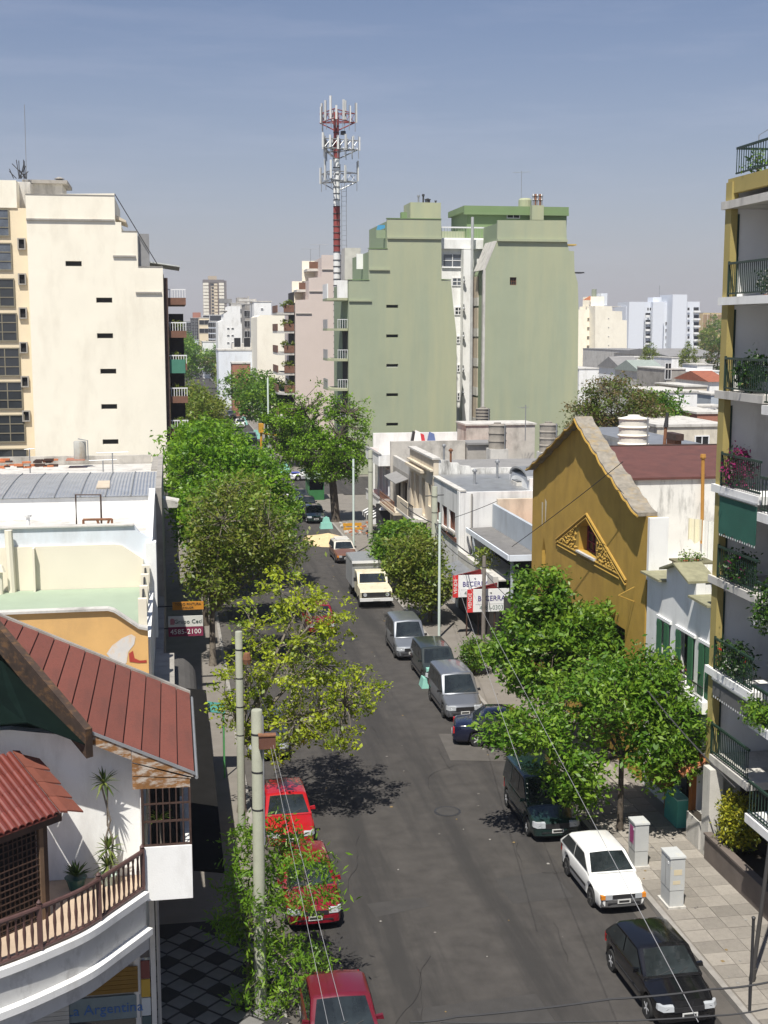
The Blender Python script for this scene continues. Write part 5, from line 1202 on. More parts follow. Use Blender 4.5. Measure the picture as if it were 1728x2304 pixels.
pt = [(-2.04, 5.49), (-1.86, 5.74), (-1.58, 5.94), (-1.31, 6.05), (-1.18, 5.97), (-1.23, 5.74), (-1.41, 5.51), (-1.47, 5.18), (-1.6, 5.12), (-1.85, 5.25)]
part(T, 'peeling_patch', MB().add([(x, 37.992, z) for x, z in pt], [tuple(range(len(pt)))]), mat('bare lime patch', (.62, .60, .57), stain=(.66, .42, .18), stain_amt=.8, stain_scale=(3, 3, 3), var=.1, scale=3))
pt = [(-1.39, 5.47), (-1.27, 5.55), (-1.23, 5.32), (-1.08, 5.24), (-0.88, 5.25), (-0.88, 5.17), (-1.11, 5.17), (-1.38, 5.22)]
part(T, 'red_paint_mark', MB().add([(x, 37.986, z) for x, z in pt], [tuple(range(len(pt)))]), mat('red daub', (.38, .045, .03)))
part(T, 'lower_roof', MB().prismX([(30.2, 5.7), (37.9, 4.5), (37.9, 4.4), (30.2, 5.6)], -20, -.99), roofgrey)
part(T, 'street_wall', MB().prismX([(29.85, .13), (38.19, .13), (38.19, 4.6), (29.85, 6.0)], -.98, -.76), beige)

# ================================================================== LEFT: CORNER HOUSE
T = thing('corner_house', 'white corner house with red sheet roof, wooden bargeboards and curved balcony', 'house', (-3, 26, 0))
def rz_(x): return 6.48 + (.3 - x)*.475            # roof height over x
V0, V1 = 24.25, 29.7
# roof strips parallel to the street, each its own sheet with a lap joint
edge = [.30, -.02, -.36, -.70, -1.04, -1.38, -1.72, -2.06, -2.40, -2.74, -3.08, -3.42, -3.76, -4.1]
def near(x): return V0 if x > -1.78 else V0 + (-1.78 - x)*1.72
for i in range(len(edge) - 1):
    a, b = edge[i], edge[i+1]; g = .017
    dz = .012
    part(T, 'roof_sheet', MB().prism([(a - g, near(a - g), rz_(a) + .02), (b + g*.2, near(b), rz_(b)), (b + g*.2, V1, rz_(b)), (a - g, V1, rz_(a) + .02)],
                                     [(a - g, near(a - g), rz_(a) + .055), (b + g*.2, near(b), rz_(b) + .035), (b + g*.2, V1, rz_(b) + .035), (a - g, V1, rz_(a) + .055)]), redroof)
part(T, 'roof_deck', MB().prism([(.28, V0 + .02, rz_(.28) - .10), (-1.8, V0 + .02, rz_(-1.8) - .10), (-4.1, near(-4.1) + .02, rz_(-4.1) - .10), (-4.1, V1, rz_(-4.1) - .10), (.28, V1, rz_(.28) - .10)],
                                [(.28, V0 + .02, rz_(.28) - .004), (-1.8, V0 + .02, rz_(-1.8) - .004), (-4.1, near(-4.1) + .02, rz_(-4.1) - .004), (-4.1, V1, rz_(-4.1) - .004), (.28, V1, rz_(.28) - .004)]), mat('joint shadow felt', (.05, .02, .018)))
part(T, 'far_verge', MB().prism([(.3, V1 + .002, rz_(.3) - .12), (-5.5, V1 + .002, rz_(-5.5) - .12), (-5.5, V1 + .12, rz_(-5.5) - .12), (.3, V1 + .12, rz_(.3) - .12)], [(.3, V1 + .002, rz_(.3) + .09), (-5.5, V1 + .002, rz_(-5.5) + .09), (-5.5, V1 + .12, rz_(-5.5) + .09), (.3, V1 + .12, rz_(.3) + .09)]), greyconc)
def barge(x0, x1, top, bot, y, name='bargeboard', m=wood):
    part(T, name, MB().prismY([(x0, rz_(x0) + top), (x1, rz_(x1) + top), (x1, rz_(x1) + bot), (x0, rz_(x0) + bot)], y - .045, y), m)
barge(-.90, -1.78, -.01, -.21, V0 - .003)
part(T, 'bargeboard', MB().prismY([(.27, rz_(.27) - .01), (-.89, rz_(-.89) - .01), (-.89, rz_(-.89) - .25), (.27, rz_(.27) - .06)], V0 - .05, V0 - .002), wood)
part(T, 'bargeboard', MB().prismY([(.22, rz_(.27) - .09), (-.89, rz_(-.89) - .28), (-.89, 6.52), (.22, 6.42)], V0 - .05, V0 - .002), wood)
part(T, 'bargeboard', MB().prismY([(.20, 6.40), (-.89, 6.50), (-.89, 6.25), (.20, 6.24)], V0 - .05, V0 - .002), wood)
part(T, 'verge_flashing', MB().prismY([(.30, rz_(.3) + .06), (-1.8, rz_(-1.8) + .06), (-1.8, rz_(-1.8) + .0), (.30, rz_(.3) + .0)], V0 - .075, V0 - .052), irongrey)
part(T, 'eave_gutter', MB().tube([(.33, V0 - .05, 6.42), (.33, V1, 6.42)], .035, 6), irongrey)
# heavy diagonal bargeboard and shaded gable recess behind it
d0 = (-1.72, V0 - .25, rz_(-1.72) - .12); d1 = (-3.9, near(-3.9) - .1, rz_(-3.9) + .25)
part(T, 'heavy_bargeboard', MB().prism([(d0[0], d0[1], d0[2] - .34), (d1[0], d1[1], d1[2] - .34), (d1[0] + .12, d1[1] + .1, d1[2] - .34), (d0[0] + .12, d0[1] + .1, d0[2] - .34)],
                                       [(d0[0], d0[1], d0[2] + .22), (d1[0], d1[1], d1[2] + .22), (d1[0] + .12, d1[1] + .1, d1[2] + .22), (d0[0] + .12, d0[1] + .1, d0[2] + .22)]), mat('weathered dark timber', (.045, .027, .018), stain=(.20, .10, .035), stain_amt=.7, stain_scale=(3, 3, 8), var=.3, scale=6))
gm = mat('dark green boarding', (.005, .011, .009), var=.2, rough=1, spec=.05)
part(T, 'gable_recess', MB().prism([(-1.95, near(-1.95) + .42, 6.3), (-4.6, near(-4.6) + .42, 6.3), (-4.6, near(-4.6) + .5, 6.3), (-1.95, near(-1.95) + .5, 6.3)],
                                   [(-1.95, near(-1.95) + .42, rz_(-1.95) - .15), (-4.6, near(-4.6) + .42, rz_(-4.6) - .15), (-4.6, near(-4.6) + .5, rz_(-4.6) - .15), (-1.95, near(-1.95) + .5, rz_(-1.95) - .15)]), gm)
q0 = (-2.77, 7.74); q1 = (-3.26, 7.65)
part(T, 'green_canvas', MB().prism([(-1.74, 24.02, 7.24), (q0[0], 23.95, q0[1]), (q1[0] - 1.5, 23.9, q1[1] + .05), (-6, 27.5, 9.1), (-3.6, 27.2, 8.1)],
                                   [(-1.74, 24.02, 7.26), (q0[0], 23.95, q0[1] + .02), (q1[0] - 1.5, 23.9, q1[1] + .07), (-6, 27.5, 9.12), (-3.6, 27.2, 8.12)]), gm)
wallp = [(-6.5, 4.2), (-6.5, 7.35), (-3.2, 7.35), (-2.2, 7.2), (-1.9, 7.1), (-.78, 6.72), (-.78, 4.2)]
part(T, 'gable_wall', MB().prismY(wallp, 24.85, 25.1), white)
part(T, 'street_wall', MB().box(-.985, -.78, 25.11, 29.6, .13, 6.7), white)
part(T, 'side_body', MB().box(-6.5, -.99, 25.11, 29.6, .13, 6.1), beige)
# enclosed bay over the pavement: solid box, iron grille above it
part(T, 'bay_parapet', MB().box(-.70, .21, 24.15, 24.27, 4.0, 5.08).box(.09, .21, 24.275, 29.5, 4.0, 5.08).box(-.70, .089, 24.275, 29.5, 4.0, 4.1), white)
part(T, 'bay_wall', MB().box(-.76, -.70, 24.3, 24.84, 4.1, 6.3), white)
part(T, 'bay_interior', MB().box(-.6, .0, 25.2, 25.24, 4.2, 6.25), dark)
gr = part(T, 'grille', MB().box(-.72, .2, 24.19, 24.22, 5.56, 5.60).box(-.72, .2, 24.19, 24.22, 5.92, 5.95).box(-.72, .2, 24.19, 24.22, 5.085, 5.12).box(-.74, -.70, 24.18, 24.23, 5.085, 6.24).box(.17, .21, 24.18, 24.23, 5.085, 6.24), darkwood)
bars_x(gr, -.70, .18, 24.205, 5.12, 6.24, .11, darkwood, 'grille_bar', .012)
bars_y(gr, .19, 24.3, 29.4, 5.09, 6.3, .14, darkwood, 'grille_bar', .012)
# curved balcony
RP = [(-0.71, 24.14), (-0.97, 23.74), (-1.25, 23.32), (-1.5, 22.95), (-1.77, 22.56), (-2.02, 22.28), (-2.35, 22.02), (-2.63, 21.76), (-2.85, 21.62), (-3.06, 21.48), (-3.34, 21.29)]
RP[0] = (-.74, 24.1)
def smooth_line(P, k=3):
    out = []
    for i in range(len(P) - 1):
        p0, p1, p2, p3 = P[max(i-1, 0)], P[i], P[i+1], P[min(i+2, len(P)-1)]
        for j in range(k):
            t = j/k; out.append(tuple(.5*((2*p1[a]) + (-p0[a]+p2[a])*t + (2*p0[a]-5*p1[a]+4*p2[a]-p3[a])*t*t + (-p0[a]+3*p1[a]-3*p2[a]+p3[a])*t**3) for a in (0, 1)))
    return out + [P[-1]]
RP = smooth_line([RP[0], RP[2], RP[4], RP[6], RP[8], RP[10]], 6)
def along(P, step):
    out = []; acc = 0
    for a, b in zip(P[:-1], P[1:]):
        L_ = math.dist(a, b); d = (step - acc) if acc else 0
        while d < L_:
            out.append((a[0] + (b[0]-a[0])*d/L_, a[1] + (b[1]-a[1])*d/L_)); d += step
        acc = (L_ - (d - step))
    return out
fl = MB(); back = [(-.78, 24.84), (-6.5, 24.84), (-6.5, 21.5)]
outp = [(x*1.0 + .0, y - .02) for x, y in RP]
part(T, 'balcony_floor', MB().prismZ(outp + [(-6.5, outp[-1][1]), (-6.5, 24.84), (-.78, 24.84)], 4.1, 4.25), mat('buff balcony tile', (.44, .34, .25), var=.1, scale=4))
def band(name, z0, z1, o0, o1, m):
    mb = MB(); n_ = []
    for i, p in enumerate(RP):
        q = RP[min(i+1, len(RP)-1)]; r_ = RP[max(i-1, 0)]
        d = Vector((q[0]-r_[0], q[1]-r_[1])).normalized(); nrm_ = Vector((-d.y, d.x))
        if nrm_.y > 0: nrm_ = -nrm_
        n_.append(nrm_)
    for i in range(len(RP) - 1):
        A_ = [(RP[k][0] + n_[k].x*o0, RP[k][1] + n_[k].y*o0) for k in (i, i+1)]; B_ = [(RP[k][0] + n_[k].x*o1, RP[k][1] + n_[k].y*o1) for k in (i, i+1)]
        mb.prism([(A_[0][0], A_[0][1], z0), (A_[1][0], A_[1][1], z0), (B_[1][0], B_[1][1], z0), (B_[0][0], B_[0][1], z0)],
                 [(A_[0][0], A_[0][1], z1), (A_[1][0], A_[1][1], z1), (B_[1][0], B_[1][1], z1), (B_[0][0], B_[0][1], z1)])
    part(T, name, mb, m)
rm = part(T, 'handrail', MB().tube([(x, y, 5.03) for x, y in RP], .045, 8), browniron)
part(T, 'bottom_rail', MB().tube([(x, y, 4.30) for x, y in RP], .04, 8), browniron)
bal = MB().lathe(0, 0, [(.016, 0), (.03, .05), (.018, .12), (.032, .36), (.018, .60), (.03, .68), (.016, .74)], 8).mesh('baluster', browniron)
BP = along(RP, .155)
for i, (x, y) in enumerate(BP):
    inst(T, 'baluster', bal, (x, y, 4.30))
post = MB().box(-.045, .045, -.045, .045, 0, .82).lathe(0, 0, [(.03, .82), (.05, .86), (.0, .92)], 8).mesh('newel_post', browniron)
for i in (0, 9, 18): inst(T, 'newel_post', post, (BP[min(i, len(BP)-1)][0], BP[min(i, len(BP)-1)][1], 4.27))
wwh = mat('weathered white cornice', (.50, .50, .49), stain=(.22, .21, .20), stain_amt=.7, stain_scale=(2, 2, 1.2), var=.1, scale=2)
band('upper_cornice', 4.10, 4.24, -.1, .14, white)
band('cornice_cove', 3.52, 4.095, -.1, .05, wwh)
band('lower_cornice', 3.38, 3.515, -.1, .20, white)
band('cornice_soffit', 3.06, 3.375, -.1, .10, wwh)
for px, py in [(-1.18, 23.99), (-1.95, 23.1)]:
    part(T, 'lamp_spigot', MB().tube([(px, py - .02, 3.85), (px + .04, py - .26, 3.80)], .04, 8).tube([(px + .04, py - .26, 3.80), (px + .12, py - .36, 3.62)], .018, 6), mat('reddish spout', (.28, .09, .07)))
# shop under the balcony
part(T, 'shop_wall', MB().box(-6.5, -.80, 25.4, 25.6, .13, 3.4), mat('dark shop front', (0,0,0)))
part(T, 'shop_pillar', MB().lathe(-.93, 25.1, [(.09, .13), (.085, 3.09)], 12), paleconc)
part(T, 'corner_pillar', MB().box(-.66, -.56, 25.0, 25.12, .13, 3.9), paleconc)
part(T, 'downpipe', MB().tube([(-.50, 25.0, .13), (-.50, 25.0, 3.9)], .04, 6), irongrey)
slat = MB().box(-.68, .68, -.02, 0, 0, .085).mesh('shutter_slat', mat('yellow shutter', (.17, .095, .014), var=.2))
sx0, sz0 = (-1.6, 2.09)
for k in range(6): inst(T, 'shutter_slat', slat, (sx0, 25.0, 2.05 + k*.092 - .35))
for k in range(9):
    inst(T, 'shutter_slat', MB().box(-.75, .75, -.02, 0, 0, .085).mesh('shutter_slat', irongrey) if k == 0 else bpy.data.meshes['shutter_slat.001'], (-3.05, 25.0, .95 + k*.092))
part(T, 'shop_sign', MB().box(sx0 - .72, sx0 + .72, 25.02, 25.06, 1.12, 1.62), mat('pale blue sign', (.15, .19, .20), var=.15))
lt = text(T, 'sign_lettering', 'La Argentina', (sx0, 25.012, 1.36), .30, mat('sign blue', (.05, .12, .30)))
part(T, 'shop_window', MB().box(sx0 - .72, sx0 + .72, 25.03, 25.05, .3, 1.11), glass)
for i, (c_, z) in enumerate((((.10,.09,.085), 2.6), ((.16,.05,.04), 2.15), ((.42,.27,.04), 1.75), ((.45,.48,.48), 1.35), ((.06,.09,.09), .95), ((.16,.06,.05), .5))):
    part(T, 'poster_panel', MB().box(-.86, -.68, 25.02, 25.05, z - .2, z + .18), mat('shop panel %s' % 'abcdef'[i], c_))
# tiled porch roof in the near corner
ang = R(44)
P = thing('tiled_porch', 'porch of red glazed roof tiles with dark lattice on the corner balcony', 'porch', (-2.2, 23.35, 4.25), ang)
WLOC[P.name] = Vector((0, 0, 0))
tm = MB()
for i in range(5):
    a0, a1 = math.pi*i/5, math.pi*(i+1)/5
    tm.prism([(.075*math.cos(a0), 0, .055*math.sin(a0)), (.075*math.cos(a1), 0, .055*math.sin(a1)), (.062*math.cos(a1), 0, .045*math.sin(a1) - .008), (.062*math.cos(a0), 0, .045*math.sin(a0) - .008)],
             [(.066*math.cos(a0), .36, .05*math.sin(a0) + .24), (.066*math.cos(a1), .36, .05*math.sin(a1) + .24), (.055*math.cos(a1), .36, .04*math.sin(a1) + .232), (.055*math.cos(a0), .36, .04*math.sin(a0) + .232)])
tile = tm.mesh('roof_tile', tilered)
pan = MB().prism([(-.09, 0, -.03), (.09, 0, -.03), (.09, .36, .21), (-.09, .36, .21)], [(-.09, 0, -.005), (.09, 0, -.005), (.09, .36, .235), (-.09, .36, .235)]).mesh('pan_tile', tilered)
for j in range(4):
    for i in range(17):
        x = -.10 - i*.155; y = -.06 + j*.32; z = 1.93 + j*.213
        o = inst(P, 'roof_tile', tile, (x, y, z + .03)); inst(P, 'pan_tile', pan, (x - .0775, y + .01, z + .015))
rt = MB().prism([(-.02, -.02, .0), (.14, -.02, -.05), (.14, .36, .19), (-.02, .36, .24)], [(-.02, -.02, .04), (.14, -.02, -.01), (.14, .36, .23), (-.02, .36, .28)]).mesh('ridge_tile', mat('matt red tile', (.21, .065, .042), var=.15, rand=.12))
for j in range(4): inst(P, 'ridge_tile', rt, (.0, -.06 + j*.32, 1.97 + j*.213))
st_ = MB().prism([(0, 0, 0), (.42, 0, -.16), (.42, .3, .0), (0, .3, .2)], [(0, 0, .03), (.42, 0, -.13), (.42, .3, .03), (0, .3, .23)]).mesh('side_tile', mat('matt red tile', (0,0,0)))
for j in range(4): inst(P, 'side_tile', st_, (.15, .0 + j*.31, 1.93 + j*.205))
part(P, 'eave_beam', MB().box(-2.8, .05, -.02, .09, 1.78, 1.92), darkwood)
part(P, 'post', MB().box(-.42, -.33, .05, .14, 0, 1.775), mat('brown post', (.16, .10, .06), var=.2)); part(P, 'post', MB().box(-.32, -.2, .10, .22, 0, 1.775), darkwood)
part(P, 'dark_screen', MB().box(-2.8, -.43, .18, .22, .02, 1.77), dark)
part(P, 'bottom_rail', MB().box(-2.8, -.43, .08, .10, 0, .04), darkwood)
lme = MB().box(-.011, .011, -.011, .011, 0, 1.75).mesh('lattice_bar', darkwood)
for i in range(24): inst(P, 'lattice_bar', lme, (-2.78 + i*.1, .09, .01))
hl = MB().box(-2.8, -.43, -.008, .008, 0, .02).mesh('lattice_rail', darkwood)
for k in range(14): inst(P, 'lattice_rail', hl, (0, .075, .1 + k*.12))
# plants of the balcony
def spiky(name, label, loc, n, L_, w_, seed, mats, stem=None, pot=None, potm=None, heads=None, zdir=(.1, 1.0)):
    T = thing(name, label, 'plant', loc); rg = random.Random(seed)
    heads = heads or [(0, 0, 0)]
    for hx, hy, hz in heads:
        mb = MB()
        for i in range(n):
            a = rg.uniform(0, 2*math.pi); e = rg.uniform(*zdir); l_ = L_*rg.uniform(.7, 1.1)
            d = Vector((math.cos(a)*math.cos(e), math.sin(a)*math.cos(e), math.sin(e))); s_ = Vector((-math.sin(a), math.cos(a), 0))*w_
            b = Vector((hx, hy, hz)); m1 = b + d*l_*.5; tip = b + d*l_ - Vector((0, 0, l_*.15))
            mb.cur = rg.randrange(3)
            mb.add([b - s_*.5, b + s_*.5, m1 + s_, m1 - s_, tip], [(0, 1, 2, 3), (3, 2, 4)])
        part_local(T, 'leaf_rosette', mb, mats)
    if stem:
        for P_ in stem: part_local(T, 'stem', MB().tube(P_, [.028, .022, .02, .018][:len(P_)] if len(P_) <= 4 else .02, 6), barkpale)
    if pot: part_local(T, 'pot', MB().lathe(0, 0, [(pot*.65, 0), (pot, pot*1.2), (pot*1.1, pot*1.25), (pot*.9, pot*1.28)], 14), potm or mat('dark green glazed pot', (.02, .07, .06), rough=.3))
    return T
spiky('dracaena', 'tall dracaena with bare twisted stems and spiky heads against the white balcony wall', (-1.42, 24.5, 4.25), 46, .36, .022, 3, LF,
      stem=[[(0, 0, .2), (-.03, 0, .9), (.08, 0, 1.3), (-.08, 0, 2.05)], [(.05, 0, .2), (.12, 0, .9), (.02, .02, 1.2), (.04, 0, 2.0)]], pot=.17, potm=mat('pale green pot', (.42, .50, .44)),
      heads=[(-.02, -.02, 2.08), (.02, 0, .72), (.0, -.05, .40)], zdir=(-.7, 1.4))
spiky('aloe', 'dark spiky aloe in a green pot on the shaded balcony floor', (-2.02, 24.35, 4.25), 26, .40, .03, 6, [LF[1]]*3, pot=.20, zdir=(.4, 1.3), heads=[(0, 0, .26)])
spiky('yucca', 'spiky yucca standing inside the iron grille of the bay', (-.35, 24.55, 4.3), 30, .33, .022, 7, LF, stem=[[(0, 0, 0), (-.03, 0, .6), (-.05, 0, 1.2)]], heads=[(-.05, 0, 1.2)], pot=.14)
# signs and awnings over the left pavement
t = thing('estate_sign', 'board on the left facade with white upper half and maroon telephone number', 'sign', (.4, 52, 2.6))
part(t, 'white_panel', MB().box(-.30, 1.10, 52, 52.05, 2.98, 3.42), mat('sign off white', (.62, .62, .58)))
part(t, 'maroon_panel', MB().box(-.30, 1.10, 52, 52.05, 2.58, 2.975), mat('sign maroon', (.20, .02, .06)))
part(t, 'logo', MB().prismY([(-.22, 3.08), (-.05, 3.08), (-.05, 3.3), (-.15, 3.34), (-.22, 3.3)], 51.985, 51.998), mat('logo rose', (.45, .18, .20)))
text(t, 'name_lettering', 'Grupo Ceci', (.5, 51.99, 3.19), .24, mat('sign dark lettering', (.02, .05, .04)))
text(t, 'number_lettering', '4585-2100', (.4, 51.99, 2.77), .29, mat('sign white lettering', (.75, .75, .72)))
part(t, 'bracket', MB().box(-.75, -.3, 52.01, 52.04, 2.9, 2.95), ironblack)
t = thing('shop_sign', 'orange and black shop sign just above the maroon number board', 'sign', (.5, 53, 3.5))
part(t, 'panel', MB().box(-.12, 1.16, 53, 53.05, 3.46, 3.80), mat('sign orange', (.52, .22, .02)))
text(t, 'lettering', 'TODO PINTURA', (.52, 52.99, 3.70), .145, ironblack); text(t, 'lettering', 'COLOR', (.52, 52.99, 3.55), .13, ironblack)
part(t, 'bracket', MB().box(-.75, -.12, 53.01, 53.04, 3.6, 3.65), ironblack)
t = thing('arched_awning', 'black arched awning with white lettering over the left pavement', 'awning', (.25, 44, 2.3))
mb = MB(); n = 8
for i in range(n):
    a0, a1 = math.pi*i/n*.5, math.pi*(i+1)/n*.5
    c0, c1 = (-.75 + 1.45*math.sin(a0), 2.25 + .95*math.cos(a0)), (-.75 + 1.45*math.sin(a1), 2.25 + .95*math.cos(a1))
    mb.prism([(c0[0], 43.0, c0[1]), (c1[0], 43.0, c1[1]), (c1[0]*.98, 43.0, c1[1] - .03), (c0[0]*.98, 43.0, c0[1] - .03)], [(c0[0], 47.0, c0[1]), (c1[0], 47.0, c1[1]), (c1[0]*.98, 47.0, c1[1] - .03), (c0[0]*.98, 47.0, c0[1] - .03)])
part(t, 'canvas', mb, mat('charcoal canvas', (.085, .08, .075), var=.15), smooth=True)
part(t, 'front_panel', MB().prismY([(-.75 + 1.45*math.sin(math.pi*i/16), 2.25 + .95*math.cos(math.pi*i/16)) for i in range(9)] + [(.7, 2.05), (-.75, 2.05)], 42.93, 42.97), ironblack)
wl2 = mat('sign white lettering', (0,0,0))
text(t, 'lettering', 'BAR', (-.05, 42.92, 2.86), .26, wl2); text(t, 'lettering', 'VAR', (.18, 42.92, 2.60), .22, wl2); text(t, 'lettering', '2592', (.28, 42.92, 2.38), .22, wl2); text(t, 'lettering', 'A/N', (.36, 42.92, 2.15), .20, wl2)
t = thing('teal_awning', 'teal canvas awning stretched over the left pavement near the arched awning', 'awning', (1.0, 44, 2.4))
part(t, 'canvas', MB().prism([(-.7, 41.6, 2.75), (1.55, 41.7, 2.35), (1.6, 42.8, 2.35), (-.7, 42.9, 2.75)], [(-.7, 41.6, 2.78), (1.55, 41.7, 2.38), (1.6, 42.8, 2.38), (-.7, 42.9, 2.78)]), mat('teal canvas', (.05, .22, .20), var=.15))
part(t, 'pole', MB().tube([(1.5, 41.75, .13), (1.5, 41.75, 2.36)], .03, 6), mat('green pole', (.10, .35, .12))); part(t, 'pole', MB().tube([(1.52, 42.75, .13), (1.52, 42.75, 2.36)], .03, 6), mat('green pole', (0,0,0)))
T = thing('left_row_house', 'dark shaded shop row under the trees beyond the barrel roof', 'building', (-4, 85, 0))
part(T, 'wall', MB().box(-14, -.75, 73, 104, .13, 4.4), greyconc)
part(T, 'roof', MB().box(-14, -.7, 73, 104, 4.405, 4.5), roofgrey)
T = thing('left_far_row', 'low mixed house row on the left side beyond the crossing', 'building', (-6, 180, 0))
part(T, 'wall', MB().box(-16, -1.1, 134, 260, 0, 6.0), paleconc); part(T, 'roof', MB().box(-16, -1.0, 134, 260, 6.005, 6.2), roofgrey)
T = thing('right_far_row', 'low shop row with pale fronts on the right beyond the crossing', 'building', (22, 200, 0))
part(T, 'wall', MB().box(18.4, 30, 176, 224, 0, 5.5), white); part(T, 'roof', MB().box(18.2, 30, 176, 224, 5.505, 5.7), roofgrey)
part(T, 'awning', MB().box(16.8, 18.39, 180, 184, 3.0, 3.1), white)

# ================================================================== TREES
# left pavement
tree('street_tree', 'young tree with narrow fresh leaves wrapped round the nearest concrete pole', (1.45, 27.6, .13), 1.5,
     [(.5,.3,3.1,.95,1.0,.95), (.1,-.2,2.0,.85,.9,1.15), (1.2,-.4,2.6,.85,.8,.8), (.9,-.6,.9,.95,.9,.8), (.3,-.8,.4,.6,.7,.6)], 150, 46, .075, [LG[0], LG[1], LB[1]], 11, r0=.06, sig=.18, asp=.26, nl=6, bk=barkpale, up=.2)
tree('street_tree', 'sparse yellow green tree spreading over the left lane', (1.9, 38.6, .13), 2.2,
     [(1.5,.2,5.6,1.9,2.2,1.9), (3.1,-.4,3.9,1.4,1.6,.9), (-.1,-.2,4.0,.9,1.3,1.3), (1.3,-.6,2.9,1.5,1.6,.9), (2.6,-.9,2.7,1.0,1.0,.6)], 380, 30, .062, LY, 12, r0=.13, sig=.13, nl=10, asp=.55, hollow=.3, bk=barkpale)
tree('street_tree', 'olive green tree behind the yellow green one on the left pavement', (1.6, 56.5, .13), 2.4,
     [(1.0,0,6.4,2.4,2.4,2.1), (2.6,0,5.2,1.6,1.7,1.5), (0,-.3,4.2,1.5,1.6,1.4)], 520, 24, .095, LO, 13, r0=.15, sig=.28, nl=9, hollow=.25, bk=barkpale)
tree('street_tree', 'bright lime green tree in front of the cream tower balconies', (1.4, 74, .13), 2.8,
     [(.6,0,7.0,2.6,2.8,2.2), (2.6,-.5,6.3,2.4,2.4,1.9), (.6,-2.5,5.0,2.2,2.4,2.0), (4.2,0,4.8,1.7,2,1.5)], 560, 32, .14, LB, 14, r0=.18, sig=.30, nl=7, hollow=.5)
tree('street_tree', 'second lime green tree closer to the olive tree', (1.5, 64.5, .13), 2.4,
     [(1.2,0,5.4,2.6,2.4,2.2), (2.6,.4,4.3,1.9,1.9,1.7)], 380, 30, .12, LB, 15, r0=.15, sig=.28, nl=6, hollow=.5)
tree('street_tree', 'lime green tree at the far end of the left block', (1.5, 90, .13), 2.8,
     [(1.0,0,6.2,3.2,3.2,2.5), (3.0,0,5.2,2.6,2.6,2.0)], 420, 34, .16, LB, 16, r0=.18, sig=.36, nl=6)
# right pavement
tree('street_tree', 'large fresh green tree rising in front of the mustard gable', (13.0, 42.0, .13), 2.4,
     [(-.3,-.2,3.75,2.1,2.1,1.5), (-.55,0,5.75,.9,.95,1.05), (1.2,.2,4.2,1.0,1.2,1.2), (.2,-.2,4.5,1.3,1.3,1.0)], 520, 44, .10, LG, 17, r0=.15, sig=.22, nl=8, hollow=.5)
tree('street_tree', 'green tree with a slim dark trunk beside the white hatchback', (13.0, 35.3, .13), 2.3,
     [(-.3,.2,4.0,2.3,1.6,1.1), (1.6,-.5,3.4,1.5,1.4,1.0), (-2.8,-.2,3.3,1.5,1.0,.6), (-1.5,-.6,1.9,.8,.9,1.0), (.8,0,4.6,1.1,1.1,.8), (.9,-.9,2.5,1.2,.8,.8)], 520, 36, .088, [LG[0], LG[1], LB[2]], 18, r0=.09, sig=.21, nl=8, hollow=.25)
tree('street_tree', 'dark green rounded tree overhanging the old box truck', (12.9, 71.0, .13), 2.0,
     [(.0,.2,2.5,1.65,2.1,1.5)], 330, 40, .13, [LG[2], LG[0], LG[1]], 19, r0=.12, sig=.24, nl=6)
tree('street_tree', 'olive tinted tree in front of the dark rounded one', (12.9, 63.5, .13), 1.8,
     [(-.9,.2,3.2,1.5,1.5,1.5), (-.4,-.4,2.0,1.5,1.4,1.2)], 330, 28, .105, LO, 20, r0=.11, sig=.22, nl=6, bk=barkpale)
tree('street_tree', 'tall bushy tree with upright shoots in front of the pink building', (12.5, 98.7, .13), 4.2,
     [(-1.7,0,5.7,2.9,2.6,1.7), (.7,0,5.3,2.1,2.2,1.6), (-3.4,1.5,5.8,1.5,1.8,1.5), (-.2,0,4.0,2.2,1.9,1.0)]
     + [(-5.2 + k*.46, .9*math.sin(k*2.3), 8.45 - .17*abs(-5.2 + k*.46 + 1.0)**1.25 + .5*math.sin(k*3.7), .24, .3, 1.75) for k in range(18)],
     760, 26, .115, LB, 21, r0=.33, sig=.22, tones=(.68,.27,.05), nl=10, hollow=.25, lean=(-.35,0))
tree('street_tree', 'small thin tree with bare branches next to the real estate boards', (15.19, 61.5, .13), 2.2,
     [(0,0,3.55,.5,.6,.55)], 30, 16, .09, LO, 22, r0=.08, sig=.2, nl=5, hollow=.2)
shrub('clipped_bush', 'rounded clipped bush on the right pavement behind the silver van', (12.75, 53.2, .13), (.62, .62, .75), 130, 26, .06, [LG[2], LG[0], LO[0]], 23, cat='bush', sig=.13, zc=.85)
# far trees along the street and behind the gable
far = [('pale olive street tree beyond the crossing on the left', 2.6, 150, 8.5, 5.0, LO, 24), ('second pale olive tree farther down the left side', 1.8, 182, 8, 5.0, LO, 25),
       ('dark pointed conifer below the cream tower balconies', 1.3, 118, 6.5, 1.9, LC, 26),
       ('round headed tree leaning over the right lane beyond the crossing', 12.2, 168, 9.2, 5.0, LG, 27),
       ('broad tree on the right side in front of the low white house', 13.0, 215, 9, 5.6, LG, 28),
       ('distant tree left of the long white house', 13.0, 262, 9, 5.6, LO, 29),
       ('green tree mass at the distant left kerb', 1.5, 330, 13, 8.0, LG, 30), ('far tree in front of the peach block', 2.2, 410, 15, 9.0, LG, 31),
       ('distant brownish tree on the right kerb', 13.5, 330, 9, 6.5, LN, 32), ('distant dark green tree on the right kerb', 14, 400, 10, 7, LG, 33),
       ('hazy tree crown far down the left kerb', 0.0, 520, 17, 10, LO, 34), ('low bushy tree across the crossing beside the tall tree', 13.6, 141, 5.6, 3.2, LG, 35)]
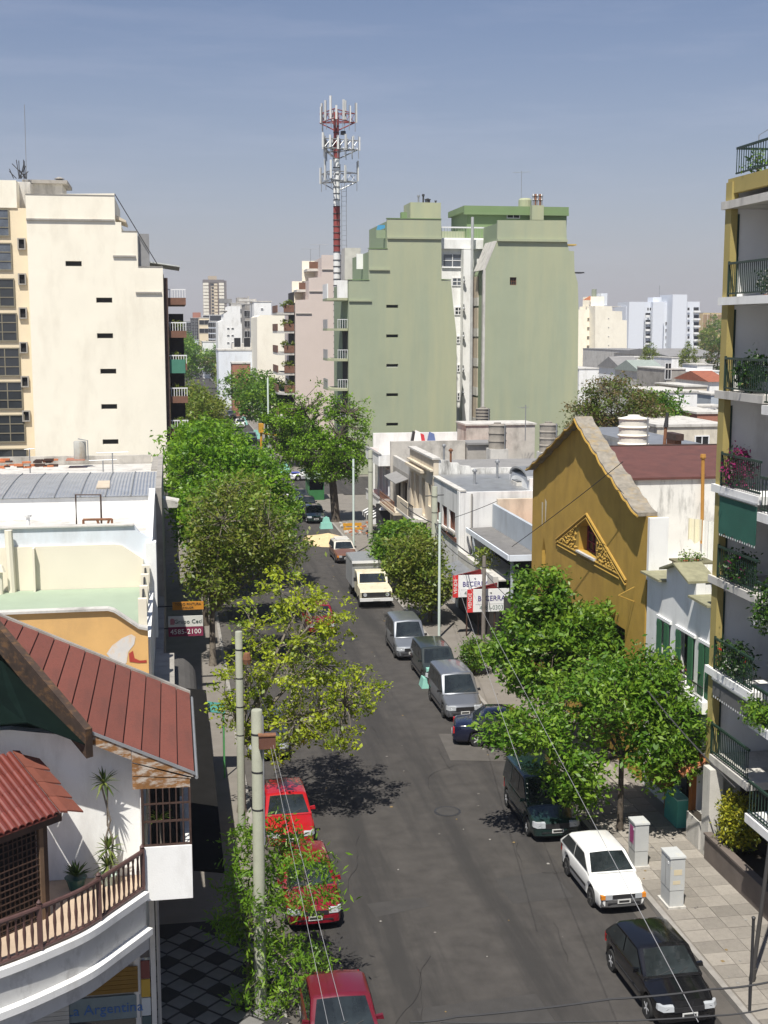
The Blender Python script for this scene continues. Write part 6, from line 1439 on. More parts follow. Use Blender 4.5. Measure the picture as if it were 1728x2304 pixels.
for lb, x, y, h, w_, m, sd_ in far:
    con = m is LC
    tree('conifer_tree' if con else 'street_tree', lb, (x, y, 0), h*.3, [(0,0,h*.55,w_*.75,w_*.75,h*.45)] if con else [(0,0,h*.62,w_*.8,w_*.8,h*.34), (w_*.3,-w_*.2,h*.5,w_*.55,w_*.55,h*.3)],
         220, 24, .085*math.sqrt(max(1, y/95))*2.0, m, sd_, r0=.02*h, sig=.09*w_, nl=5, group=None, twig=False)
tree('garden_tree', 'brown leaved half bare tree filling the yard behind the gable', (32.9, 92, 0), 3.0,
     [(-.3,0,9.2,2.6,2.6,2.6), (1.9,0,8.6,1.9,2.2,2.0), (-2.2,0,7.8,1.9,2.2,2.2), (.5,0,6.0,3.2,2.4,2.2)], 560, 40, .11, [LN[0], LN[1], LO[2]], 36, r0=.2, sig=.33, nl=9, hollow=.3, bk=barkpale)
tree('garden_tree', 'vivid green tree on the right flank of the brown leaved tree', (37.0, 94, 0), 3.0,
     [(0,0,8.4,2.0,2.0,1.9), (-1.3,0,6.6,1.5,1.8,1.6)], 300, 30, .14, [LG[0], LN[2], LG[1]], 37, r0=.16, sig=.3, nl=6)
tree('park_tree', 'green park tree below the yellow ribbed block', (197.18, 450, 0), 5.032, [(0,0,12.58,4.6,3.6799999999999997,6.9)], 150, 26, 0.34, LG, 38, r0=.4, sig=0.6, nl=5, twig=False)
tree('park_tree', 'smaller green park tree left of the ochre column', (185.64, 430, 0), 4.276, [(0,0,10.69,3.4,2.72,5.9)], 150, 26, 0.26, LO, 39, r0=.4, sig=0.44, nl=5, twig=False)
tree('park_tree', 'pale bushy tree between the low grey roofs', (112.26, 270, 0), 3.156, [(0,0,7.89,2.2,1.7600000000000002,4.3)], 150, 26, 0.17, LO, 40, r0=.4, sig=0.29, nl=5, twig=False)
tree('park_tree', 'brownish tree by the warehouse next to the ochre column', (112.36, 255, 0), 3.3840000000000003, [(0,0,8.46,2.6,2.08,4.7)], 150, 26, 0.2, LN, 41, r0=.4, sig=0.34, nl=5, twig=False)
tree('park_tree', 'small olive tree before the grey warehouse roof', (107.2, 280, 0), 3.068, [(0,0,7.67,2.2,1.7600000000000002,4.2)], 150, 26, 0.17, LO, 42, r0=.4, sig=0.29, nl=5, twig=False)

# ================================================================== VEHICLES
tyre_m = mat('tyre rubber', (.018, .018, .018), rough=.9); rim_m = mat('alloy rim', (.62, .62, .63), rough=.35, metal=.2); steelrim = mat('steel rim', (.18, .18, .18), rough=.4, metal=.6)
carglass = mat('car glass', (.020, .026, .028), rough=.05, var=.6, scale=1.3, spec=.7); trim = mat('black trim', (.022, .022, .024), rough=.55)
lens = mat('headlamp lens', (.40, .42, .44), rough=.12, spec=.9); amber = mat('amber lens', (.65, .22, .02), rough=.2); redl = mat('tail lamp', (.40, .02, .02), rough=.2)
platew = mat('number plate white', (.62, .62, .60)); plateb = mat('number plate black', (.03, .03, .03))
def paint(n_, c_, rough=.28): return mat(n_, c_, rough=rough, var=.05, coat=.7, spec=.5, scale=1)
def lerp(t, a): 
    for (x0, v0), (x1, v1) in zip(a[:-1], a[1:]):
        if t <= x1: return v0 + (v1-v0)*max(0, (t-x0))/(x1-x0)
    return a[-1][1]
CS = .88
def car(label, loc, rz, pm, L=3.9, Wd=1.65, H=1.42, wb=2.45, fo=.75, top=None, green=None, belt=.90, wr=.29, name='parked_car', cat='car', group='cars parked along the kerbs',
        rim=None, bumper=None, rack=False, roofm=None, lamp='wide', mirror=True, plan=None, doors=2, tumble=.14, van=False):
    """front faces local -Y. top: (t, z) bonnet/boot line; green: y of screen foot, screen head, roof end, rear glass foot"""
    T = thing(name, label, cat, loc, rz, group); WLOC[T.name] = Vector((0, 0, 0))
    hw = Wd/2; y0 = -L/2
    yf, yr = y0 + fo, y0 + fo + wb
    top = top or [(0, .60), (.03, .68), (.25, .86), (.30, belt), (.86, belt), (.97, .86), (1, .75)]
    plan = plan or [(0, .80), (.03, .90), (.12, .97), (.3, 1), (.75, 1), (.94, .95), (1, .86)]
    zb0 = .20
    n = 64; rings = []
    ts = sorted(set([i/n for i in range(n+1)]))
    for t in ts:
        y = y0 + t*L; w = hw*lerp(t, plan); zt = lerp(t, top); zb = zb0 + (.10 if t < .02 or t > .98 else 0)
        for yc in (yf, yr):
            d = abs(y - yc); ra = wr + .075
            if d < ra: zb = max(zb, wr + math.sqrt(max(0, ra*ra - d*d)))
        zb = min(zb, zt - .14)
        zm = zb + (zt-zb)*.55
        rings.append([(w*.93, y, zb), (w*1.0, y, zb + min(.10, (zt-zb)*.3)), (w*1.0, y, zm), (w*.985, y, zt - .09), (w*.95, y, zt - .03), (w*.86, y, zt + .004), (w*.45, y, zt + .028), (0, y, zt + .034)])
    m = MB(); k = 15
    for r_ in rings:
        full = r_ + [(-x, y, z) for x, y, z in r_[-2::-1]]
        m.v += full
    for i in range(len(rings) - 1):
        for j in range(k - 1): m.f.append([i*k+j, i*k+j+1, (i+1)*k+j+1, (i+1)*k+j]); m.mi.append(0)
    m.f.append(list(range(k))); m.mi.append(0); e = (len(rings)-1)*k; m.f.append([e + j for j in range(k)][::-1]); m.mi.append(0)
    part(T, 'body', m, pm, smooth=True)
    part(T, 'underbody', MB().box(-hw*.80, hw*.80, y0 + .12, -y0 - .12, .17, .52), trim)
    # greenhouse
    a, b, c_, d = green
    hb, hr = hw*.955, hw - tumble
    zR = H
    sec = []
    ys = [a + (b-a)*u for u in (0, .35, .7, .93)] + [b + (c_-b)*u for u in (.0, .06, .25, .5, .75, .94, 1)] + [c_ + (d-c_)*u for u in (.12, .4, .75, 1)]
    def zroof(y):
        if y <= b: return belt + (zR - .03 - belt)*((y-a)/(b-a))
        if y <= c_: u = (y-b)/(c_-b); return zR - .03 + .03*math.sin(u*math.pi)
        return belt + (zR - .03 - belt)*max(0, 1 - (y-c_)/(d-c_ + 1e-6))**.85
    m = MB(); k = 9
    for y in ys:
        z = zroof(y); u = (z - belt)/(zR - belt); w = hb + (hr - hb)*u; z = max(z, belt + .002); zl = belt - .06
        half = [(hb, y, zl), (hb + (w-hb)*.5, y, belt + (z-belt)*.5), (w, y, z - .05*u), (w - .09*u, y, z + .006), (0, y, z + .035*u)]
        m.v += half + [(-x, yy, zz) for x, yy, zz in half[-2::-1]]
    for i in range(len(ys) - 1):
        for j in range(k - 1): m.f.append([i*k+j, i*k+j+1, (i+1)*k+j+1, (i+1)*k+j]); m.mi.append(0)
    m.f.append(list(range(k))); m.mi.append(0); e = (len(ys)-1)*k; m.f.append([e + j for j in range(k)][::-1]); m.mi.append(0)
    part(T, 'cabin', m, roofm or pm, smooth=True)
    # glazing
    def P(y, xf, dz=0.0):                       # point on the front or rear slope
        z = zroof(y); u = (z-belt)/(zR-belt); return ((hb + (hr-hb)*u - .09*u)*xf, y, z + .012 + .03*u*(1 - abs(xf)) + dz)
    def glassgrid(ya, yb, xw, nm):
        g = MB(); N = 6
        for i in range(4):
            for j in range(N):
                yy0, yy1 = ya + (yb-ya)*i/4, ya + (yb-ya)*(i+1)/4; x0, x1 = -xw + 2*xw*j/N, -xw + 2*xw*(j+1)/N
                g.quad(P(yy0, x0), P(yy0, x1), P(yy1, x1), P(yy1, x0))
        return part(T, nm, g, carglass, smooth=True)
    ws = glassgrid(a + (b-a)*.05, a + (b-a)*.90, .90, 'windscreen')
    if d - c_ > .08: glassgrid(d - (d-c_)*.12, c_ + (d-c_)*.22, .88, 'rear_window')
    def sidewin(ya, yb, s):
        g = MB()
        def Q(y, u, cut=1):
            w = hb + (hr-hb)*u; return (s*(w + .012), y, belt + (zR - belt)*u)
        up = .84
        def ymin(u): return a + (b-a)*u + .10
        def ymax(u): return d - (d-c_)*u - .10
        lo = .06
        p = [Q(max(ya, ymin(lo)), lo), Q(min(yb, ymax(lo)), lo), Q(min(yb, ymax(up)), up), Q(max(ya, ymin(up)), up)]
        g.quad(*p); part(T, 'side_window', g, carglass)
    span = [a, a + (d-a)*.52, d] if doors == 2 else [a, a + (d-a)*.44, a + (d-a)*.76, d]
    if van: span = [a, a + (d-a)*.36, a + (d-a)*.66, d]
    for s in (1, -1):
        for u0, u1 in zip(span[:-1], span[1:]): sidewin(u0 + .03, u1 - .03, s)
        part(T, 'side_moulding', MB().box(min(s*(hw - .005), s*(hw + .018)), max(s*(hw - .005), s*(hw + .018)), yf + wr + .12, yr - wr - .12, .44, .51), trim)
        if mirror:
            part(T, 'mirror', MB().prism([(s*(hb - .02), a + .34, belt + .02), (s*(hb + .17), a + .30, belt + .03), (s*(hb + .17), a + .40, belt + .03), (s*(hb - .02), a + .42, belt + .02)], [(s*(hb - .02), a + .34, belt + .10), (s*(hb + .15), a + .31, belt + .14), (s*(hb + .15), a + .40, belt + .14), (s*(hb - .02), a + .42, belt + .10)]), pm if bumper is None else trim)
    # wheels
    ty = MB().lathe(0, 0, [(wr*.66, -.085), (wr*.93, -.09), (wr, -.05), (wr, .05), (wr*.93, .09), (wr*.66, .085)], 20, axis='X').mesh('wheel', tyre_m, smooth=True)
    rmsh = MB().lathe(0, 0, [(wr*.67, -.07), (wr*.66, .082), (wr*.56, .072), (wr*.2, .076), (wr*.12, .088)], 18, axis='X')
    for q in range(5):
        an = 2*math.pi*q/5; c0, s0 = math.cos(an), math.sin(an)
        rmsh.prism([(.055, wr*(.12*c0 - .06*s0), wr*(.12*s0 + .06*c0)), (.055, wr*(.62*c0 - .09*s0), wr*(.62*s0 + .09*c0)), (.055, wr*(.62*c0 + .09*s0), wr*(.62*s0 - .09*c0)), (.055, wr*(.12*c0 + .06*s0), wr*(.12*s0 - .06*c0))],
                   [(.092, wr*(.12*c0 - .06*s0), wr*(.12*s0 + .06*c0)), (.084, wr*(.62*c0 - .09*s0), wr*(.62*s0 + .09*c0)), (.084, wr*(.62*c0 + .09*s0), wr*(.62*s0 - .09*c0)), (.092, wr*(.12*c0 + .06*s0), wr*(.12*s0 - .06*c0))])
    rmm = rmsh.mesh('rim', rim or rim_m)
    for yw in (yf, yr):
        for s in (1, -1):
            o = inst(T, 'wheel', ty, (s*(hw - .095), yw, wr), 0 if s > 0 else math.pi)
            q = bpy.data.objects.new('rim', rmm); COL.objects.link(q); q.parent = o
    # front and rear
    wf = hw*lerp(.03, plan); zf = lerp(.02, top)
    bm_ = bumper or pm
    def bump(ye, sg, nm):
        part(T, nm, MB().prismZ([(-wf*.99, ye + sg*.16), (-wf*.93, ye + sg*.02), (-wf*.5, ye - sg*.045), (wf*.5, ye - sg*.045), (wf*.93, ye + sg*.02), (wf*.99, ye + sg*.16)], .27, .47), bm_)
        part(T, 'bumper_strip', MB().box(-wf*.7, wf*.7, min(ye - sg*.035, ye - sg*.05), max(ye - sg*.035, ye - sg*.05), .36, .40), trim)
        part(T, 'number_plate', MB().box(-.20, .20, min(ye - sg*.052, ye - sg*.066), max(ye - sg*.052, ye - sg*.066), .37, .50), platew)
        part(T, 'plate_panel', MB().box(-.16, .16, min(ye - sg*.067, ye - sg*.070), max(ye - sg*.067, ye - sg*.070), .40, .47), plateb)
    bump(y0, 1, 'front_bumper'); bump(-y0, -1, 'rear_bumper')
    part(T, 'grille', MB().box(-wf*.52, wf*.52, y0 - .018, y0 + .05, .50, zf - .03), trim)
    for s in (1, -1):
        if lamp == 'square':
            part(T, 'headlight', MB().box(min(s*wf*.50, s*wf*.80), max(s*wf*.50, s*wf*.80), y0 - .03, y0 + .06, .49, zf - .02), lens)
            part(T, 'indicator', MB().box(min(s*wf*.805, s*wf*.98), max(s*wf*.805, s*wf*.98), y0 - .025, y0 + .10, .50, zf - .03), amber)
        else:
            part(T, 'headlight', MB().prism([(s*wf*.54, y0 - .022, .535), (s*wf*.90, y0 - .004, .535), (s*wf*1.045, y0 + .12, .55), (s*wf*1.06, y0 + .21, .56), (s*wf*.54, y0 + .10, .535)],
                                            [(s*wf*.54, y0 + .00, zf + .0), (s*wf*.88, y0 + .02, zf + .01), (s*wf*1.02, y0 + .14, zf + .02), (s*wf*1.045, y0 + .22, zf + .025), (s*wf*.54, y0 + .12, zf + .035)]), lens)
        part(T, 'tail_light', MB().box(min(s*hw*.70, s*hw*.90), max(s*hw*.70, s*hw*.90), -y0 - .06, -y0 + .012, .55, .80 if not van else 1.1), redl)
    part(T, 'wiper', MB().tube([(-.35, *P(a + (b-a)*.06, 0)[1:]), (.1, *P(a + (b-a)*.2, 0, .02)[1:])], .009, 4).tube([(.15, *P(a + (b-a)*.06, 0)[1:]), (.55*hw, *P(a + (b-a)*.2, .4, .02)[1:])], .009, 4), trim)
    T.scale = (CS, CS, CS)
    part(T, 'shut_line', MB().box(-hw*.80, hw*.80, a - .055, a - .045, belt + .012, belt + .02), trim)
    if rack:
        rk = MB()
        for s in (-1, 1): rk.box(s*hr*.72 - .015, s*hr*.72 + .015, b + .15, c_ - .2, zR + .06, zR + .10)
        for u in range(6): y = b + .15 + (c_-b-.35)*u/5; rk.box(-hr*.72, hr*.72, y - .02, y + .02, zR + .101, zR + .125)
        part(T, 'roof_rack', rk, aluminium)
    return T
hatch = dict(L=3.85, Wd=1.64, H=1.43, wb=2.46, fo=.74, green=(-.92, -.22, 1.25, 1.78), belt=.90)
sedan = dict(L=4.15, Wd=1.69, H=1.42, wb=2.50, fo=.78, green=(-.90, -.18, .85, 1.45), belt=.90, top=[(0,.60),(.03,.70),(.26,.86),(.30,.90),(.84,.90),(.88,.92),(.98,.88),(1,.74)])
van = dict(L=4.12, Wd=1.72, H=1.80, wb=2.69, fo=.80, green=(-1.18, -.42, 1.86, 2.02), belt=1.02, van=True, tumble=.13, wr=.31, cat='van', name='parked_van', top=[(0,.62),(.03,.74),(.12,.86),(.21,.99),(.26,1.02),(1,1.02)])
blackp = paint('black car paint', (.006, .006, .007), .16); whitep2 = paint('white car paint', (.78, .78, .76)); greenp = paint('dark green car paint', (.010, .026, .024), .2)
bluep = paint('navy car paint', (.007, .010, .030), .16); silverp = mat('silver car paint', (.235, .25, .275), rough=.3, metal=.6, coat=.6, var=.04); silverp2 = mat('pale silver car paint', (.29, .31, .335), rough=.3, metal=.6, coat=.6, var=.04)
greyp = paint('charcoal car paint', (.045, .048, .055)); brownp = paint('brown car paint', (.16, .075, .045)); redp1 = paint('bright red car paint', (.38, .010, .016)); redp2 = paint('crimson car paint', (.20, .005, .015)); redp3 = paint('maroon car paint', (.125, .009, .020))
car('shiny black hatchback with alloy wheels nearest on the right kerb', (10.68, 26.25, 0), R(1.5), blackp, **hatch)
car('white older hatchback with black bumper beside the grey cabinets', (11.22, 31.75, 0), R(1), whitep2, **{**hatch, 'L': 3.7, 'Wd': 1.56, 'wb': 2.22, 'fo': .72, 'H': 1.36}, bumper=mat('grey plastic bumper', (.09, .09, .09)), lamp='square', rim=steelrim, mirror=False)
car('dark green van with glossy roof parked behind the white hatchback', (10.95, 36.75, 0), R(0), greenp, **van)
car('navy blue car parked sideways across the driveway under the tree', (11.85, 44.35, 0), R(77), bluep, **{**sedan, 'L': 4.35, 'wb': 2.58})
car('silver grey van in front of the navy car', (10.90, 48.7, 0), R(.5), silverp, **van, bumper=mat('dark plastic bumper', (.05, .05, .055)), rim=steelrim)
car('low charcoal green van between the two silver vans', (11.05, 53.5, 0), R(0), paint('charcoal green paint', (.028, .035, .033)), **{**van, 'H': 1.62, 'belt': .98}, rim=steelrim)
car('pale silver van parked in front of the box truck', (10.65, 58.1, 0), R(-1), silverp2, **van, bumper=mat('dark plastic bumper', (0,0,0)), rim=steelrim)
car('brown estate car with a white roof rack behind the box truck', (10.95, 82.9, 0), R(1), brownp, **{**hatch, 'L': 4.2, 'H': 1.40, 'green': (-.85, -.2, 1.55, 2.0)}, rack=True, lamp='square', bumper=trim, roofm=paint('cream roof paint', (.62, .58, .50)), rim=steelrim)
car('dark green hatchback with round headlights near the tall tree', (10.95, 100.2, 0), R(0), greenp, **hatch, bumper=None)
car('black car directly behind the dark green hatchback by the kiosk', (10.9, 105.6, 0), R(0), blackp, **sedan)
car('charcoal car at the head of the right kerb row by the kiosk', (10.8, 110.6, 0), R(0), greyp, **sedan)
car('maroon car nearest on the left kerb cut by the lower frame edge', (3.22, 25.2, 0), R(0), redp3, **{**sedan, 'H': 1.44})
car('crimson hatchback half hidden by the young tree on the left kerb', (3.24, 32.15, 0), R(1.5), redp2, **hatch)
car('bright red hatchback in the tree shadow on the left kerb', (3.14, 37.2, 0), R(1), redp1, **hatch)
car('dark grey car under the sparse yellow green tree', (3.12, 45.3, 0), R(0), greyp, **sedan)
car('red car driving down the middle of the road behind the yellow green tree', (7.1, 63.4, 0), R(0), redp2, **hatch, group=None, name='moving_car')
car('silver car waiting far beyond the crossing on the right lane', (10.6, 174, 0), R(0), silverp2, **sedan, group='cars beyond the crossing')
car('white car beyond the crossing behind the silver one', (10.5, 200, 0), R(0), whitep2, **sedan, group='cars beyond the crossing')
car('dark car beyond the crossing near the far zebra stripes', (10.2, 221, 0), R(0), greyp, **sedan, group='cars beyond the crossing')
car('light silver car nearest beyond the crossing on the right', (10.9, 150, 0), R(0), silverp, **sedan, group='cars beyond the crossing')
car('white car far down the road on the left lane', (5.2, 450, 0), R(0), whitep2, **sedan, group='cars beyond the crossing')
car('distant white car on the right lane near the horizon', (11.0, 480, 0), R(0), whitep2, **sedan, group='cars beyond the crossing')
car('tiny dark car in mid road near the far trees', (8.2, 400, 0), R(0), blackp, **sedan, group='cars beyond the crossing')
t = car('white police car with a blue bonnet crossing on the side street', (13.4, 128.0, 0), R(-83), whitep2, **sedan, name='police_car', cat='police car', group=None)
part(t, 'bonnet_panel', MB().box(-.66, .66, -1.95, -1.0, .895, .93), mat('police blue', (.05, .07, .30)))
part(t, 'light_bar', MB().box(-.5, .5, .2, .42, 1.45, 1.56), mat('red beacon', (.5, .03, .03)))
# old box truck
T = thing('box_truck', 'old cream pickup truck with a grey metal box body', 'truck', (10.75, 69.9, 0), R(-.5)); T.scale = (.92, .92, .92); WLOC[T.name] = Vector((0, 0, 0))
creamp = mat('worn cream truck paint', (.62, .57, .42), rough=.5, var=.08, scale=2, stain=(.26, .17, .09), stain_amt=.5, stain_scale=(1.5, 1.5, 1.5))
boxm = mat('grey sheet box', (.31, .32, .33), rough=.45, metal=.35, var=.1, scale=1, stain=(.2, .2, .2), stain_amt=.4)
part(T, 'bonnet', MB().prismX([(-2.55, .62), (-2.60, .98), (-2.5, 1.14), (-1.25, 1.22), (-1.25, .55), (-2.4, .5)], -.95, .95), creamp)
part(T, 'cab', MB().prismX([(-1.245, .55), (-1.245, 1.23), (-.80, 1.80), (-.62, 1.86), (.25, 1.86), (.30, 1.75), (.30, .55)], -.90, .90), creamp)
part(T, 'windscreen', MB().quad((-.80, -1.205, 1.30), (.80, -1.205, 1.30), (.74, -.83, 1.775), (-.74, -.83, 1.775)), carglass)
for s in (-1, 1): part(T, 'side_window', MB().quad((s*.905, -.98, 1.28), (s*.905, .1, 1.28), (s*.905, .1, 1.74), (s*.905, -.72, 1.74)), carglass)
part(T, 'grille', MB().box(-.86, .86, -2.63, -2.58, .72, .98), trim)
for s in (-1, 1):
    part(T, 'headlight', MB().lathe(s*.66, .85, [(.11, -2.66), (.12, -2.62), (.12, -2.60)], 14, axis='X') if False else MB().tube([(s*.66, -2.60, .85), (s*.66, -2.66, .85)], .11, 14), lens)
    part(T, 'mirror', MB().box(min(s*.95, s*1.12), max(s*.95, s*1.12), -.95, -.90, 1.35, 1.58), trim)
part(T, 'front_bumper', MB().box(-.98, .98, -2.76, -2.66, .48, .66), aluminium); part(T, 'number_plate', MB().box(-.2, .2, -2.78, -2.765, .5, .63), platew)
part(T, 'chassis', MB().box(-.55, .55, -2.4, 3.0, .42, .6), trim)
part(T, 'box_body', MB().box(-1.02, 1.02, .36, 3.35, .72, 2.28), boxm)
part(T, 'box_roof', MB().prismY([(-1.05, 2.283), (1.05, 2.283), (1.0, 2.36), (0, 2.41), (-1.0, 2.36)], .30, 3.40), boxm)
for k in range(6): part(T, 'box_rib', MB().box(-1.045, 1.045, .42 + k*.57, .46 + k*.57, .72, 2.275), boxm)
part(T, 'roof_edge', MB().box(-1.06, 1.06, .26, .30, 2.2, 2.36), aluminium)
wt = MB().lathe(0, 0, [(.22, -.11), (.34, -.12), (.37, -.07), (.37, .07), (.34, .12), (.22, .11)], 18, axis='X').mesh('wheel', tyre_m, smooth=True); rt_ = MB().lathe(0, 0, [(.23, -.09), (.22, .09), (.12, .06), (.08, .10)], 14, axis='X').mesh('rim', steelrim)
for y in (-1.95, 1.95):
    for s in (-1, 1):
        o = inst(T, 'wheel', wt, (s*.84, y, .37), 0 if s > 0 else math.pi); q = bpy.data.objects.new('rim', rt_); COL.objects.link(q); q.parent = o

# ================================================================== STREET FURNITURE
def pole(name, lb, x, y, h, r0, m, cat='pole', group=None, arms=(), bands=3):
    t = thing(name, lb, cat, (x, y, .13), group=group)
    part(t, 'shaft', MB().lathe(x, y, [(r0*1.12, .13), (r0, h - .02), (r0*.9, h)], 14), m, smooth=True)
    for k in range(bands): z = h - .55 - k*.85; part(t, 'strap', MB().lathe(x, y, [(r0*1.06, z), (r0*1.08, z + .02), (r0*1.06, z + .04)], 14), ironblack)
    for a in arms: part(t, 'crossarm', MB().tube([(x - a, y, h - .5), (x + a, y, h - .45)], .03, 6), ironblack)
    return t
t = pole('utility_pole', 'nearest thick concrete pole carrying a rusty box on the left kerb', 1.68, 27.0, 6.87, .122, polegreen, group='concrete poles on the left kerb')
zt = 6.87
part(t, 'junction_box', MB().box(1.70, 2.06, 26.72, 26.86, zt - .80, zt - .52), mat('rust brown box', (.13, .055, .035), var=.2))
part(t, 'box_lid', MB().box(1.69, 2.07, 26.70, 26.88, zt - .517, zt - .49), rust)
part(t, 'conduit', MB().tube([(1.80, 26.86, zt - 3), (1.80, 26.86, zt - .1)], .02, 5), irongrey)
t = pole('utility_pole', 'second concrete pole on the left kerb behind the nearest one', 1.78, 36.4, 6.39, .105, polegreen, group='concrete poles on the left kerb', bands=4)
zt2 = 6.39
part(t, 'junction_box', MB().lathe(2.0, 36.3, [(.10, zt2 - .95), (.13, zt2 - .8), (.09, zt2 - .62)], 8), rust)
pole('utility_pole', 'concrete pole in front of the striped awning on the right kerb', 12.35, 80, 7.44, .14, polegreen, group='concrete poles on the right kerb', bands=2)
pole('utility_pole', 'concrete pole in front of the red brown shutters on the right kerb', 13.61, 66, 6.79, .15, polegreen, group='concrete poles on the right kerb', bands=2, arms=(.5,))
pole('wooden_pole', 'thin grey wooden pole standing in front of the two real estate boards', 13.98, 56.5, 4.73, .085, mat('grey wood pole', (.17, .15, .13), var=.25, scale=6), bands=1, arms=(.18,))
pole('lamp_post', 'slim pale green lamp post right of the olive tree', 12.63, 60, 6.27, .06, lamppole, group='slim pale lamp posts', bands=1)
pole('lamp_post', 'slim pale lamp post behind the brown estate car', 11.83, 84, 6.49, .07, lamppole, group='slim pale lamp posts', bands=1)
pole('lamp_post', 'thin pale post beyond the crossing with the yellow signal arm', 11.9, 160, 9.0, .10, lamppole, group='slim pale lamp posts', bands=0)
t = thing('signal_arm', 'yellow traffic signal mast arm over the crossing', 'traffic signal', (12.4, 132, 0))
part(t, 'post', MB().tube([(9.0, 131, 0), (9.0, 131, 4.6)], .12, 8), mat('signal yellow', (.55, .28, .02)))
part(t, 'arm', MB().tube([(9.0, 131, 4.5), (13.5, 131, 3.8)], .07, 8), mat('signal yellow', (0,0,0)))
part(t, 'signal_head', MB().box(8.75, 9.25, 130.7, 131.3, 4.6, 5.5), mat('signal yellow', (0,0,0)))
# dark posts at the lower right corner
t = thing('sign_post', 'dark short signpost with a round plate at the lower right corner', 'sign', (13.9, 24.6, .13))
part(t, 'post', MB().tube([(12.24, 24.82, .13), (12.24, 24.82, 2.3)], .035, 8), ironblack)
part(t, 'cap', MB().lathe(12.24, 24.82, [(.04, 2.3), (.05, 2.34), (.0, 2.38)], 8), ironblack)
t = thing('street_post', 'tall dark steel post leaning along the right frame edge', 'pole', (12.9, 26.1, .13))
part(t, 'shaft', MB().tube([(12.9, 26.11, .13), (13.45, 26.05, 6.6)], .05, 10), mat('dark grey post', (.05, .047, .045)))
part(t, 'collar', MB().tube([(12.9, 26.11, .13), (12.93, 26.108, .45)], .075, 10), mat('dark grey post', (0,0,0)))
# cabinets
def cabinet(lb, x, y, w, d, h, extra=None):
    t = thing('utility_cabinet', lb, 'cabinet', (x, y, .145), group='grey utility cabinets on the right pavement')
    m = mat('light grey cabinet', (.46, .47, .46), var=.06, scale=2, stain=(.55, .50, .36), stain_amt=.5, stain_scale=(3, 3, 3), stain_pos=(.58, .66))
    part(t, 'plinth', MB().box(x - w/2 - .05, x + w/2 + .05, y - d/2 - .06, y + d/2 + .1, .145, .20), paleconc)
    part(t, 'lower_body', MB().box(x - w/2, x + w/2, y - d/2, y + d/2, .20, .62), m)
    part(t, 'upper_body', MB().box(x - w/2 - .008, x + w/2 + .008, y - d/2 - .008, y + d/2 + .008, .635, h), m)
    part(t, 'top_lid', MB().prismX([(y - d/2 - .03, h + .003), (y + d/2 + .03, h + .003), (y + d/2 + .02, h + .05), (y - d/2 - .02, h + .05)], x - w/2 - .03, x + w/2 + .03), m)
    part(t, 'lock', MB().box(x - w/2 - .02, x - w/2 - .009, y - d*.35, y - d*.25, h - .18, h - .12), aluminium)
    part(t, 'door_seam', MB().box(x - w/2 - .011, x - w/2 - .0085, y - .006, y + .006, .66, h - .04), ironblack)
    if extra: part(t, 'poster', MB().box(x - w/2 - .014, x - w/2 - .0115, y - d*.3, y + d*.3, h - .6, h - .1), mat('magenta poster', (.35, .05, .18), stain=(.6, .6, .6), stain_amt=.6, stain_scale=(4, 4, 4)))
    else:
        part(t, 'sticker', MB().box(x - .10, x + .12, y - d/2 - .012, y - d/2 - .009, 1.05, 1.2), mat('cream sticker', (.60, .52, .36)))
        part(t, 'sticker', MB().box(x - .12, x + .08, y - d/2 - .012, y - d/2 - .009, .8, .9), mat('cream sticker', (0,0,0)))
    return t
cabinet('grey utility cabinet nearest the black hatchback', 12.62, 30.25, .38, .62, 1.50)
cabinet('grey utility cabinet with a magenta poster near the slim tree trunk', 12.62, 32.75, .38, .50, 1.40, 1)
# kiosk, works rubbish, barriers
T = thing('flower_kiosk', 'dark green kiosk with a sloping sheet roof on the corner pavement', 'kiosk', (12.4, 112.8, .13))
gk = mat('kiosk green', (.030, .150, .045), var=.12); 
part(T, 'side_panel', MB().box(11.75, 11.82, 111.6, 114.2, .13, 2.0), mat('kiosk green pale', (.06, .20, .07))); part(T, 'side_panel', MB().box(13.05, 13.12, 111.6, 114.2, .13, 2.0), gk)
part(T, 'counter_panel', MB().box(11.825, 13.045, 111.6, 111.66, .13, 1.0), gk); part(T, 'back_panel', MB().box(11.825, 13.045, 114.1, 114.16, .13, 2.0), gk)
part(T, 'opening', MB().box(11.83, 13.04, 112.0, 112.05, 1.0, 1.95), dark)
part(T, 'roof', MB().prism([(11.6, 111.3, 2.0), (13.3, 111.3, 2.0), (13.3, 114.4, 2.3), (11.6, 114.4, 2.3)], [(11.6, 111.3, 2.06), (13.3, 111.3, 2.06), (13.3, 114.4, 2.36), (11.6, 114.4, 2.36)]), mat('green grey sheet roof', (.20, .25, .20)))
def sandheap(lb, cx, cy, rx, ry, h, m):
    rg = random.Random(3); n = 24; v = []; f = []; rr = 7
    for i in range(rr + 1):
        for k in range(n):
            u = i/rr; a = 2*math.pi*k/n; w = 1 + .22*math.sin(3*a + 1) + .1*math.sin(7*a)
            z = .012 + h*(1 - u)**1.1*(1 + .35*math.sin(2*a + 2)*u); v.append((cx + rx*u*w*math.cos(a) + .3*(1-u), cy + ry*u*w*math.sin(a), z if i < rr else .012))
    for i in range(rr):
        for k in range(n): k2 = (k+1) % n; f.append((i*n+k, i*n+k2, (i+1)*n+k2, (i+1)*n+k))
    t = thing('sand_heap', lb, 'sand', (cx, cy, 0)); part(t, 'heap', MB().add(v, f), m, smooth=True)
sandheap('pale heap of builders sand spilling into the right lane', 10.6, 90.4, 1.5, 2.3, .55, sandmat)
sandheap('flat sandy rubble spread on the pavement by the works', 13.3, 89.3, 1.6, 2.6, .22, paving)
aq = mat('aqua plastic', (.22, .47, .40), var=.08)
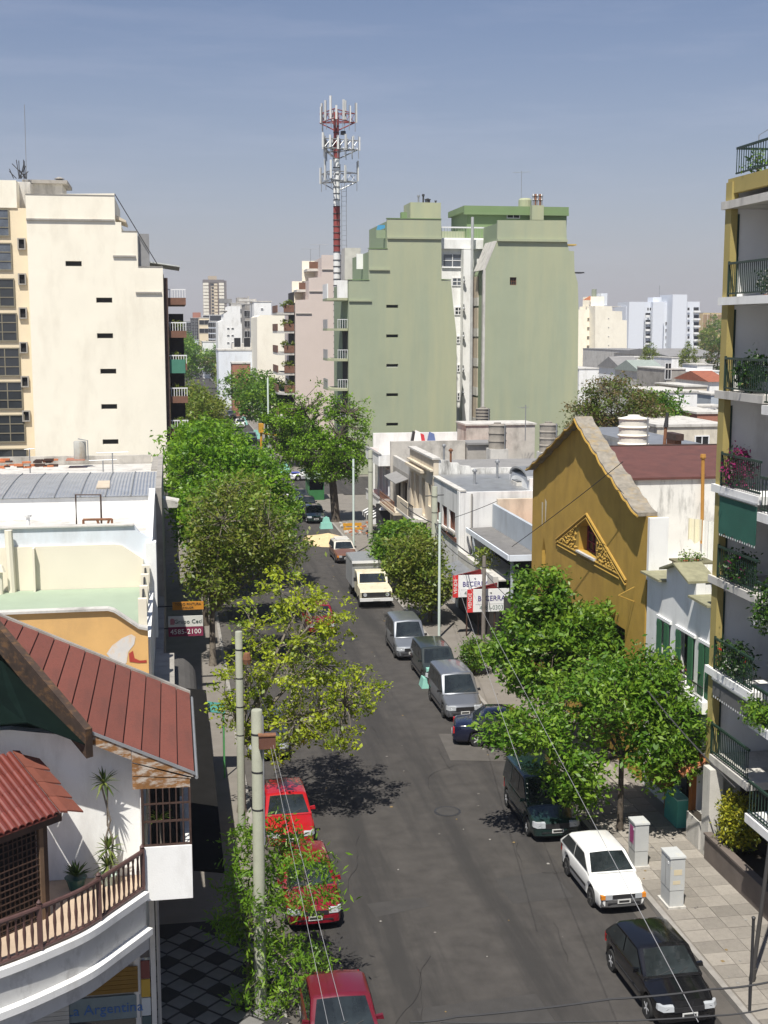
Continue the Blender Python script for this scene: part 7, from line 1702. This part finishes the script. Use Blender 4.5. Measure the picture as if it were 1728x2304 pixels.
def cone(lb, x, y, s=1.0, z0=0):
    t = thing('barrier_block', lb, 'barrier', (x, y, z0), group='aqua plastic road barriers')
    part(t, 'base', MB().prism([(x-.42*s, y-.32*s, z0), (x+.42*s, y-.32*s, z0), (x+.42*s, y+.32*s, z0), (x-.42*s, y+.32*s, z0)], [(x-.34*s, y-.24*s, z0+.38*s), (x+.34*s, y-.24*s, z0+.38*s), (x+.34*s, y+.24*s, z0+.38*s), (x-.34*s, y+.24*s, z0+.38*s)]), aq)
    part(t, 'upper', MB().prism([(x-.26*s, y-.18*s, z0+.385*s), (x+.26*s, y-.18*s, z0+.385*s), (x+.26*s, y+.18*s, z0+.385*s), (x-.26*s, y+.18*s, z0+.385*s)], [(x-.18*s, y-.12*s, z0+.72*s), (x+.18*s, y-.12*s, z0+.72*s), (x+.18*s, y+.12*s, z0+.72*s), (x-.18*s, y+.12*s, z0+.72*s)]), aq)
    part(t, 'handle', MB().box(x-.06*s, x+.06*s, y-.03*s, y+.03*s, z0+.722*s, z0+.80*s), aq)
cone('aqua plastic barrier beside the sand heap', 11.45, 96.2, 1.15)
cone('aqua plastic barrier across the side street by the police car', 11.7, 134.3, 1.3, .13)
cone('aqua plastic barrier standing in front of the charcoal green van', 10.62, 52.05, 1.1)
cone('aqua barrier far beyond the crossing near the far stripes', 11.3, 205, 1.6); cone('aqua barrier nearest beyond the crossing', 11.5, 178, 1.6)
t = thing('works_barrier', 'yellow works barrier boards lying beside the tall tree', 'barrier', (13.2, 94.6, .13))
yl = mat('signal yellow', (0,0,0)); part(t, 'board', MB().box(12.5, 13.9, 94.4, 94.5, .40, .62), yl); part(t, 'board', MB().box(12.5, 13.9, 94.2, 94.28, .14, .32), yl)
for x in (12.6, 13.7): part(t, 'leg', MB().box(x, x + .08, 94.3, 94.6, .13, .39), yl)
rg = random.Random(12); rb = MB()
for i in range(110):
    x = rg.uniform(12.4, 14.8); y = rg.uniform(91.5, 97.5); s_ = rg.uniform(.05, .2); rb.cur = i % 3
    rb.box(x, x + s_, y, y + s_*1.4, .13, .13 + s_*.6)
solo('rubble', rb, [paleconc, terracotta, paving], 'loose broken paving rubble around the tall tree trunk', 'rubble', kind='stuff')
t = thing('motorcycle_seat_bag', 'small dark blue rubbish bag by the concrete pole', 'bag', (14.0, 90.5, .13)); part(t, 'bag', MB().lathe(14.0, 90.5, [(.22, .13), (.30, .3), (.2, .5), (.06, .62)], 10), mat('dark blue plastic', (.03, .035, .07)), smooth=True)
# real estate boards
def board(lb, x, y, z0, z1, w, full):
    t = thing('real_estate_board', lb, 'sign', (x, y, z0), group='real estate boards')
    part(t, 'panel', MB().box(x, x + w, y, y + .05, z0, z1), mat('sign board white', (.78, .78, .77), var=.02))
    part(t, 'red_strip', MB().box(x - .005, x + w*.135, y - .012, y - .002, z0 - .01, z1 + .01), mat('sign red', (.62, .03, .03)))
    part(t, 'red_edge', MB().prism([(x + w*.1, y, z1), (x + w*.83, y + .9, z1 + .02), (x + w*.83, y + .9, z1 - .25), (x + w*.1, y + .05, z1 - .05)], [(x + w*.1, y, z1 + .02), (x + w*.83, y + .9, z1 + .10), (x + w*.83, y + .95, z1 + .10), (x + w*.1, y + .05, z1 + .02)]), mat('sign deep red', (.25, .02, .02)))
    text(t, 'vende_lettering', 'VENDE', (x + w*.068, y - .016, (z0+z1)/2), .235, mat('sign white lettering', (0,0,0)), rot=(R(90), R(-90), 0))
    h = z1 - z0
    text(t, 'name_lettering', 'BECERRA', (x + w*.58, y - .008, z0 + h*.58), .345, mat('sign navy lettering', (.07, .05, .22)), sx=.93, ext=.006)
    text(t, 'number_lettering', '4581-0303', (x + w*.58, y - .008, z0 + h*.17), .30, mat('sign grey green lettering', (.16, .22, .19)), sx=.88)
    part(t, 'rule', MB().box(x + w*.2, x + w*.97, y - .006, y - .002, z0 + h*.33, z0 + h*.345), mat('sign grey', (.45, .45, .45)))
    part(t, 'emblem', MB().lathe(x + w*.56, y - .004, [(.001, z0 + h*.83), (.05, z0 + h*.86), (.001, z0 + h*.92)], 8), mat('sign grey', (0,0,0)))
    for u in (.35, .65): part(t, 'leg', MB().box(x + w*u, x + w*u + .06, y + .06, y + .12, .13, z0 + .4), darkwood)
b0, b1 = (13.32, 3.08), (15.31, 2.01)
board('nearer white real estate board with red strip and full telephone number', b0[0], 57, b1[1], b0[1], b1[0] - b0[0], True)
b0, b1 = (13.3, 3.17), (15.26, 2.09)
board('farther white real estate board partly covered by the nearer one', b0[0], 60, b1[1], b0[1], b1[0] - b0[0], False)
# overhead cables
def wire(lb, pts, r=.012, m=cable, sag=.25, grp='overhead cables'):
    P = []
    for a, b in zip(pts[:-1], pts[1:]):
        for i in range(13):
            u = i/12; P.append((a[0]+(b[0]-a[0])*u, a[1]+(b[1]-a[1])*u, a[2]+(b[2]-a[2])*u - sag*4*u*(1-u)))
    solo('overhead_cable', MB().tube(P, r, 5), m, lb, 'cable', grp, smooth=True)
wire('pale cable running from the nearest pole box towards the lower frame edge', [(1.95, 26.8, zt - .75), (2.15, 18.26, 4.5)], .0038, mat('grey cable', (.28, .28, .29)), .03)
wire('second pale cable beside it running down from the nearest pole box', [(2.0, 26.8, zt - .7), (2.41, 18.32, 4.5)], .0038, mat('grey cable', (.28, .28, .29)), .03)
wire('cable between the two concrete poles on the left kerb', [(2.0, 36.3, zt2 - .9), (1.95, 26.9, zt - .1)], .010, cable, .1)
ra = (13.58, 4.94)
wire('long pale cable passing above the parked vans to the lower right corner', [(ra[0], 65.5, ra[1]), (7.38, 16.57, 5.0)], .006, mat('grey cable', (.28, .28, .29)), .0)
wire('thin cable running parallel above the silver vans', [(ra[0], 65.5, ra[1] + .12), (7.58, 27.01, 5.2)], .006, mat('grey cable', (0,0,0)), .04)
wire('dark cable crossing the bottom right of the view above the black hatchback', [(3.07, 16.39, 5.5), (3.73, 16.42, 5.5), (6.02, 16.53, 5.5), (7.57, 16.56, 5.5), (8.46, 16.61, 5.5)], .016, cable, .02)
wire('lower dark cable at the bottom right corner', [(3.49, 16.32, 5.5), (5.39, 16.02, 5.5), (7.31, 15.86, 5.5), (8.12, 15.92, 5.5)], .012, cable, .02)
g0 = (51.03, 6.08); g1 = (40.25, 10.69)
wire('black cable stretched in front of the mustard gable', [(13.8, g0[0], g0[1]), (14.6, g1[0], g1[1])], .014, cable, .05)
q0, q1 = (14.26, 5.42), (15.94, 6.48)
wire('black cable from the white building towards the canopy shop', [(q0[0], 64, q0[1]), (q1[0], 62, q1[1])], .016, cable, .03)
qa, qb, qc = (13.93, 4.34), (13.6, 4.85), (13.83, 4.49)
wire('bundle of black cables along the right facades', [(qa[0], 78, qa[1]), (qb[0], 65.8, qb[1]), (qc[0], 56.6, qc[1])], .03, cable, .15)
wire('second black cable along the right facades below the bundle', [(qb[0], 65.8, qb[1] - .5), (qc[0], 56.6, qc[1] - .4)], .02, cable, .2)
qd, qe = (14.02, 3.93), (13.86, 3.74)
wire('dark service cable from the thin wooden pole towards the green tree', [(qd[0], 56.4, qd[1]), (qe[0], 50, qe[1])], .016, cable, .08)
j0, j1 = (13.85, 4.68), (15.21, 2.9)
wire('thick black cable crossing the white house and the lowest balconies', [(13.24, 38, 4.27), (j0[0] - .5, 34.2, j0[1]), (j1[0] - .6, 31.0, j1[1])], .022, cable, .08)

# ================================================================== ROAD WEAR
rg = random.Random(77); ck = MB()
def crack(x, y, a, n, w):
    P_ = [(x, y)]
    for _ in range(n):
        a += rg.uniform(-.28, .28); P_.append((P_[-1][0] + .35*math.cos(a), P_[-1][1] + .35*math.sin(a)))
    for (x0, y0), (x1, y1) in zip(P_[:-1], P_[1:]):
        d = Vector((x1-x0, y1-y0)).normalized(); q = Vector((-d.y, d.x))*w*rg.uniform(.5, 1)
        ck.quad((x0-q.x, y0-q.y, .0135), (x1-q.x, y1-q.y, .0135), (x1+q.x, y1+q.y, .0135), (x0+q.x, y0+q.y, .0135))
for i in range(22):
    x = rg.uniform(4.2, 10.5); y = rg.uniform(23, 80)
    if 42 < y < 46 and x > 9: continue
    crack(x, y, rg.choice((0, math.pi/2, math.pi/2, 2.6)), rg.randrange(4, 13), .009)
solo('tar_cracks', ck, mat('tar', (.026, .024, .023), rough=.7), kind='structure')
lt_ = MB()
for i in range(260):
    x = rg.choice((rg.uniform(2.3, 3.0), rg.uniform(10.6, 12.0), rg.uniform(4, 11), rg.uniform(12.3, 14.6))); y = 23 + 75*rg.random()**1.6; s_ = rg.uniform(.02, .07); z = .15 if x > 12.2 else .012
    lt_.cur = i % 3; a = rg.uniform(0, 3); c0, s0 = math.cos(a)*s_, math.sin(a)*s_
    lt_.prism([(x-c0, y-s0, z), (x+s0, y-c0, z), (x+c0, y+s0, z), (x-s0, y+c0, z)], [(x-c0*.6, y-s0*.6, z+.015), (x+s0*.6, y-c0*.6, z+.015), (x+c0*.6, y+s0*.6, z+.015), (x-s0*.6, y+c0*.6, z+.015)])
solo('street_litter', lt_, [mat('grit', (.13, .12, .11)), mat('dry leaf litter', (.20, .14, .06)), mat('dusty paper', (.24, .23, .21))], 'scattered dry leaves and paper scraps along the gutters and road', 'litter', kind='stuff')
# ================================================================== ROOF CLUTTER
def vent(lb, x, y, z, h=.7, m=None):
    t = thing('roof_vent', lb, 'vent pipe', (x, y, z), group='vent pipes on the low roofs')
    part(t, 'pipe', MB().lathe(x, y, [(.07, z), (.07, z + h)], 8), m or irongrey)
    part(t, 'cowl', MB().lathe(x, y, [(.13, z + h + .004), (.15, z + h + .1), (.02, z + h + .2)], 8), m or irongrey)
vent('vent pipe on the grey sheet roof of the brown shutter building near its street edge', 16.6, 69.5, 6.42)
vent('vent pipe farther back on the grey sheet roof of the brown shutter building', 18.4, 71.5, 6.5, .9)
vent('rusty vent pipe on the roof of the beige balcony building', 17.2, 78.5, 6.62, .8, rust)
vent('vent pipe on the flat roof of the grey house', 18.2, 85.2, 5.8, 1.3)
vent('short vent pipe on the zinc roof terrace beside the party wall', -5.5, 50.5, 7.05, .8, white)
vent('white vent pipe at the back of the white left roof', -8.5, 53.0, 7.05, 1.0, white)
t = thing('roof_skylight', 'low glass skylight box on the grey sheet roof of the brown shutter building', 'skylight', (19.3, 69, 6.4))
part(t, 'kerb', MB().box(18.7, 20.2, 68.4, 69.6, 6.42, 6.62), paleconc); part(t, 'glazing', MB().box(18.75, 20.15, 68.45, 69.55, 6.623, 6.68), glass)
t = thing('television_aerial', 'tall aerial mast between the grey water tanks', 'aerial', (25.12, 98, 7))
ax_ = 25.21
part(t, 'mast', MB().tube([(ax_, 90, 7), (ax_, 90, 9.58)], .035, 6), irongrey)
for i in range(4): part(t, 'element', MB().tube([(ax_ - .5 + .08*i, 90, 9.41 - .02*i), (ax_ - .5 + .28*i, 90.3, 9.41)], .014, 4), irongrey)
# ================================================================== AIR
hzm = bpy.data.materials.new('haze'); hzm.use_nodes = True
hn = hzm.node_tree.nodes
for n_ in list(hn): hn.remove(n_)
ho = hn.new('ShaderNodeOutputMaterial'); hv = hn.new('ShaderNodeVolumePrincipled')
hv.inputs['Color'].default_value = (.86, .90, 1.0, 1); hv.inputs['Density'].default_value = .00024; hv.inputs['Anisotropy'].default_value = .2
hzm.node_tree.links.new(hv.outputs[0], ho.inputs['Volume'])
solo('haze', MB().box(-700, 700, -130, 1500, -2.0, 72), hzm, kind='stuff')
